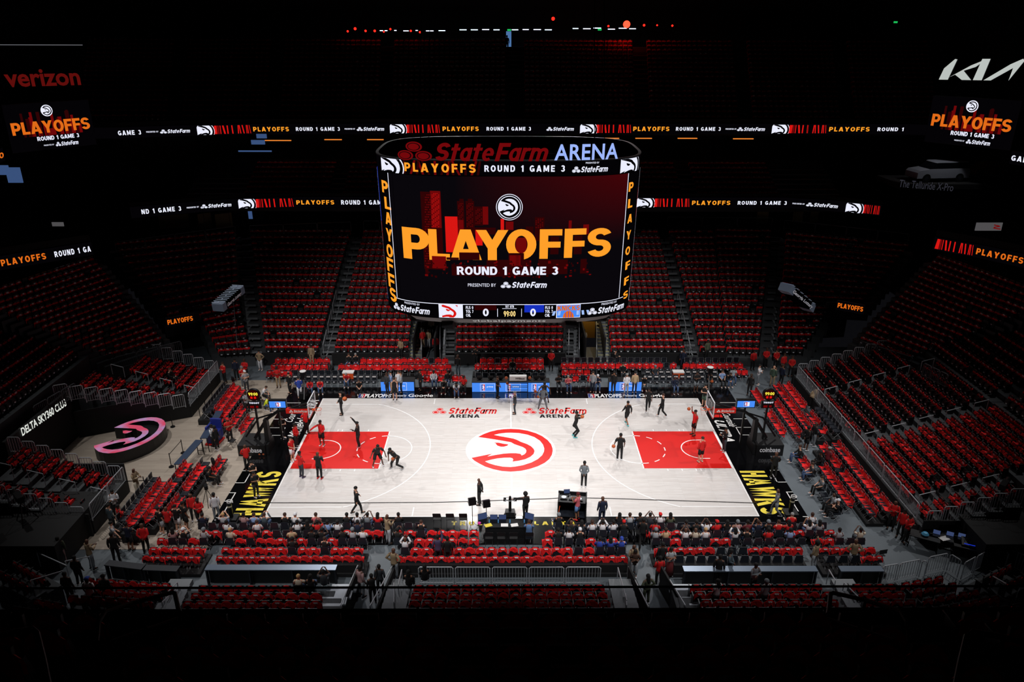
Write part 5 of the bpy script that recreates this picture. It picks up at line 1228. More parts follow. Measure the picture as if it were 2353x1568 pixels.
pe(pf(1663, 1038), 100, 'phone', 'black', 'long', 'charcoal', sk='m', h=1.85, label='person in black with white shoes on the right baseline holding up a phone')
pe(pf(1776, 1100), 350, 'hold_front', 'black', 'short', 'black', h=1.95, hair='bald', label='heavy person in black seen from behind on the right apron')
pe(pf(1780, 1186), 80, 'walk', 'grey', 'long', 'grey', hair='bald', shoe='grey', h=1.88, label='person in light grey suit striding across the yellow lettering at right')
# left apron and baseline
pe(pf(651, 1008), 240, 'phone', 'black', 'short', 'black', sk='l', hair='cap', hc='charcoal', h=1.75, label='person in black cap looking down at a phone on the left apron')
pe(pf(570, 1080), 215, 'behind', 'red', 'long', 'black', hair='bald', shoe='black', h=1.9, label='large person in dark red jacket beside the left hoop base')
pe(pf(500, 1033), 250, 'stand', 'black', 'long', 'black', hair='hood', hc='black', h=1.8, label='person in black hooded coat beside the blue booth at left')
pe(pf(493, 1028), 250, 'phone', 'white', 'long', 'black', h=1.75, label='person in white top leaning on the blue booth at left')
pe(pf(530, 1015), 215, 'folded', 'red', 'short', 'black', hair='cap', hc='red', sk='m', h=1.85, label='person in red striped jersey and red cap left of the hoop base')
pe(pf(570, 950), 230, 'phone', 'lgrey', 'short', 'black', h=1.8, label='person in light shirt standing left of the left shot clock')
pe(pf(568, 900), 220, 'folded', 'lgrey', 'short', 'charcoal', sk='l', hair='cap', hc='white', h=1.85, label='person in grey shirt and white cap with folded arms at the far left rows')
pe(pf(561, 890), 230, 'folded', 'red', 'short', 'grey', sk='l', hair='cap', hc='grey', h=1.85, label='person in red polo and grey cap behind the one in white cap')
pe(pf(590, 1142), 235, 'phone', 'black', 'short', 'black', sk='m', shoe='white', h=1.8, label='dark-dressed person standing on the yellow lettering at left')
pe(pf(584, 1116), 240, 'phone', 'black', 'short', 'black', sk='l', h=1.75, label='young person in black shirt looking at a phone on the left apron')
pe(pf(500, 1195), 20, 'stand', 'white', 'long', 'grey', h=1.85, label='person in white varsity jacket and grey trousers at the near left apron')
pe(pf(318, 1138), 260, 'phone', 'khaki', 'long', 'cream', hair='bald', shoe='black', h=1.9, label='bald person in tan jacket beside the belt barrier on the wood floor')
pe(pf(262, 1222), 330, 'stand', 'slate', 'long', 'black', sk='l', h=1.85, label='person in grey sweater standing at the edge of the wood floor at left')
pe(pf(283, 1222), 320, 'folded', 'red', 'long', 'black', shoe='black', h=1.8, label='person in dark red jacket next to the one in grey sweater')
pe(pf(270, 1186), 200, 'folded', 'white', 'long', 'black', sk='m', h=1.8, shoe='black', label='person in black suit and white shirt below the left near stand')
pe(pf(302, 1265), 350, 'folded', 'navy', 'short', 'black', 'shorts', sk='m', shoe='black', h=1.8, label='person in navy shirt and black shorts at the near left corner')
pe(pf(270, 1292), 20, 'stand', 'black', 'long', 'black', shoe='black', h=1.9, label='person all in black in the near left corner walkway')
pe(pf(268, 1262), 300, 'reach_side', 'lgrey', 'short', 'black', sk='l', h=1.8, label='person in pale blue shirt gesturing in the near left corner')
pe(pf(338, 1270), 10, 'behind', 'red', 'long', 'black', hair='bald', shoe='black', h=1.9, label='large bald person in red jacket at the near end of the left rows')
pe(pf(392, 1230), 350, 'folded', 'red', 'long', 'black', hair='bald', shoe='black', h=1.9, label='large person in red jacket between the left rows and near seats')
pe(pf(374, 1228), 330, 'stand', 'black', 'short', 'lgrey', 'shorts', sk='l', h=1.8, label='person in black shirt and grey shorts beside the left rows')
pe(pf(412, 1222), 350, 'phone', 'black', 'short', 'white', 'shorts', sk='l', h=1.8, label='person in black shirt and white shorts at the near end of left rows')
pe(pf(430, 1218), 320, 'stand', 'black', 'short', 'black', 'shorts', sk='m', h=1.9, label='tall person in black in the near left gathering')
pe(pf(463, 1206), 190, 'phone', 'red', 'long', 'black', hair='cap', h=1.8, label='person in red jacket and black cap in the near left gathering')
pe(pf(448, 1196), 200, 'stand', 'red', 'long', 'black', hair='bald', h=1.85, label='bald person in red top in the near left gathering')
pe(pf(214, 1308), 330, 'phone', 'khaki', 'long', 'grey', hair='bald', shoe='black', h=1.9, label='bald person in tan jacket by the near left stairs')
pe(pf(147, 1297), 30, 'stand', 'olive', 'long', 'mauve', hair='short', h=1.75, shoe='black', label='person in shadow in the dark near left corner')
# far side and tunnels
for a in ((600, 851, 170, 'hips', 'khaki', 'long', 'white', 'person in tan jacket and white trousers on the far left stair'), (518, 880, 150, 'folded', 'red', 'long', 'black', 'person in red jacket at the dark far left corner'), (545, 872, 190, 'stand', 'navy', 'long', 'black', 'person in navy at the far left corner'), (567, 872, 170, 'folded', 'red', 'long', 'black', 'person in red jacket beside the far left stair'),
          (641, 890, 190, 'phone', 'red', 'short', 'khaki', 'person in red shirt and khaki trousers in front of the far left seats'), (668, 905, 140, 'stand', 'black', 'long', 'black', 'person in black by the far left bench end'), (690, 915, 200, 'behind', 'blue', 'long', 'white', 'person in blue sweater beside the far left camera crane'),
          (900, 902, 110, 'phone', 'sky', 'long', 'khaki', 'person in pale blue shirt by the small blue table at left'), (891, 905, 140, 'hold_front', 'charcoal', 'long', 'black', 'small person in grey coat at the small blue table at left'), (908, 918, 180, 'stand', 'black', 'none', 'black', 'player in black sleeveless jersey at the far sideline'), (923, 903, 100, 'hold_front', 'lgrey', 'long', 'navy', 'person in grey blazer at the far sideline'), (918, 900, 200, 'stand', 'white', 'short', 'black', 'person in white behind the one in grey blazer'), (967, 897, 120, 'stand', 'black', 'long', 'black', 'person in black standing left of the front seats'),
          (1143, 914, 250, 'hold_front', 'black', 'short', 'black', 'person in black polo in front of the scorer table'), (1053, 862, 160, 'stand', 'black', 'long', 'slate', 'guard in black jacket in the far gap between seat blocks'), (1266, 850, 180, 'hold_front', 'red', 'long', 'black', 'person in red jacket against the black wall behind the table'), (1094, 842, 150, 'folded', 'black', 'long', 'black', 'person in black at the wall left of the table rows'),
          (1361, 902, 160, 'stand', 'lgrey', 'long', 'navy', 'person in grey blazer right of the scorer table'), (1409, 902, 150, 'stand', 'black', 'long', 'black', 'person in black and pale cap behind the small right table'), (1438, 907, 190, 'hold_front', 'white', 'long', 'lgrey', 'white-haired person in pale sweatshirt before the small right table'), (1457, 903, 180, 'stand', 'tan', 'long', 'navy', 'person in beige blazer before the small right table'), (1412, 850, 250, 'phone', 'black', 'long', 'black', 'person in black among the far right red rows'),
          (1567, 848, 170, 'stand', 'navy', 'long', 'navy', 'person in dark suit between the far right seat rows'), (1598, 901, 190, 'folded', 'black', 'short', 'grey', 'person in black shirt and grey shorts before the right bench'), (1740, 885, 240, 'folded', 'white', 'long', 'grey', 'person in white top at the far right apron corner'), (1773, 888, 330, 'stand', 'green', 'long', 'khaki', 'bald person in green sweater at the far right corner'), (1793, 885, 300, 'stand', 'navy', 'long', 'black', 'person in navy beside the far right rows'), (1721, 908, 150, 'stand', 'black', 'long', 'black', 'person in black coat behind the right shot clock'),
          (1728, 850, 190, 'stand', 'red', 'long', 'black', 'person in dark red at the foot of the far right stairs'), (1757, 845, 180, 'hold_front', 'red', 'long', 'black', 'large person in red with a white badge at the far right stairs'), (1780, 848, 190, 'hold_front', 'red', 'long', 'black', 'second person in red right of the one with a large badge'), (1797, 858, 200, 'stand', 'red', 'long', 'black', 'person in red holding a bag at the far right corner'), (1815, 865, 170, 'hold_front', 'red', 'long', 'black', 'rightmost person in red at the far right corner')):
    px, py, fc, pz, tp, sl, bt, lb = a
    pe(pf(px, py), fc, pz, tp, sl, bt, 'shorts' if 'shorts' in lb or 'jersey' in lb else 'long', sk=rs.choice('dml'), hair='bald' if lb.startswith('bald') else rs.choice(['short', 'short', 'cap']), hc='hairgrey' if 'white-haired' in lb else rs.choice(['hairblack', 'brown']), shoe='white' if 'white' in lb else 'black', h=1.82, label=lb)
for px, py, z, fc, tp, bt, lb in ((972, 800, .8, 30, 'red', 'khaki', 'person in red climbing the left tunnel stair'), (985, 800, .5, 160, 'khaki', 'lgrey', 'person in tan jacket standing in the left tunnel'), (1002, 815, .5, 190, 'red', 'black', 'person in red at the mouth of the left tunnel'), (1341, 800, .5, 10, 'khaki', 'jeans', 'person in tan top walking into the right tunnel'), (992, 770, 1.2, 170, 'cream', 'black', 'person in cream deep in the left tunnel'),
    (718, 838, .75, 180, 'khaki', 'khaki', 'person in tan at the top of the far left seats'), (922, 822, .75, 150, 'khaki', 'black', 'person in tan bending behind the far rows'), (1623, 826, .75, 200, 'olive', 'black', 'person in olive jacket at the wall of the far right stairs'), (576, 640, 3.2, 0, 'black', 'lgrey', 'dim figure climbing the aisle of the far left bowl')):
    pe(pf(px, py, z), fc, 'stand', tp, 'long', bt, sk='d', label=lb, h=1.78, shoe='black')
# right side
pe(pf(1897, 1083), 300, 'stand', 'maroon', 'short', 'black', h=1.8, hair='cap', hc='hairgrey', label='person in dark maroon shirt in the gap of the right rows')
pe(pf(1946, 1015), 120, 'phone', 'red', 'long', 'black', h=1.8, shoe='black', label='person in red behind the railing of the right stand')
pe(pf(1850, 1035), 290, 'behind', 'black', 'long', 'black', 'shorts', hair='hood', hc='black', h=1.85, label='person in black hoodie walking between the right rows')
pe(pf(1867, 1025), 280, 'stand', 'black', 'long', 'grey', hair='bald', h=1.85, label='bald person in black behind the hooded one at right')
pe(pf(1863, 938), 300, 'bend', 'khaki', 'long', 'black', h=1.8, label='person in khaki jacket bending behind the right rows')
pe(pf(2045, 1215), 150, 'folded', 'red', 'long', 'black', hair='bald', shoe='black', h=1.9, label='bald person in red jacket with folded arms at the near right corner')
pe(pf(2066, 1235), 140, 'stand', 'red', 'long', 'black', shoe='black', h=1.88, label='person in red jacket behind another at the near right corner')
pe(pf(2078, 1247), 200, 'folded', 'red', 'long', 'black', shoe='black', h=1.88, label='nearest person in dark red jacket at the near right corner')
# near side walkways
pe(pf(893, 1250), 310, 'phone', 'khaki', 'long', 'lgrey', hair='bald', shoe='black', h=1.95, label='bald person in tan sweater standing in the near left aisle')
pe(pf(1474, 1258), 350, 'walk', 'black', 'long', 'black', h=1.92, shoe='black', label='tall person in black suit striding in the near right aisle')
pe(pf(1008, 1297), 0, 'arm_raise', 'purple', 'long', 'black', h=1.88, label='person in purple plaid shirt standing behind the centre seats')
pe(pf(1030, 1300), 0, 'stand', 'black', 'long', 'black', h=1.85, label='person with black backpack beside the one in purple plaid')
pe(pf(908, 1330, .3), 340, 'hips', 'khaki', 'long', 'grey', hair='bald', shoe='black', h=1.9, label='person in tan blazer at the left end of the near railing')
pe(pf(832, 1372), 320, 'stand', 'mauve', 'long', 'grey', shoe='black', h=1.9, label='person in dusty pink shirt on the near left ramp')
pe(pf(858, 1385), 20, 'wave_up', 'black', 'long', 'black', h=1.75, shoe='black', label='person in black raising an arm on the near left ramp')
pe(pf(875, 1365), 10, 'stand', 'charcoal', 'long', 'black', h=1.8, label='person with dark backpack on the near left ramp')
pe(pf(1452, 1318), 200, 'hold_front', 'khaki', 'long', 'grey', hair='bald', shoe='black', h=1.85, label='bald person in brown holding a red folder at the near right ramp')
pe(pf(1456, 1325), 170, 'folded', 'brown', 'short', 'lgrey', hair='long', h=1.7, label='person in brown top with long hair beside the near right ramp')
pe(pf(1484, 1388), 20, 'hips', 'olive', 'long', 'olive', hair='long', h=1.8, label='person in olive top with long hair on the near right ramp')
pe(pf(1512, 1345), 10, 'hold_front', 'red', 'long', 'black', h=1.8, label='person in red jacket on the near right ramp')
pe(pf(1518, 1312), 0, 'stand', 'black', 'long', 'black', h=1.8, label='person in black above the near right ramp')
pe(pf(1537, 1322), 190, 'folded', 'lgrey', 'short', 'darkred', 'skirt', sk='m', hair='long', h=1.75, label='person in white top and long dark red skirt by the near right seats')
pe(pf(1647, 1345), 340, 'stand', 'black', 'long', 'black', h=1.9, label='person in black jersey behind the near right counter')
pe(pf(1672, 1328), 240, 'hold_front', 'slate', 'long', 'charcoal', h=1.8, hair='long', label='person in grey carrying a brown board at the near right counter')
pe(pf(1728, 1362, 1.0), 200, 'folded', 'grey', 'long', 'black', h=1.75, label='person in grey sweater with folded arms among the near right rows')
pe(pf(1752, 1400, 1.5), 20, 'stand', 'lgrey', 'long', 'black', h=1.7, hair='hood', hc='grey', label='person in grey hoodie among the near right rows')
pe(pf(1642, 1400, 1.5), 30, 'stand', 'white', 'short', 'black', h=1.7, hair='long', label='person in white shirt standing in the near right rows')
pe(pf(1868, 1308), 30, 'arm_raise', 'khaki', 'long', 'lgrey', hair='afro', h=1.8, shoe='black', label='person in tan jacket pushing through the gap in the near right rows')
pe(pf(1955, 1306), 350, 'hips', 'khaki', 'long', 'lgrey', hair='bald', h=1.85, shoe='black', label='bald person in tan jacket behind the last near right rows')
pe(pf(216, 1400, 1.6), 0, 'stand', 'white', 'short', 'black', h=1.8, hair='cap', hc='blue', label='person in white shirt and blue cap in the dark near left corner')
for px, py, z, lb in ((165, 1385, 1.4, 'dark figure left of the one in white shirt'), (252, 1390, 1.4, 'dark figure right of the one in white shirt'), (186, 1345, 1.0, 'dark figure with a yellow lanyard by the corner seats')):
    pe(pf(px, py, z), 0, 'stand', 'black', 'long', 'black', label=lb, h=1.75)
# ----- seated people
def seated(px, py, z, fc, pz, tp, sl, bt, sk, hair, hc, lb, bl='long', h=1.78):
    """px, py: top of the head"""
    k = h/1.8; hz = z+1.33*k; p = gz(px, py, hz); best = None
    for kind in allseats:
        for rec in allseats[kind]:
            s_ = rec[0]; dd = math.hypot(s_[0]-p.x, s_[1]-p.y)
            if dd < .75 and abs(s_[2]-z) < .35 and s_[:2] not in OCC and (best is None or dd < best[0]): best = (dd, s_)
    if best:
        s_ = best[1]; OCC.append(s_[:2]); p.x, p.y, z = s_[0], s_[1], s_[2]
        if abs(((fc-s_[3]/D2R+180) % 360)-180) > 25: fc = s_[3]/D2R
    f_ = (-math.sin(fc*D2R), math.cos(fc*D2R)); return pe((p.x+f_[0]*.05, p.y+f_[1]*.05, z+.03), fc, pz, tp, sl, bt, bl, sk, hair, hc, 'white', h, lb)
near = [  # front row at the near sideline, seen from behind
 (461, 1186, 'navy', 'denim'), (496, 1188, 'lgrey', 'blond'), (528, 1190, 'white', ''), (549, 1187, 'mauve', ''), (576, 1183, 'sky', 'l'), (588, 1190, 'white', 'l'), (613, 1182, 'slate', 'l'), (650, 1181, 'black', 'l'), (672, 1184, 'white', 'cap'), (688, 1190, 'white', ''), (730, 1182, 'pink', 'l'), (742, 1190, 'red', ''), (763, 1190, 'sky', ''), (786, 1180, 'black', ''), (802, 1185, 'white', ''), (821, 1190, 'navy', ''), (840, 1183, 'grey', ''), (860, 1184, 'red', 'long'), (920, 1186, 'black', ''), (959, 1190, 'black', 'l'),
 (1281, 1180, 'black', 'hood'), (1316, 1190, 'black', 'bald'), (1340, 1190, 'charcoal', 'long'), (1434, 1183, 'black', 'long'), (1449, 1184, 'lgrey', 'brown'), (1475, 1184, 'black', ''), (1493, 1186, 'charcoal', ''), (1527, 1182, 'white', 'redcap'), (1552, 1185, 'olive', 'long'), (1573, 1192, 'charcoal', ''), (1610, 1190, 'black', ''), (1630, 1191, 'white', ''), (1647, 1192, 'red', 'redcap'), (1672, 1190, 'black', 'long'), (1689, 1194, 'mauve', 'hood'), (1709, 1190, 'maroon', ''), (1743, 1192, 'navy', 'brown'), (1767, 1190, 'black', 'hood'), (1793, 1191, 'red', 'l'), (1809, 1193, 'red', 'long'), (1827, 1188, 'red', 'grey'), (1847, 1193, 'white', 'long'), (1863, 1192, 'lgrey', 'long'), (1882, 1184, 'white', 'brown')]
LBX = ['beside the yellow lettering', 'near the left corner', 'left of the near left aisle', 'by the laptop table', 'right of the dj booth', 'right of the near right aisle', 'toward the near right corner']
def where(px): return 'in photo order %s' % px
cnt = {}
hairs = {'': ('short', 'hairblack', 'd'), 'l': ('short', 'brown', 'l'), 'bald': ('bald', 'brown', 'd'), 'cap': ('cap', 'white', 'l'), 'redcap': ('cap', 'red', 'd'), 'long': ('long', 'hairblack', 'm'), 'blond': ('short', 'blond', 'l'), 'brown': ('short', 'brown', 'm'), 'hood': ('hood', 'grey', 'm'), 'grey': ('short', 'hairgrey', 'l'), 'denim': ('short', 'hairblack', 'm'), 'bluecap': ('backcap', 'blue', 'l')}
CNAME = dict(navy='navy', lgrey='pale grey', white='white', mauve='dusty pink', sky='pale blue', slate='blue grey', black='black', pink='bright pink', red='red', grey='grey', charcoal='charcoal', olive='olive', yellow='bright yellow', maroon='maroon', blue='royal blue', tan='tan', cream='cream', jeans='blue', khaki='tan', denim='denim blue')
HNAME = {'': 'short dark hair', 'l': 'short brown hair', 'bald': 'a bald head', 'cap': 'a white cap', 'redcap': 'a red cap', 'long': 'long dark hair', 'blond': 'blond hair', 'brown': 'reddish hair', 'hood': 'a head covering', 'grey': 'grey hair', 'denim': 'dark hair', 'bluecap': 'a blue cap'}
def crowd(lst, rowname, z, fc=0, poses=('sit', 'sit_fold', 'sit_photo', 'sit', 'sit_cross')):
    seen = {}; tot = {}
    for px, py, tp, hk in lst: tot[(tp, hk)] = tot.get((tp, hk), 0)+1
    for i, (px, py, tp, hk) in enumerate(lst):
        seen[(tp, hk)] = seen.get((tp, hk), 0)+1; hr, hc, sk = hairs[hk]
        o_ = '' if tot[(tp, hk)] == 1 else '%s from left ' % ('first', 'second', 'third', 'fourth', 'fifth', 'sixth')[seen[(tp, hk)]-1]
        lb = 'seated person in %s with %s, %sin %s' % (CNAME[tp], HNAME[hk], o_, rowname)
        seated(px, py, z, fc+rs.uniform(-12, 12), poses[(i*3+len(lst)) % len(poses)], tp, 'short' if rs.random() < .6 else 'long', rs.choice(['black', 'jeans', 'charcoal']), sk, hr, hc, lb)
crowd(near, 'near front row', 0)
crowd([(414, 1202, 'mauve', 'long'), (434, 1208, 'black', 'cap'), (478, 1206, 'lgrey', 'hood'), (535, 1208, 'cream', 'blond'), (583, 1211, 'red', ''), (709, 1206, 'black', 'long'), (736, 1208, 'black', ''), (757, 1204, 'white', ''), (797, 1208, 'black', ''), (812, 1209, 'lgrey', 'hood'), (834, 1208, 'white', 'l'), (925, 1216, 'black', ''), (1289, 1208, 'black', ''), (1312, 1206, 'white', ''), (1333, 1208, 'black', 'cap'), (1355, 1205, 'white', 'brown'), (1387, 1202, 'white', ''), (1411, 1203, 'white', ''), (1430, 1205, 'black', 'redcap'), (1512, 1200, 'red', ''), (1537, 1210, 'tan', 'brown'), (1692, 1207, 'white', 'long'), (1725, 1208, 'black', 'l'), (1770, 1207, 'red', '')], 'second near row', 0)
crowd([(660, 1225, 'tan', 'l'), (683, 1228, 'black', ''), (710, 1226, 'black', ''), (739, 1225, 'black', 'l'), (915, 1244, 'white', 'bald'), (1386, 1229, 'blue', ''), (1411, 1228, 'blue', 'long'), (1433, 1229, 'blue', 'bluecap'), (1524, 1226, 'lgrey', 'hood'), (1584, 1224, 'white', 'bald'), (1609, 1226, 'cream', 'bald'), (1620, 1222, 'white', 'blond'), (1834, 1225, 'sky', ''), (1935, 1204, 'lgrey', ''), (1971, 1203, 'cream', '')], 'third near row', 0)
crowd([(938, 1312, 'black', 'long'), (975, 1300, 'black', 'long'), (696, 1309, 'cream', 'blond'), (718, 1310, 'black', 'long'), (742, 1311, 'charcoal', '')], 'first near bowl row', 1.0)
crowd([(1216, 1196, 'denim', 'brown')], 'the chair behind the laptop table', 0); 
crowd([(711, 868, 'red', ''), (734, 867, 'red', 'l'), (789, 858, 'red', 'grey'), (824, 868, 'black', 'l')], 'the left front bench', 0, 180, ('sit', 'sit_lean', 'sit_fold'))
crowd([(995, 862, 'white', ''), (1021, 866, 'black', 'l'), (1036, 850, 'black', 'long'), (1048, 874, 'white', 'long'), (1065, 865, 'red', '')], 'far seats left of scorer table', 0, 180, ('sit_lean', 'sit'))
crowd([(1284, 861, 'black', ''), (1306, 864, 'pink', 'grey'), (1374, 862, 'navy', 'cap')], 'far seats right of scorer table', 0, 180, ('sit_fold', 'sit_cross', 'sit'))
crowd([(1481, 859, 'black', 'grey'), (1552, 866, 'navy', 'bald'), (1634, 860, 'black', 'long'), (1664, 860, 'sky', 'l'), (1682, 860, 'black', 'l'), (1687, 845, 'lgrey', '')], 'the right front bench', 0, 180, ('sit_lean', 'sit'))
crowd([(1432, 835, 'black', 'l'), (1513, 838, 'charcoal', 'hood'), (1175, 832, 'black', 'long'), (800, 822, 'black', 'l'), (817, 821, 'black', 'grey')], 'the far red rows', .2, 180, ('sit',))
crowd([(1866, 1077, 'charcoal', 'l'), (1875, 1088, 'grey', 'l'), (1905, 1128, 'lgrey', 'bald'), (1860, 1022, 'black', 'l'), (1878, 1036, 'black', '')], 'the right baseline front row', 0, 90, ('sit_lean', 'sit_cross', 'sit'))
crowd([(1943, 1145, 'black', 'cap')], 'the right baseline second row, near end', 0, 60)
crowd([(491, 1073, 'black', 'long'), (602, 885, 'white', 'l'), (594, 905, 'black', ''), (608, 910, 'yellow', 'l'), (560, 905, 'red', 'blond')], 'the left baseline front row', 0, 260, ('sit_lean', 'sit'))
crowd([(345, 838, 'mauve', ''), (378, 848, 'black', 'l'), (2228, 1012, 'grey', 'l')], 'an otherwise empty end stand', 1.4, 270, ('sit',))
make_shirts()
# ================================================================ HOOPS
def hoop(s, nm):
    r_ = thing('basketball_hoop', (s*15.5, 0, 0), 0, 'portable basketball hoop with padded base and glass backboard at the %s end' % nm, 'basketball hoop'); o0 = s*15.5
    def B(n, mb, p=r_, sm=False): return mb.build(n, p, sm)
    m = MB(); m.box((s*1.65, 0, .4), (1.8, 1.7, .8), BLKP); m.box((s*.75, 0, .38), (.35, 1.4, .7), BLKP, taper=.9); b = B('base', m)
    m = MB(); A_ = Art(m, flatfn((s*1.65-.8, -.86, -.1), (1, 0, 0), (0, 0, 1), (0, -1, 0)), .006); A_.text('coinbase', .12, .38, 1.36, .36, mat('pad_lettering', (232, 232, 238), .5), .02, 0, 1.0, 1)
    A2 = Art(m, flatfn((s*.82, .6 if s > 0 else -.6, 0), (0, -s, 0), (0, 0, 1), (-s, 0, 0)), .008); A2.text('GET THE App', .2, .5, .8, .25, MC['pad_lettering'], .03, 0, 1, 1); B('pad_lettering', m, b)
    m = MB(); m.box((s*.75, 0, 1.55), (.3, .5, 1.6), BLKP, taper=.8); m.tube([(s*1.6, 0, .9), (s*.7, 0, 2.3), (-s*.2, 0, 2.95), (-s*2.1, 0, 3.2)], .11, BLKM, 8); m.tube([(s*2.2, 0, 1.0), (s*1.2, 0, 2.4), (-s*2.1, 0, 3.5)], .06, BLKM, 8); B('arm', m)
    m = MB(); x = -s*2.4; g = glass('backboard_glass', (.86, .88, .9), .12); m.box((x, 0, 3.42), (.03, 1.8, 1.05), g); bb = B('backboard', m)
    m = MB()
    for a, c in (((x, 0, 2.89), (.05, 1.86, .05)), ((x, 0, 3.95), (.05, 1.86, .05)), ((x, -.92, 3.42), (.05, .05, 1.08)), ((x, .92, 3.42), (.05, .05, 1.08)), ((x-s*.02, 0, 3.65), (.01, .6, .05)), ((x-s*.02, -.3, 3.43), (.01, .05, .45)), ((x-s*.02, .3, 3.43), (.01, .05, .45))): m.box(a, c, mat('backboard_frame', (220, 222, 226), .4))
    m.box((x, 0, 2.84), (.08, 1.86, .07), RED); B('backboard_frame', m, bb)
    cx = -s*(2.4+.38); m = MB(); m.tube([(cx+.225*math.cos(t*math.pi/12), .225*math.sin(t*math.pi/12), 3.05) for t in range(24)], .014, mat('rim_orange', (230, 84, 30), .4), 6, closed=True); m.box((x-s*.1, 0, 3.03), (.2, .18, .08), MC['rim_orange']); rim = B('rim', m)
    m = MB()
    for k in range(12):
        t = 2*math.pi*k/12
        for q in (1, -1): m.tube([(cx+.225*(1-.4*h)*math.cos(t+q*.5*h), .225*(1-.4*h)*math.sin(t+q*.5*h), 3.04-.45*h) for h in (0, .33, .66, 1)], .006, WHITE, 4)
    B('net', m, rim)
    m = MB(); m.box((-s*1.45, 0, 2.97), (1.5, .3, .32), RED); A_ = Art(m, flatfn((-s*1.45-.72, -.155, 2.85), (1, 0, 0), (0, 0, 1), (0, -1, 0)), .004); A_.ovals(.2, .03, .24, .2, WHITE, RED, 1); A_.text('State Farm', .48, .04, .9, .18, WHITE, .03, .3, 1, 1); B('sponsor_box', m)
    c = gy(1767 if s > 0 else 583, 906 if s > 0 else 907, 0); rad = .42; m = MB(); cxl = c.x-o0
    m.tube([(cxl, .1, c.z), (cxl, -.1, c.z)], rad, BLKM, 28); m.tube([(cxl, -.105, c.z), (cxl, -.11, c.z)], rad*.86, E_R3, 28)
    m.box((cxl, 0, c.z-.75), (.85, .16, .5), BLKM); m.box((cxl, 0, c.z/2-.4), (.12, .12, c.z-.9), BLKM)
    A_ = Art(m, flatfn((cxl, -.12, c.z), (1, 0, 0), (0, 0, 1), (0, -1, 0)), .01); A_.text('99:00', -.3, -.02, .6, .22, E_Y, .05, 0, 1, 1); A_.rect(-.2, -.25, .14, .16, E_R, 1); A_.rect(.03, -.25, .14, .16, E_R, 1)
    A_.text('TISSOT', -.33, -.62, .66, .12, E_W, .02, 0, 1, 1); A_.rect(-.3, -.92, .26, .16, E_R2, 1); A_.rect(.08, -.92, .16, .16, E_R2, 1); B('shot_clock', m)
    a = gy(1693 if s > 0 else 620, 937 if s > 0 else 938, 0); b_ = gy(1733 if s > 0 else 657, 937, 0); w = b_.x-a.x; m = MB(); m.box((a.x-o0+w/2, .1, a.z+.28), (w+.1, .2, .62), BLKM)
    A_ = Art(m, flatfn((a.x-o0, -.01, a.z+.03), (1, 0, 0), (0, 0, 1), (0, -1, 0)), .006); A_.rect(0, 0, w, .46, E_B, 1); A_.nba(w*.38, .08, .3, 3, 1.6); A_.rect(w*.56, .08, w*.14, .3, E_W, 2); m.box((a.x-o0+w/2, .1, a.z/2), (.12, .12, a.z), BLKM); B('display', m)
hoop(-1, 'left'); hoop(1, 'right')
for i, (px, py) in enumerate(((597, 1043), (606, 1043))): ball(pf(px, py, .14), 'basketball lying on the left hoop base floor, %s of the two' % ('left' if i == 0 else 'right'), 'balls by the left hoop')
p = gx(792, 917, -8.6); ball((p.x, p.y, max(.2, p.z)), 'basketball in flight at the far left of the court')
for px, py, Y, lb in ((1338, 958, -1.0, 'ball in the hands of the shooter right of the centre logo'), (1583, 940, 1.9, 'ball held high by the player in red at the right key'), (1410, 1026, -1.6, 'ball held at the hip of the large player in black'), (903, 1055, -2.8, 'ball dribbled by the leaning player at left'), (1230, 900, 7.4, 'ball by the crouching player before the scorer table'), (1237, 912, 7.0, 'ball under the arm of the person in grey sweatsuit'), (1636, 877, 9.3, 'ball on the lap of a seated player on the right bench')):
    q = gy(px, py, Y); ball(tuple(q), lb)
# ================================================================ TABLES, COOLERS, RACK
def ledtable(x0, x1, yt, yb, label, n):
    a = gz(x0, yb, 0); b = gz(x1, yb, 0); w = b.x-a.x; r_ = thing('scorer_table', (a.x, a.y, 0), 0, label, 'table'); m = MB(); m.box((w/2, .42, .84), (w+.05, .8, .06), BLKP); m.build('table_top', r_)
    m = MB(); m.box((w/2, .42, .4), (w, .7, .8), BLKM); m.build('cabinet', r_)
    m = MB(); m.quad((0, -.01, .04), (w, -.01, .04), (w, -.01, .82), (0, -.01, .82), E_B); A_ = Art(m, flatfn((0, -.01, .04), (1, 0, 0), (0, 0, 1), (0, -1, 0)), .005)
    for k in range(n):
        x = w*(k+.42)/n; A_.rect(x-.22, .06, 1.15, .66, E_W, 1); A_.rect(x-.2, .08, 1.11, .62, E_B, 2); A_.nba(x-.1, .12, .54, 4, 1.0); A_.text('prime', x+.3, .36, .5, .16, E_W, .02, 0, 1, 3)
    m.build('led_front', r_); return r_
ledtable(1085, 1262, 878, 902, 'long scorer table with blue led front at the far sideline', 3)
ledtable(876, 952, 878, 900, 'short table with blue led front left of the scorer table', 1)
ledtable(1399, 1473, 878, 900, 'short table with blue led front right of the scorer table', 1)
for i, px in enumerate((1102, 1128, 1150, 1214, 1232, 1246)):
    p = gz(px, 872, .9); r_ = thing('monitor', (p.x, p.y, .87), 0, 'black monitor on the scorer table, %s from its left end' % ordn(i, 6), 'monitor', 'monitors on the scorer table')
    m = MB(); m.box((0, 0, .2), (.42, .04, .28), BLKM); m.build('screen', r_); m = MB(); m.box((0, 0, .04), (.2, .16, .08), BLKM); m.build('stand', r_)
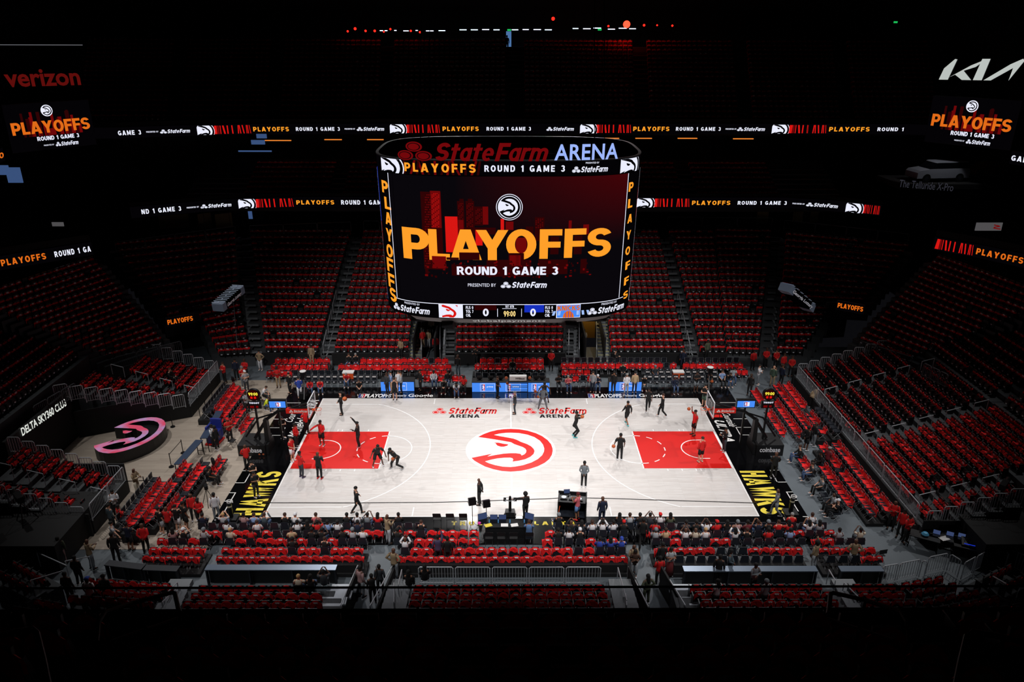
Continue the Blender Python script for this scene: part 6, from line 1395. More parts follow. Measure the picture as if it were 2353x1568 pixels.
def cooler(px, py, z, lb, g=True):
    p = gz(px, py, z+.3); r_ = thing('drink_cooler', (p.x, p.y, z), 0, lb, 'cooler'); OR = mat('cooler_orange', (222, 84, 30), .4); m = MB(); m.box((0, 0, .25), (.82, .45, .5), OR, taper=1.04); 
    if g: Art(m, flatfn((-.08, -.245, .14), (1, 0, 0), (0, 0, 1), (0, -1, 0)), .004).text('G', 0, 0, .2, .22, WHITE, .04, 0, 1, 1)
    m.build('tub', r_); m = MB(); m.box((0, 0, .53), (.9, .52, .09), WHITE); m.build('lid', r_)
cooler(801, 861, .5, 'orange drink cooler with white lid standing among the left bench seats'); cooler(1558, 860, .5, 'orange drink cooler with white lid behind the right bench', False)
p = gz(1190, 912, 0); r_ = thing('ball_rack', (p.x, p.y, 0), 0, 'metal ball rack with white lettered top in front of the scorer table', 'ball rack')
for x in (-.75, .75): m = MB(); m.tube([(x, 0, 0), (x, 0, 1.5)], .03, BLKM); m.box((x, 0, .04), (.08, .5, .06), BLKM); m.build('upright', r_)
for z in (.5, .85, 1.2):
    m = MB(); m.tube([(-.75, .14, z), (.75, .14, z)], .02, BLKM); m.tube([(-.75, -.14, z), (.75, -.14, z)], .02, BLKM); m.build('shelf', r_)
m = MB(); m.box((0, 0, 1.62), (1.3, .35, .35), WHITE); Art(m, flatfn((-.3, -.18, 1.54), (1, 0, 0), (0, 0, 1), (0, -1, 0)), .005).text('Wilson', .1, 0, .7, .16, BLKP, .03, .2, 1, 1); m.build('sign_panel', r_)
for i, (dx, z) in enumerate(((-.9, 1.6), (.9, 1.6), (-.8, 1.15))): ball((p.x+dx, p.y, z), 'basketball on the ball rack, %s' % ('upper left', 'upper right', 'left side, lower')[i], 'balls on the rack')
# laptop table at the near sideline
a = gz(1115, 1205, .74); b = gz(1212, 1205, .74); w = b.x-a.x
r_ = thing('work_table', ((a.x+b.x)/2, a.y, 0), 0, 'long black-draped table with laptops at the near sideline', 'table'); m = MB(); m.box((0, .1, .72), (w, .8, .05), BLKP); m.build('table_top', r_); m = MB(); m.box((0, .1, .36), (w-.05, .7, .68), BLKP, taper=1.02); m.build('drape', r_)
tx, ty = (a.x+b.x)/2, a.y+.1
def laptop(x, y, z, rz, lb, m_=None, grp=None, sc=1.0):
    r_ = thing('laptop', (x, y, z), rz, lb, 'laptop', grp); m = MB(); m.box((0, 0, .012), (.36*sc, .25*sc, .02), BLKM); m.build('keyboard', r_); m = MB(); m.box((0, .15*sc, .13*sc), (.36*sc, .015, .25*sc), BLKM, rx=-.2); 
    m.quad((-.17*sc, .118*sc, .03), (.17*sc, .118*sc, .03), (.17*sc, .165*sc, .25*sc), (-.17*sc, .165*sc, .25*sc), m_ or mat('screen_grey_blue', (70, 86, 130), emit=.6)); m.build('screen', r_)
for i, (dx, rz, sc) in enumerate(((-1.25, .4, 1.5), (-.7, 0, 1.2), (-.22, 0, 1.2), (1.2, -.4, 1.5))): laptop(tx+dx, ty+.15, .745, rz, '%s laptop on the black-draped table' % ('left angled', 'second', 'third', 'right angled')[i], None, None, sc)
for i, (dx, dy, c) in enumerate(((-.1, -.2, WHITE), (.45, -.2, WHITE), (-1.0, -.22, YEL))):
    m = MB(); m.box((0, 0, .006), (.4, .28, .012), c, rz=.2*i); o = m.build('paper_sheet'); o.location = (tx+dx, ty+dy, .745); tag(o, '%s on the black-draped table' % ('white papers beside the third laptop', 'white printout right of the papers', 'yellow folder at the left')[i], 'paper')
m = MB(); m.lathe((0, 0, 0), [(.001, 0), (.09, .01), (.09, .1), (.001, .12)], mat('pink_tape', (220, 60, 160), .5), 12); o = m.build('tape_roll'); o.location = (tx-1.5, ty-.1, .745); tag(o, 'pink roll at the left end of the black-draped table', 'roll')
for i, dx in enumerate((-.95, -.45, .2, 1.0)):
    m = MB(); m.lathe((0, 0, 0), [(.001, 0), (.033, .0), (.033, .16), (.014, .2), (.014, .23), (.001, .23)], mat('water_bottle', (90, 160, 220), .15), 10); o = m.build('water_bottle'); o.location = (tx+dx, ty+.02, .745); tag(o, 'water bottle %s on the black-draped table' % ('by the left angled laptop', 'left of the third laptop', 'in the middle', 'by the right angled laptop')[i], 'bottle')
def folding(x, y, z, rz, lb, grp=None):
    r_ = thing('folding_chair', (x, y, z), rz, lb, 'chair', grp); m = MB(); m.box((0, 0, .45), (.44, .4, .03), BLKP); m.build('seat', r_); m = MB(); m.box((0, -.24, .78), (.44, .02, .24), BLKP, rx=-.1); m.build('backrest', r_)
    for s in (-1, 1):
        m = MB(); m.tube([(s*.22, -.27, .9), (s*.22, -.02, .45), (s*.22, .22, 0)], .012, BLKM, 5); m.build('leg', r_); m = MB(); m.tube([(s*.2, .15, .44), (s*.2, -.26, 0)], .012, BLKM, 5); m.build('leg', r_)
for i, px in enumerate((1005, 1035, 1065)): p = gz(px, 1207, .0); folding(p.x, p.y, .03, 0, '%s of three empty folding chairs at the near sideline' % ('left', 'middle', 'right')[i], 'three sideline folding chairs')
for i, px in enumerate((1124, 1152, 1180, 1216)): p = gz(px, 1250, .0); folding(p.x, p.y, .01, 0, '%s folding chair behind the laptop table' % ('left', 'second', 'third', 'right')[i], 'chairs behind the laptop table')
for px, py, rz, lb in ((535, 1026, -1.9, 'open folding chair on the wood floor left of the left hoop'), (1832, 1026, 1.7, 'black folding chair in the gap between the right seat blocks'), (2017, 1290, .2, 'lone folding chair at the right end of the near third row'), (605, 935, 2.6, 'folding chair on the far left apron')):
    p = gz(px, py, 0); folding(p.x, p.y, .0, rz, lb)
# lights and pedestals on the near sideline
def softlight(px, py, lb, zt=1.5):
    p = gz(px, py, 0); r_ = thing('stand_light', (p.x, p.y, .03), 0, lb, 'stage light'); m = MB(); m.tube([(0, 0, .1), (0, 0, zt)], .02, BLKM)
    for k in range(3): a = k*2.1; m.tube([(0, 0, .35), (.35*math.cos(a), .35*math.sin(a), 0)], .012, BLKM, 5)
    m.build('stand', r_); m = MB(); m.box((0, 0, zt+.2), (.42, .2, .42), BLKM, rz=.3, rx=-.3); m.build('lamp_head', r_); m = MB(); m.tube([(-.24, 0, zt+.2), (-.2, 0, zt-.03), (.2, 0, zt-.03), (.24, 0, zt+.2)], .012, BLKM, 5); m.build('yoke', r_)
softlight(1086, 1212, 'black square light on a stand left of the laptop table'); softlight(1118, 1196, 'black square light facing the court just left of centre', .9)
p = gz(1172, 1186, 0); r_ = thing('camera_pedestal', (p.x, p.y, .03), 0, 'black pedestal with a ring of handles on the halfway line', 'pedestal'); m = MB(); m.box((0, 0, .18), (.62, .5, .3), BLKP, taper=.85)
for x in (-.27, .27): m.lathe((x, 0, 0), [(.08, .0), (.09, .1), (.05, .14)], BLKM, 10)
m.build('base', r_); m = MB(); m.lathe((0, 0, 0), [(.09, .3), (.085, 1.15), (.06, 1.3), (.001, 1.32)], BLKM, 14); m.build('column', r_)
m = MB(); m.tube([(.33*math.cos(t*math.pi/10), .2*math.sin(t*math.pi/10), 1.12) for t in range(20)], .018, STEEL, 6, closed=True); m.box((-.3, 0, 1.1), (.16, .16, .16), BLKM); m.box((.3, 0, 1.1), (.16, .16, .16), BLKM); m.build('handle_ring', r_)
for px, py, nm in ((532, 1192, 'left'), (1816, 1180, 'right')):
    p = gz(px, py, 0); r_ = thing('confetti_launcher', (p.x, p.y, .03), 0, 'black cylindrical pedestal with coiled cable at the %s end of the yellow lettering' % nm, 'pedestal'); m = MB(); m.box((0, 0, .05), (.8, .7, .08), BLKP, taper=.95); m.build('base', r_)
    m = MB(); m.lathe((0, 0, 0), [(.13, .1), (.13, 1.0), (.001, 1.0)], BLKM, 16); m.lathe((0, 0, 0), [(.135, .78), (.135, .88)], mat('cream_band', (190, 184, 160), .5), 16); m.build('column', r_); m = MB(); m.tube([(.16*math.cos(t*.6)+.05, .14*math.sin(t*.6), 1.03+.01*t) for t in range(20)], .02, WHITE, 5); m.build('cable_coil', r_)
# dj booth
p = gz(1318, 1190, 0); r_ = thing('dj_booth', (p.x-.1, p.y+.25, .03), -.12, 'dj booth with black panels open at the back on the near sideline', 'dj booth'); m = MB()
m.box((-.78, .1, .55), (.06, 1.1, 1.1), BLKP); m.build('side_panel', r_); m = MB(); m.box((.82, .1, .6), (.06, 1.1, 1.2), BLKP); m.build('side_panel', r_); m = MB(); m.box((0, .62, .6), (1.65, .06, 1.15), BLKP); m.build('front_panel', r_)
m = MB(); m.box((0, .15, 1.0), (1.55, .9, .05), BLKM); m.build('desk', r_); m = MB(); m.box((0, .1, .12), (1.55, 1.0, .05), PAD); m.build('floor_board', r_)
for n_, x, y in (('turntable', -.48, .12), ('turntable', .4, .05)): m = MB(); m.box((x, y, 1.06), (.42, .36, .06), BLKM); m.lathe((x, y, 0), [(.15, 1.1), (.15, 1.105), (.001, 1.105)], STEEL, 20); m.build(n_, r_)
m = MB(); m.box((-.04, .1, 1.06), (.3, .36, .06), PAD); [m.box((-.14+.05*k, .1+.05*(k % 3), 1.1), (.02, .03, .02), WHITE) for k in range(5)]; m.build('mixer', r_); m = MB(); m.tube([(-.75+.008*i, -.42, .3+.06*i) for i in range(10)], .01, mat('red_led_strip', (240, 90, 50), emit=1), 4); m.build('light_strip', r_)
laptop(p.x-.35, p.y+.7, 1.1, .1, 'black laptop standing open on the dj booth')
# ================================================================ STAGE LOGO, BOOTH, BARRIERS ON THE WOOD FLOOR
cpx = [gz(225+12, 1050, 0), gz(388, 1035, 0)]; a = gz(231, 1064, 0); b = gz(388, 1030, 0)
def stagept(ix, iy, z): return gz(210+ix*.0829, 950+iy*.0829, z)
ZL = .85; cs = [stagept(2055, 470, ZL), stagept(180, 860, ZL), stagept(580, 420, ZL), stagept(1020, 850, ZL)]
qs = [HKO[13], HKO[26], HKO[0], HKI[29]]
import numpy as _n
Am = _n.array([[x, y, 1] for x, y in qs]); bx = _n.linalg.lstsq(Am, _n.array([[c.x, c.y] for c in cs]), rcond=None)[0]
def sm(q): v = _n.array([q[0], q[1], 1]) @ bx; return (float(v[0]), float(v[1]))
PINK = mat('stage_top_glow', (214, 92, 132), emit=.75); PINK2 = mat('stage_top_glow_pale', (196, 140, 188), emit=.75)
pk = PINK.node_tree; nn = pk.nodes.new('ShaderNodeTexNoise'); nn.inputs['Scale'].default_value = .9; tcn = pk.nodes.new('ShaderNodeTexCoord'); cr = pk.nodes.new('ShaderNodeValToRGB')
cr.color_ramp.elements[0].color = lin((226, 82, 112))+(1,); cr.color_ramp.elements[1].color = lin((188, 148, 196))+(1,); cr.color_ramp.elements[0].position = .38; cr.color_ramp.elements[1].position = .62
pk.links.new(tcn.outputs['Object'], nn.inputs['Vector']); pk.links.new(nn.outputs['Fac'], cr.inputs[0]); pk.links.new(cr.outputs[0], pk.nodes['Principled BSDF'].inputs['Emission Color'])
r_ = thing('logo_stage', (0, 0, 0), 0, 'raised black stage shaped like a bird head with pink glowing top on wood floor', 'stage'); m = MB()
outer = [sm(q) for q in HKO]; inner = [sm(q) for q in HKI]; sect = [sm((1*math.cos(t), 1*math.sin(t))) for t in [(-2.5+5.05*k/40) for k in range(41)]]
for q, fl in ((outer, 1), (inner, -1)):
    n = len(q); vs = [(x, y, 0) for x, y in q]+[(x, y, ZL) for x, y in q]; m.add(vs, [(i, (i+1) % n, n+(i+1) % n, n+i) for i in range(n)], BLKP)
m.build('side_skirt', r_); m = MB(); fl_, tr = tess([outer, inner]); m.add([(x, y, ZL) for x, y in fl_], tr, PINK); e = [sm(q) for q in HKE]; v_, t_ = tess([e]); m.add([(x, y, ZL) for x, y in v_], t_, PINK); n = len(e); m.add([(x, y, 0) for x, y in e]+[(x, y, ZL) for x, y in e], [(i, (i+1) % n, n+(i+1) % n, n+i) for i in range(n)], BLKP); m.build('stage_top', r_)
m = MB(); fl_, tr = tess([[sm((x*.93, y*.93)) for x, y in HKI]]); m.add([(x, y, ZL-.35) for x, y in [sm(q) for q in HKI]], tr, BLKP); m.build('sunken_deck', r_)
def stanchion(px, py, lb, z=.02):
    p = gz(px, py, z); r_ = thing('barrier_post', (p.x, p.y, z), 0, lb, 'barrier post', 'belt barrier posts'); m = MB(); m.lathe((0, 0, 0), [(.001, .0), (.17, 0), (.16, .03), (.03, .05), (.001, .05)], BLKM, 16); m.build('foot', r_); m = MB(); m.tube([(0, 0, .04), (0, 0, 1.0)], .028, BLKM, 8); m.build('post', r_); return p
SP = [stanchion(x, y, 'black belt barrier post %s' % t) for x, y, t in ((397, 981, 'left of the far group behind the stage'), (461, 964, 'second from the stage along the far wood floor'), (474, 947, 'third along the far wood floor'), (490, 926, 'nearest the far left rows'), (505, 922, 'at the far end of the wood floor'), (394, 1073, 'right of the stage logo, nearer the camera'), (421, 1041, 'right of the stage logo, farther back'), (335, 1128, 'beside the person in tan jacket'), (490, 1024, 'beside the blue booth'))]
m = MB(); m.box(((SP[5].x+SP[6].x)/2, (SP[5].y+SP[6].y)/2, .93), ((SP[5]-SP[6]).length, .01, .05), BLKM, rz=math.atan2(SP[6].y-SP[5].y, SP[6].x-SP[5].x)); tag(m.build('barrier_belt'), 'black belt stretched between the two posts right of the stage', 'belt')
m = MB(); q = gz(284, 1114, .9); m.box(((SP[7].x+q.x)/2, (SP[7].y+q.y)/2, .93), (2.2, .01, .05), BLKM, rz=0.05); tag(m.build('barrier_belt'), 'black belt running to the left near stand behind the person in tan jacket', 'belt')
NAVY = mat('navy_top', (48, 62, 84), .4)
for x0, y0, x1, y1, lb in ((468, 1008, 505, 945, 'long dark blue bar counter behind the far left rows'), (408, 1068, 458, 1012, 'dark blue bar counter behind the near left rows')):
    a = gz(x0, y0, 1.05); b = gz(x1, y1, 1.05); d = b-a; rz = math.atan2(d.y, d.x); r_ = thing('bar_counter', ((a.x+b.x)/2, (a.y+b.y)/2, 0), rz, lb, 'counter'); m = MB(); m.box((0, 0, 1.05), (d.length, .5, .05), NAVY); m.build('counter_top', r_)
    for q in (-1, 1):
        m = MB(); [m.tube([(q*(d.length/2-.06), y, 0), (q*(d.length/2-.06), y, 1.03)], .03, BLKM) for y in (-.2, .2)]; m.tube([(q*(d.length/2-.06), -.2, .3), (q*(d.length/2-.06), .2, .3)], .02, BLKM); m.build('leg_frame', r_)
p = gz(490, 1018, 0); r_ = thing('photo_booth', (p.x+.1, p.y+.1, 0), -.12, 'royal blue padded booth with red base beside the left rows', 'booth'); BB = mat('royal_blue_vinyl', (30, 42, 130), .5); m = MB(); m.box((0, 0, .5), (.7, .9, .7), BB); m.build('seat_block', r_); m = MB(); m.box((0, .5, .9), (.75, .15, 1.3), BB); m.box((-.35, .1, .75), (.12, .8, 1.0), BB); m.build('back_panel', r_); m = MB(); m.box((0, 0, .06), (.9, 1.1, .1), RED); m.build('plinth', r_)
# ================================================================ RAILINGS
def guard(a, b, z, lb, grp, h=1.05, za=None, bars=True, col=None):
    a = Vector(a); b = Vector(b); d = b-a; L = d.length; rz = math.atan2(d.y, d.x); c = (a+b)/2; dz = (za if za is not None else z)
    r_ = thing('guard_rail', (c.x, c.y, z), rz, lb, 'railing', grp); col = col or STEEL; m = MB(); m.tube([(-L/2+.03, 0, 0), (-L/2+.03, 0, h-.08), (-L/2+.1, 0, h), (L/2-.1, 0, h), (L/2-.03, 0, h-.08), (L/2-.03, 0, 0)], .03, col, 6); m.tube([(-L/2+.03, 0, .1), (L/2-.03, 0, .1)], .018, col, 5); m.build('frame', r_)
    if bars:
        m = MB(); n = int(L/.14)
        for i in range(1, n): m.box((-L/2+L*i/n, 0, h/2+.03), (.02, .02, h-.1), col)
        m.build('balusters', r_)
g = 'front railing of the right stand'
for i in range(9): guard((22.55, 9.6-2.1*i), (22.55, 9.6-2.1*(i+1)), .86, 'steel railing panel at the front of the right stand, %s from its far end' % ordn(i, 10), g)
for k in range(8):
    for y, s_, nm, lo in ((9.95, 1, 'far side edge of the right stand', 1), (-9.9, 1, 'near side edge of the right stand', 1)):
        if k > 5 and y < 0: continue
        guard((22.7+.84*k, y), (23.5+.84*k, y), zend(k), 'stepped railing on the %s, %s from the front' % (nm, ordn(k, 9)), nm)
for k in range(9):
    x, x1 = -23.5-.79*k, -24.29-.79*k; y, y1 = 4.6-.37*k, 4.6-.37*(k+1)
    guard((x, y), (x1, y1), zend(k), 'stepped railing above the stage on the far stand, %s from the front' % ordn(k, 10), 'left far stand side edge')
    if k < 8: guard((x, -5.15), (x1, -5.15), zend(k), 'stepped railing above the stage on the near stand, %s from the front' % ordn(k, 10), 'left near stand side edge')
    if k < 6: guard((x, -9.4), (x1, -9.4), zend(k), 'stepped railing on the nearest side of the left stand, %s from the front' % ordn(k, 8), 'left near stand nearest edge'); guard((x, 10.6), (x1, 10.5), zend(k), 'stepped railing on the farthest side of the left stand, %s from the front' % ordn(k, 8), 'left far stand farthest edge')
for i in range(3):
    guard((-23.25, 4.7+1.97*i), (-23.25, 4.7+1.97*(i+1)), .86, 'front railing of the left far stand, panel %s' % ('nearest the stage', 'in the middle', 'at the far end')[i], 'front railing of the left far stand')
    if i < 2: guard((-23.3, -9.2+2.0*i), (-23.3, -9.2+2.0*(i+1)), .86, 'front railing of the left near stand, panel %s' % ('nearest the camera', 'beside the stage')[i], 'front railing of the left near stand')
def hand(pts, lb, r=.025, col=None, posts=None, zlow=.9):
    c = Vector(pts[0]); o = thing('handrail', tuple(c), 0, lb, 'handrail'); P_ = [Vector(p)-c for p in pts]; m = MB(); m.tube(P_, r, col or STEEL, 6); m.build('rail', o)
    for q in (posts if posts is not None else range(len(P_))): p = P_[q]; m = MB(); m.tube([p, (p.x, p.y, p.z-zlow)], r*.9, col or STEEL, 6); m.build('post', o)
for k in range(0, 9, 1):
    for s_, y, nm in ((1, 5.75, 'right stand, far aisle'), (1, -.95, 'right stand, middle aisle'), (1, -8.05, 'right stand, near aisle'), (-1, -7.5, 'left near stand aisle'), (-1, 6.0, 'left far stand aisle')):
        if k % 2 or (s_ < 0 and k > 6) or (y == -8.05 and k > 5): continue
        x = s_*(23.2+.84*k); z = zend(k)+.85; hand([(x, y, z), (x+s_*.85, y, z+.25)], 'short steel aisle rail in the %s, %s step up from the front' % (nm, ordn(k//2, 9)), zlow=.8)
for px, pt, nm in ((742, 808, 'left of the scoreboard'), (1586, 1524, 'right of the scoreboard'), (1020, 1036, 'beside the left tunnel'), (1307, 1310, 'right of the centre section'), (545, 520, 'in the far left corner aisle')):
    for j in range(3):
        i0 = j*3; q = []
        for i in (i0, i0+2.2): Y = 14.5+.86*i; z = zfar(i)+.9; q.append((pr_x(px+(pt-px)*i/18, Y, z), Y, z))
        hand(q, 'steel aisle handrail %s, %s segment from the bottom' % (nm, ('first', 'second', 'third')[j]))
for px in (968, 1011, 1331, 1371): # tunnel side rails
    q = [(pr_x(px, Y, z), Y, z) for Y, z in ((14.3, 1.3), (19.5, 2.6))]; hand(q, 'tall steel rail along the %s tunnel edge, %s side' % ('left' if px < 1100 else 'right', 'left' if px in (968, 1331) else 'right'), r=.035)
for a, b, za, zb, lb in (((1030*.2125*0+822, 1300), (782, 1392), 1.0, 1.7, 'left rail of the near left ramp'), ((911, 1284), (850, 1393), 1.0, 1.9, 'right rail of the near left ramp'), ((1444, 1303), (1490, 1395), 1.0, 1.9, 'left rail of the near right ramp'), ((1521, 1303), (1575, 1392), 1.0, 1.9, 'right rail of the near right ramp'),
        ((407, 1339), (375, 1372), 1.9, 2.3, 'left rail of the near left stairs'), ((412, 1348), (372, 1385), 1.7, 2.3, 'lower rail of the near left stairs'), ((1420, 1305), (1440, 1380), 1.2, 2.2, 'short rail beside the near right stairs'), ((1438, 1365), (1440, 1392), 1.9, 2.3, 'second short rail beside the near right stairs'), ((905, 1340), (905, 1385), 1.9, 2.4, 'short rail beside the centre section'), ((923, 1310), (915, 1345), 1.6, 2.0, 'upper rail beside the centre section'),
        ((1905, 1310), (1920, 1335), 1.2, 1.6, 'bent rail by the near right counter'), ((1940, 1340), (1975, 1375), 1.9, 2.3, 'right rail of the near right stairs'), ((70, 1335), (143, 1313), 2.2, 2.0, 'rail above the left corner seats'), ((150, 1290), (205, 1280), 1.3, 1.1, 'rail at the head of the left corner stairs'), ((85, 1270), (152, 1300), 1.2, 1.2, 'sloping rail behind the left corner rows'), ((2282, 1325), (2312, 1342), 2.0, 2.2, 'short rail by the right corner seats')):
    p, q = gz(a[0], a[1], za), gz(b[0], b[1], zb); hand([p, q], lb, r=.03)
g = 'railing panels in front of the near centre section'
for i in range(5):
    a = gz(960+85*i, 1304, 1.15); b = gz(1042+85*i, 1304, 1.15); guard((a.x, a.y), (b.x, b.y), .1, 'steel railing panel before the near centre section, %s' % ordn(i, 5)+' from the left', g)
for i, (x0, y0, x1, y1) in enumerate(((2029, 1302, 2066, 1296), (2069, 1295, 2117, 1286), (2119, 1288, 2133, 1292), (2135, 1281, 2180, 1272), (2184, 1273, 2211, 1290), (2217, 1294, 2244, 1279), (2246, 1279, 2272, 1265), (2283, 1254, 2320, 1272), (2327, 1264, 2362, 1280), (0, 1274, 38, 1267), (42, 1264, 72, 1258))):
    a = gz(x0, y0, 1.1); b = gz(x1, y1, 1.1); guard((a.x, a.y), (b.x, b.y), .05, 'crowd barrier in the near %s corner, %s' % ('right' if i < 9 else 'left', ordn(i if i < 9 else i-9, 10 if i < 9 else 3)+' from the left'), 'crowd barriers in the near corners')
for (x0, y0, x1, y1, n, nm) in ((262, 556, 540, 519, 4, 'left'), (572, 518, 806, 509, 3, 'left, beside the scoreboard'), (1534, 498, 1776, 500, 3, 'right, beside the scoreboard'), (1803, 505, 2091, 537, 4, 'right'), (834, 507, 872, 507, 1, 'left, behind the scoreboard edge')):
    for i in range(n):
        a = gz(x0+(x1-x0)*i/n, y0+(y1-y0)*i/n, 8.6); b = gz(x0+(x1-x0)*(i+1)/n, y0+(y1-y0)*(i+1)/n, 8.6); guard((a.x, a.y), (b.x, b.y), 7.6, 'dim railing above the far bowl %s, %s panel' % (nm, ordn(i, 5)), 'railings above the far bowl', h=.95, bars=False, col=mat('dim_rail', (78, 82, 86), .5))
for x0, y0, x1, y1, z, nm in ((262, 822, 416, 784, 3.4, 'the left corner section'), (75, 935, 172, 880, 4.0, 'the club sign'), (1976, 783, 2098, 822, 3.7, 'the right corner section'), (2123, 834, 2180, 862, 4.6, 'the upper right stand')):
    for i in range(3):
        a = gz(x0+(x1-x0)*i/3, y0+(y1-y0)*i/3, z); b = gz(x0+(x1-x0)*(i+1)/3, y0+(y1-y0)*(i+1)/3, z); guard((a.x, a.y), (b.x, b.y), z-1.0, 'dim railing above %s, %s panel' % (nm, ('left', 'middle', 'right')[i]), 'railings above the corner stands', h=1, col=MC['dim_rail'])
# foreground glass rail and curved stair rails near the camera
DR = mat('dark_rail', (30, 24, 24), .7); GP = glass('smoked_glass', (.8, .8, .82), .02)
p0 = gy(0, 1340, -34.86); 
for i in range(8):
    x0 = -15.5+3.9*i; r_ = thing('glass_guard', (x0+1.9, -34.86, 17.35), 0, 'clear glass panel on the upper deck parapet, %s from the left' % ordn(i, 9), 'glass panel', 'glass panels along the parapet'); m = MB(); m.box((0, 0, .25), (3.82, .02, .48), GP); m.build('pane', r_)
m = MB(); m.tube([(-17, -34.86, 17.87), (17, -34.86, 17.87)], .019, DR, 6); tag(m.build('parapet_rail'), 'thin black rail along the top of the foreground glass', 'handrail')
for L_, lb in (([(222, 1475, 8.9), (226, 1430, 9.1), (240, 1408, 9.3), (300, 1388, 9.8), (395, 1362, 10.4), (402, 1364, 10.4), (410, 1400, 10.0), (413, 1408, 9.9)], 'large curved dark handrail in the foreground at left'), ([(2089, 1475, 9.0), (2085, 1430, 9.1), (2070, 1406, 9.3), (1990, 1380, 9.9), (1915, 1363, 10.4), (1908, 1366, 10.4), (1905, 1400, 10.0), (1903, 1412, 9.9)], 'large curved dark handrail in the foreground at right'),
        ([(-20, 1465, 7.2), (40, 1452, 7.3), (75, 1446, 7.4), (84, 1455, 7.4), (100, 1520, 7.2), (112, 1580, 7.0)], 'nearest curved handrail at the lower left'), ([(2373, 1480, 7.2), (2290, 1462, 7.3), (2235, 1452, 7.4), (2222, 1462, 7.4), (2208, 1520, 7.2), (2196, 1580, 7.0)], 'nearest curved handrail at the lower right')):
    pts = [CP+ray(x, y)*d for x, y, d in L_]; c = pts[0]; o = thing('handrail', tuple(c), 0, lb, 'handrail'); m = MB(); m.tube([p-c for p in pts], .03, DR, 8); m.build('rail', o); a, b = pts[2]-c, pts[4]-c; m = MB(); dz = Vector((0, 0, -.45)); m.tube([a+dz, b+dz], .02, DR, 6); m.build('lower_rail', o); m = MB(); mid = (a+b)/2; m.tube([mid, mid+Vector((0, 0, -1.0))], .02, DR, 6); m.build('post', o)
# ================================================================ NEAR COUNTERS AND DESKS
ALU = mat('brushed_counter', (112, 124, 140), .35, metal=.5)
for x0, y0, x1, y1, z, lb in ((245, 1294, 330, 1304, 1.05, 'curved end of the long counter in the near left corner'), (332, 1305, 410, 1308, 1.05, 'short dark counter behind the near left block'), (473, 1305, 773, 1305, 1.05, 'long steel-topped counter behind the near left seats'), (1570, 1308, 1877, 1308, 1.05, 'long steel-topped counter behind the near right seats'), (1929, 1308, 2028, 1308, 1.05, 'short counter at the right end of the near seats')):
    a = gz(x0, y0, z); b = gz(x1, y1, z); d = b-a; r_ = thing('counter', ((a.x+b.x)/2, (a.y+b.y)/2, 0), math.atan2(d.y, d.x), lb, 'counter'); m = MB(); m.box((0, 0, z), (d.length, .42, .05), ALU if x0 > 400 else PAD); m.build('counter_top', r_); m = MB(); m.box((0, .12, z/2), (d.length-.1, .06, z-.04), BLKP); m.build('front_panel', r_)
    for k in range(max(2, int(d.length/1.7))+1): m = MB(); n_ = max(2, int(d.length/1.7)); m.box((-d.length/2+.06+(d.length-.12)*k/n_, -.1, z/2), (.06, .2, z-.03), PAD); m.build('support', r_)
def desk(px, py, w, d, rz, lb, z=.75, items=()):
    p = gz(px, py, z); r_ = thing('folding_table', (p.x, p.y, 0), rz, lb, 'table'); m = MB(); m.box((0, 0, z), (w, d, .04), BLKP); m.build('table_top', r_)
    for sx in (-1, 1):
        for sy in (-1, 1): m = MB(); m.tube([(sx*(w/2-.08), sy*(d/2-.06), z), (sx*(w/2-.04), sy*(d/2-.04), 0)], .018, BLKM, 5); m.build('leg', r_)
    return p, rz
p, rz = desk(2125, 1232, 1.5, .7, -.5, 'small folding table with a blue bundle at the near right corner'); m = MB(); m.lathe((0, 0, 0), [(.001, 0), (.16, .02), (.2, .1), (.12, .2), (.001, .22)], mat('pale_blue_plastic', (80, 160, 200), .4), 9); o = m.build('plastic_bag'); o.location = (p.x, p.y, .77); tag(o, 'crumpled pale blue plastic bag on the small folding table', 'bag')
p, rz = desk(2180, 1236, 2.0, .8, -.5, 'cluttered folding table with papers and laptops at the right corner')
for i, (dx, dy) in enumerate(((-.6, .15), (.05, .0), (.6, -.15))): laptop(p.x+dx, p.y+dy, .77, -.5, 'laptop on the cluttered right corner table, %s' % ('left', 'middle', 'right')[i])
m = MB(); m.box((0, 0, .005), (.5, .35, .01), WHITE, rz=.3); o = m.build('paper_sheet'); o.location = (p.x-.3, p.y-.1, .77); tag(o, 'white papers on the cluttered right corner table', 'paper')
p, rz = desk(2245, 1256, 2.2, 1.0, -.45, 'mixing desk table at the near right corner'); r_ = thing('mixing_console', (p.x, p.y, .77), -.45, 'sound mixing console glowing blue on the right corner table', 'mixer'); m = MB(); m.box((0, 0, .08), (1.5, .7, .12), BLKM, rx=.12); m.build('housing', r_); m = MB(); m.box((0, -.3, .16), (1.3, .02, .03), E_B2); [m.box((-.6+.1*k, .1, .18), (.03, .3, .02), PAD) for k in range(13)]; m.build('faders', r_); m = MB(); m.box((0, .32, .28), (.7, .03, .25), mat('desk_screen', (40, 60, 120), emit=.5), rx=-.3); m.build('screen', r_)
for px, py, lb in ((60, 1180, 'television camera on the dark platform at the left frame edge'), (2290, 1150, 'television camera on the dark platform at the right frame edge')):
    p = gz(px, py+20, 1.6); r_ = thing('television_camera', (p.x, p.y, 1.6), .8 if px < 1000 else -.8, lb, 'camera'); m = MB()
    for k in range(3): a = k*2.1; m.tube([(0, 0, 1.2), (.6*math.cos(a), .6*math.sin(a), 0)], .03, BLKM)
    m.build('tripod', r_); m = MB(); m.box((0, .1, 1.5), (.3, .8, .35), BLKM); m.build('body', r_); m = MB(); m.tube([(0, .5, 1.5), (0, 1.0, 1.5)], .14, BLKM, 12); m.build('lens', r_)
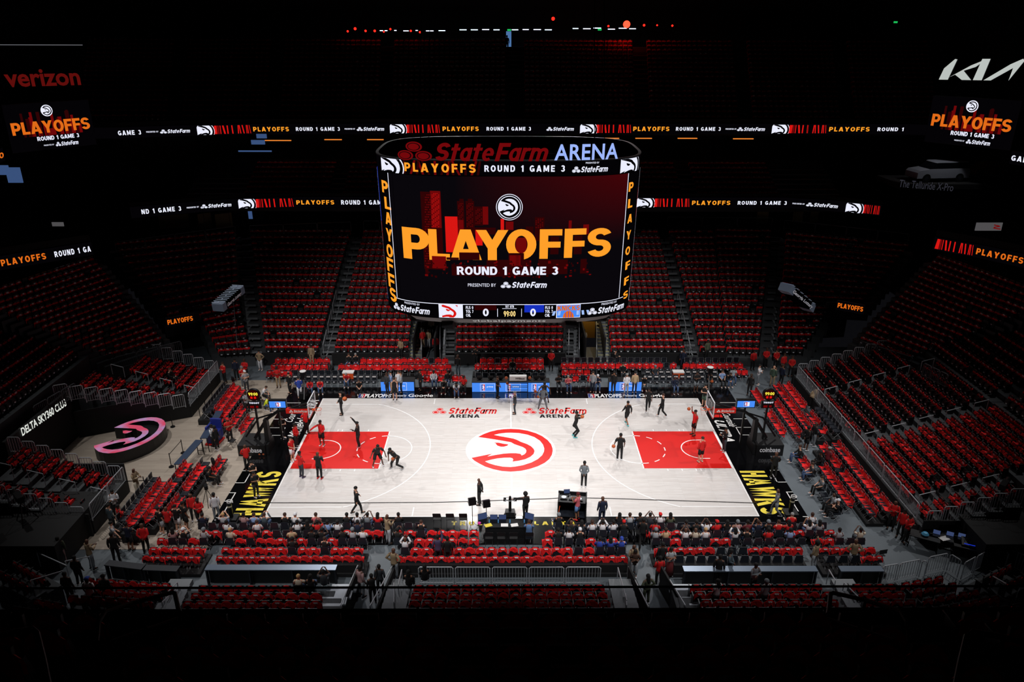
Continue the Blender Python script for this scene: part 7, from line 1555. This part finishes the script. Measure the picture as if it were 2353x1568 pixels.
m = MB(); a = gz(30, 1215, 1.6); m.box((a.x, a.y+1, .8), (6, 5, 1.6), DARK); m.box((-a.x+1, a.y+1, .8), (6, 5, 1.6), DARK); struct('floor_camera_platforms', m)
# jib camera arms and tripods near the hoops
for px, py, s_, nm in ((700, 915, 1, 'left'), (1628, 905, -1, 'right')):
    p = gz(px, py, 0); r_ = thing('camera_crane', (p.x, p.y, .03), 0, 'camera crane with cable coils beside the %s far corner of court' % nm, 'camera crane'); m = MB(); m.box((0, 0, .3), (.5, .9, .5), BLKM); m.tube([(0, 0, .4), (0, .3, .9)], .06, BLKM); m.build('base', r_); m = MB(); m.tube([(s_*.3, -1.2, .4), (0, .3, .9), (-s_*.3, 1.3, 1.2)], .05, BLKM); m.build('arm', r_); m = MB(); m.box((-s_*.3, 1.3, 1.4), (.35, .5, .4), BLKM); m.lathe((-s_*.3, 1.3, 1.6), [(.001, 0), (.25, .02), (.25, .06), (.001, .08)], WHITE, 16); m.build('camera_head', r_)
for px, py, lb in ((496, 1100, 'broadcast camera on tripod by the near left rows'), (480, 1160, 'tripod camera among people at the near left rows'), (540, 905, 'thin tripod at the far left rows'), (1648, 968, 'small camera under the right hoop')):
    p = gz(px, py, 0); r_ = thing('tripod_camera', (p.x, p.y, .0), .5, lb, 'camera'); m = MB()
    for k in range(3): a = k*2.1+.3; m.tube([(0, 0, 1.1), (.4*math.cos(a), .4*math.sin(a), 0)], .02, BLKM, 5)
    m.build('tripod', r_); m = MB(); m.box((0, 0, 1.25), (.2, .4, .22), BLKM); m.tube([(0, .2, 1.25), (0, .42, 1.25)], .07, BLKM, 10); m.build('camera_body', r_)
def screenat(x0, y0, x1, y1, Z, h, lb, text):
    a = gz(x0, y0, Z); b = gz(x1, y1, Z); W_ = (b-a).length; yaw = math.atan2(b.y-a.y, b.x-a.x)
    def dr(A_, W_, H): [A_.rect(W_*(.1+.1*k), H*.1, W_*.03, H*(.3+.5*((k*7) % 3)/3), E_R3, 1) for k in range(9)]; A_.text(text, W_*.04, H*.25, W_*.92, H*.55, E_O2, .05, 0, 1, 3)
    panel('tunnel_screen', 0, 0, (a.x, a.y, Z), dr, lb, H=h, W_=W_, yaw=yaw)
screenat(384, 752, 447, 741, 3.6, .75, 'orange lettered led screen over the left corner tunnel', 'PLAYOFFS'); screenat(1921, 711, 1984, 722, 4.7, .75, 'orange lettered led screen over the right corner tunnel', 'PLAYOFFS')
# ================================================================ HANGING SPEAKERS
GRB = mat('speaker_bracket', (120, 132, 150), .5)
def array(px0, py0, px1, py1, s_, lb):
    c = gy((px0+px1)/2, (py0+py1)/2, 2); a = gy(px0, py0, 0.6); b = gy(px1, py1, 3.4); d = b-a; L_ = d.length; q = d.to_track_quat('X', 'Z')
    r_ = thing('speaker_array', tuple((a+b)/2), 0, lb, 'speaker'); r_.rotation_mode = 'QUATERNION'; r_.rotation_quaternion = q; GR = mat('speaker_grey', (74, 84, 100), .7)
    for i in range(6):
        x = -L_/2+L_*(i+.5)/6; m = MB(); m.box((x, 0, 0), (L_/6*.92, .75, .5), MATK if 0 < i < 5 else GR); m.build('speaker_box', r_)
        m = MB(); m.tube([(x-.12, -.4, .3), (x-.12, .4, .3)], .025, GRB, 5); m.tube([(x+.12, -.4, .3), (x+.12, .4, .3)], .025, GRB, 5); m.tube([(x-.12, 0, .3), (x+.12, 0, .3)], .025, GRB, 5); m.build('bracket', r_)
    m = MB(); A_ = Art(m, flatfn((-L_/2+.5, -.4, -.2), (1, 0, 0), (0, 0, 1), (0, -1, 0)), .01); A_.text('State Farm' if 0 else 'Georgia Lottery', 0, 0, L_-1, .3, mat('painted_white', (200, 200, 210), .6), .02, .4, 1, 1); m.build('side_lettering', r_)
    for p, e_ in ((tuple(a), 'lower'), (tuple(b), 'upper')): m = MB(); m.tube([(p[0], p[1], p[2]+.5), (p[0], p[1], 40.8)], .012, MATK, 4); tag(m.build('hanging_cable'), 'thin cable at the %s end of the %s' % (e_, lb), 'cable')
array(500, 708, 550, 664, -1, 'tilted speaker array hanging at the left'); array(1803, 660, 1860, 708, 1, 'tilted speaker array hanging at the right')
# ================================================================ UPPER LEVEL LIGHTS AND FITTINGS
LW = mat('lamp_cool_white', (215, 228, 255), emit=2.0); LA = mat('lamp_amber', (235, 130, 48), emit=1.0); LR = mat('lamp_red', (255, 30, 20), emit=3)
for i, (x0, x1, y) in enumerate(((873, 880, 70.5), (884, 890, 70.5), (906, 911, 70), (927, 939, 71), (955, 960, 70), (979, 996, 71), (1008, 1023, 70.5), (1056, 1072, 68.5), (1082, 1098, 68.5), (1108, 1124, 68), (1134, 1148, 68.5), (1176, 1191, 68.5), (1201, 1215, 68), (1226, 1243, 68), (1252, 1268, 68.5), (1316, 1329, 65.5), (1340, 1357, 66), (1364, 1381, 64.5), (1397, 1413, 67), (1422, 1440, 65), (1446, 1461, 66))):
    a = gy(x0, y, 56); b = gy(x1, y, 56); m = MB(); m.box(((a.x+b.x)/2, 56, a.z), (b.x-a.x, .2, .1), LW); m.box(((a.x+b.x)/2, 56, a.z+.08), (b.x-a.x+.1, .25, .06), BLKM); tag(m.build('strip_light'), 'cool white strip light on the far upper concourse, %s from the left' % ordn(i, 22), 'light', 'concourse strip lights')
for i, (x0, x1, y) in enumerate(((630, 691, 323), (762, 802, 321), (856, 894, 321), (927, 971, 320), (1004, 1046, 320), (1300, 1322, 319), (1372, 1413, 318), (1447, 1485, 318), (1540, 1585, 318), (1662, 1709, 319))):
    a = gy(x0, y, 40); b = gy(x1, y, 40); m = MB(); m.box(((a.x+b.x)/2, 40-3.5, gy(x0, y, 36.5).z), ((b.x-a.x)*.95, .15, .09), LA); tag(m.build('amber_light'), 'amber strip light under the upper ribbon board, %s from the left' % ordn(i, 11), 'light', 'amber strips in the suites')
for i, (x, y, r_) in enumerate(((799, 72, .12), (816, 66, .16), (840, 71, .13), (861, 71, .14), (882, 73, .1), (897, 67, .12), (944, 71, .12), (965, 74, .12), (1271, 43, .2), (1398, 60, .12), (1440, 56, .42), (1480, 58, .14), (1510, 58, .1), (1545, 59, .12))):
    p = gy(x, y, 52); m = MB(); R_0 = r_; m.lathe((0, 0, 0), [(R_0*math.sin(math.pi*k/8)+.001, -R_0*math.cos(math.pi*k/8)) for k in range(9)], LR if R_0 < .4 else mat('lamp_red_bright', (255, 56, 36), emit=4), 14); o = m.build('red_lamp'); o.location = p; tag(o, ('brilliant red spotlight shining from the far upper deck' if R_0 > .4 else 'small red lamp along the far upper concourse, %s from the left' % ordn(i, 15)), 'light')
L = bpy.data.lights.new('red_beam', 'POINT'); L.energy = 90; L.color = (1, .04, .02); L.shadow_soft_size = .4; o = bpy.data.objects.new('red_beam', L); COL.objects.link(o); o.location = gy(1440, 57, 51)
a = gy(1163, 118, 55); b = gy(1175, 72, 55); m = MB(); m.box(((a.x+b.x)/2, 55.3, (a.z+b.z)/2), (b.x-a.x, .1, b.z-a.z), mat('daylit_doorway', (88, 132, 190), emit=.7)); o = m.build('door_1'); o['kind'] = 'structure'
pe((a.x+.1, 54.6, a.z), 0, 'stand', 'black', 'long', 'black', label='dark figure standing in the lit blue doorway of the upper concourse', h=1.85)
for x, y, lb in ((1170, 69, 'small green exit sign above the lit doorway'), (1378, 68, 'small green exit sign right of the concourse lights'), (2058, 51, 'small green exit sign high at the right')):
    p = gy(x, y, 54.5); m = MB(); m.box((0, 0, 0), (.45, .06, .2), mat('exit_green', (30, 190, 90), emit=1)); o = m.build('exit_sign'); o.location = p; tag(o, lb, 'sign')
a = gy(0, 103, 44); b = gy(189, 104, 44); m = MB(); m.box(((a.x+b.x)/2, 44, a.z), (b.x-a.x, .15, .07), mat('dim_strip', (110, 112, 118), emit=.8)); tag(m.build('strip_light'), 'long thin dim light strip above the wordmark sign at upper left', 'light')
for x0, y0, x1, y1, lb in ((121, 520, 145, 511, 'small pale wall sign above the left ribbon board'), (2240, 530, 2304, 512, 'pale wall sign with red curve above the right ribbon board')):
    a = gy(x0, y0, 24); b = gy(x1, y1, 24); m = MB(); w_ = b.x-a.x; h_ = b.z-a.z; m.box(((a.x+b.x)/2, 24, (a.z+b.z)/2), (w_, .1, h_), mat('pale_sign_glow', (92, 90, 92), emit=.7));  # light falling on the sign face is put in as emission
    if x0 > 1000: m.tube([(b.x-w_*(.05+.28*abs(math.sin(t*.5))-.0), 23.93, a.z+h_*(.2+.06*t)) for t in range(10)], .05, E_R2, 5)
    tag(m.build('wall_sign'), lb, 'sign')
WB = mat('upper_opening_glow', (76, 106, 160), emit=.55)  # suite windows; the last two glowing panels stand for an opening's pale blue floor
n_ = 0
for x0, y0, x1, y1 in ((548, 349, 624, 346), (578, 332, 608, 322), (590, 318, 612, 308), (572, 503, 577, 474), (0, 402, 18, 380), (20, 420, 45, 385)):
    n_ += 1; Y = 36 if x0 > 500 and y0 < 450 else 33 if x0 > 500 else 22; a = gy(x0, y0, Y); b = gy(x1, y1, Y); m = MB(); m.box(((a.x+b.x)/2, Y, (a.z+b.z)/2), (abs(b.x-a.x), .1, max(.06, b.z-a.z)), WB); o = m.build('upper_opening_%d' % n_); o['kind'] = 'structure'
# silver car on its platform at the upper right
p = gy(2150, 415, 31); r_ = thing('car', (p.x, p.y, p.z), .12, 'silver suv parked on a dark display platform at the right upper corner', 'car'); SV = mat('silver_car_paint', (150, 154, 166), .3, metal=.3); K_ = 5.6
def prof(mb, pts, y0, y1, m_): 
    n = len(pts); vs = [(x, y0, z) for x, z in pts]+[(x, y1, z) for x, z in pts]; mb.add(vs, [(i, (i+1) % n, n+(i+1) % n, n+i) for i in range(n)], m_); tr = tessellate_polygon([[Vector((x, z, 0)) for x, z in pts]]); mb.add([(x, y0, z) for x, z in pts], tr, m_); mb.add([(x, y1, z) for x, z in pts], tr, m_)
m = MB(); prof(m, [(-2.75, .4), (-2.75, .95), (-2.5, 1.15), (-1.5, 1.28), (2.6, 1.3), (2.75, 1.1), (2.75, .4)], -1, 1, SV); b_ = m.build('body', r_)
m = MB(); prof(m, [(-1.5, 1.28), (-.75, 1.85), (2.3, 1.88), (2.6, 1.3)], -.9, .9, mat('car_glass', (12, 14, 18), .1)); m.build('windows', r_); m = MB(); prof(m, [(-.85, 1.84), (-.7, 1.93), (2.45, 1.95), (2.5, 1.86)], -.88, .88, SV); m.build('roof', r_)
for x in (-1.75, 1.75):
    for y in (-.92, .92): m = MB(); m.tube([(x, y-.12, .42), (x, y+.12, .42)], .42, BLKP, 20); m.tube([(x, y-.13, .42), (x, y+.13, .42)], .2, PAD, 12); m.build('wheel', r_)
m = MB(); m.box((2.72, -.8, 1.0), (.1, .25, .2), mat('tail_light', (200, 200, 210), emit=.4)); m.build('tail_light', r_)
L = bpy.data.lights.new('car_lamp', 'SPOT'); L.energy = 350; L.spot_size = 1.2; L.shadow_soft_size = .2; o = bpy.data.objects.new('car_lamp', L); COL.objects.link(o); o.location = (p.x, p.y-3, p.z+6); o.rotation_euler = (Vector((0, 3, -5.5))).to_track_quat('-Z', 'Y').to_euler()
m = MB(); m.box((p.x, p.y+.5, p.z-.25), (9, 5, .5), DARK); struct('floor_car_platform', m)
r_ = thing('car', (p.x+6.2, p.y+2.5, p.z), .2, 'dim dark yellow car behind the silver one on the upper right platform', 'car'); m = MB(); prof(m, [(-1.6, .3), (-1.6, .8), (-.8, 1.0), (-.3, 1.45), (1.0, 1.45), (1.6, .9), (1.6, .3)], -.8, .8, mat('dim_yellow_paint', (90, 64, 10), .4)); m.build('body', r_); [(m := MB(), m.tube([(x, -.85, .3), (x, .85, .3)], .3, BLKP, 14), m.build('wheel', r_)) for x in (-1, 1)]
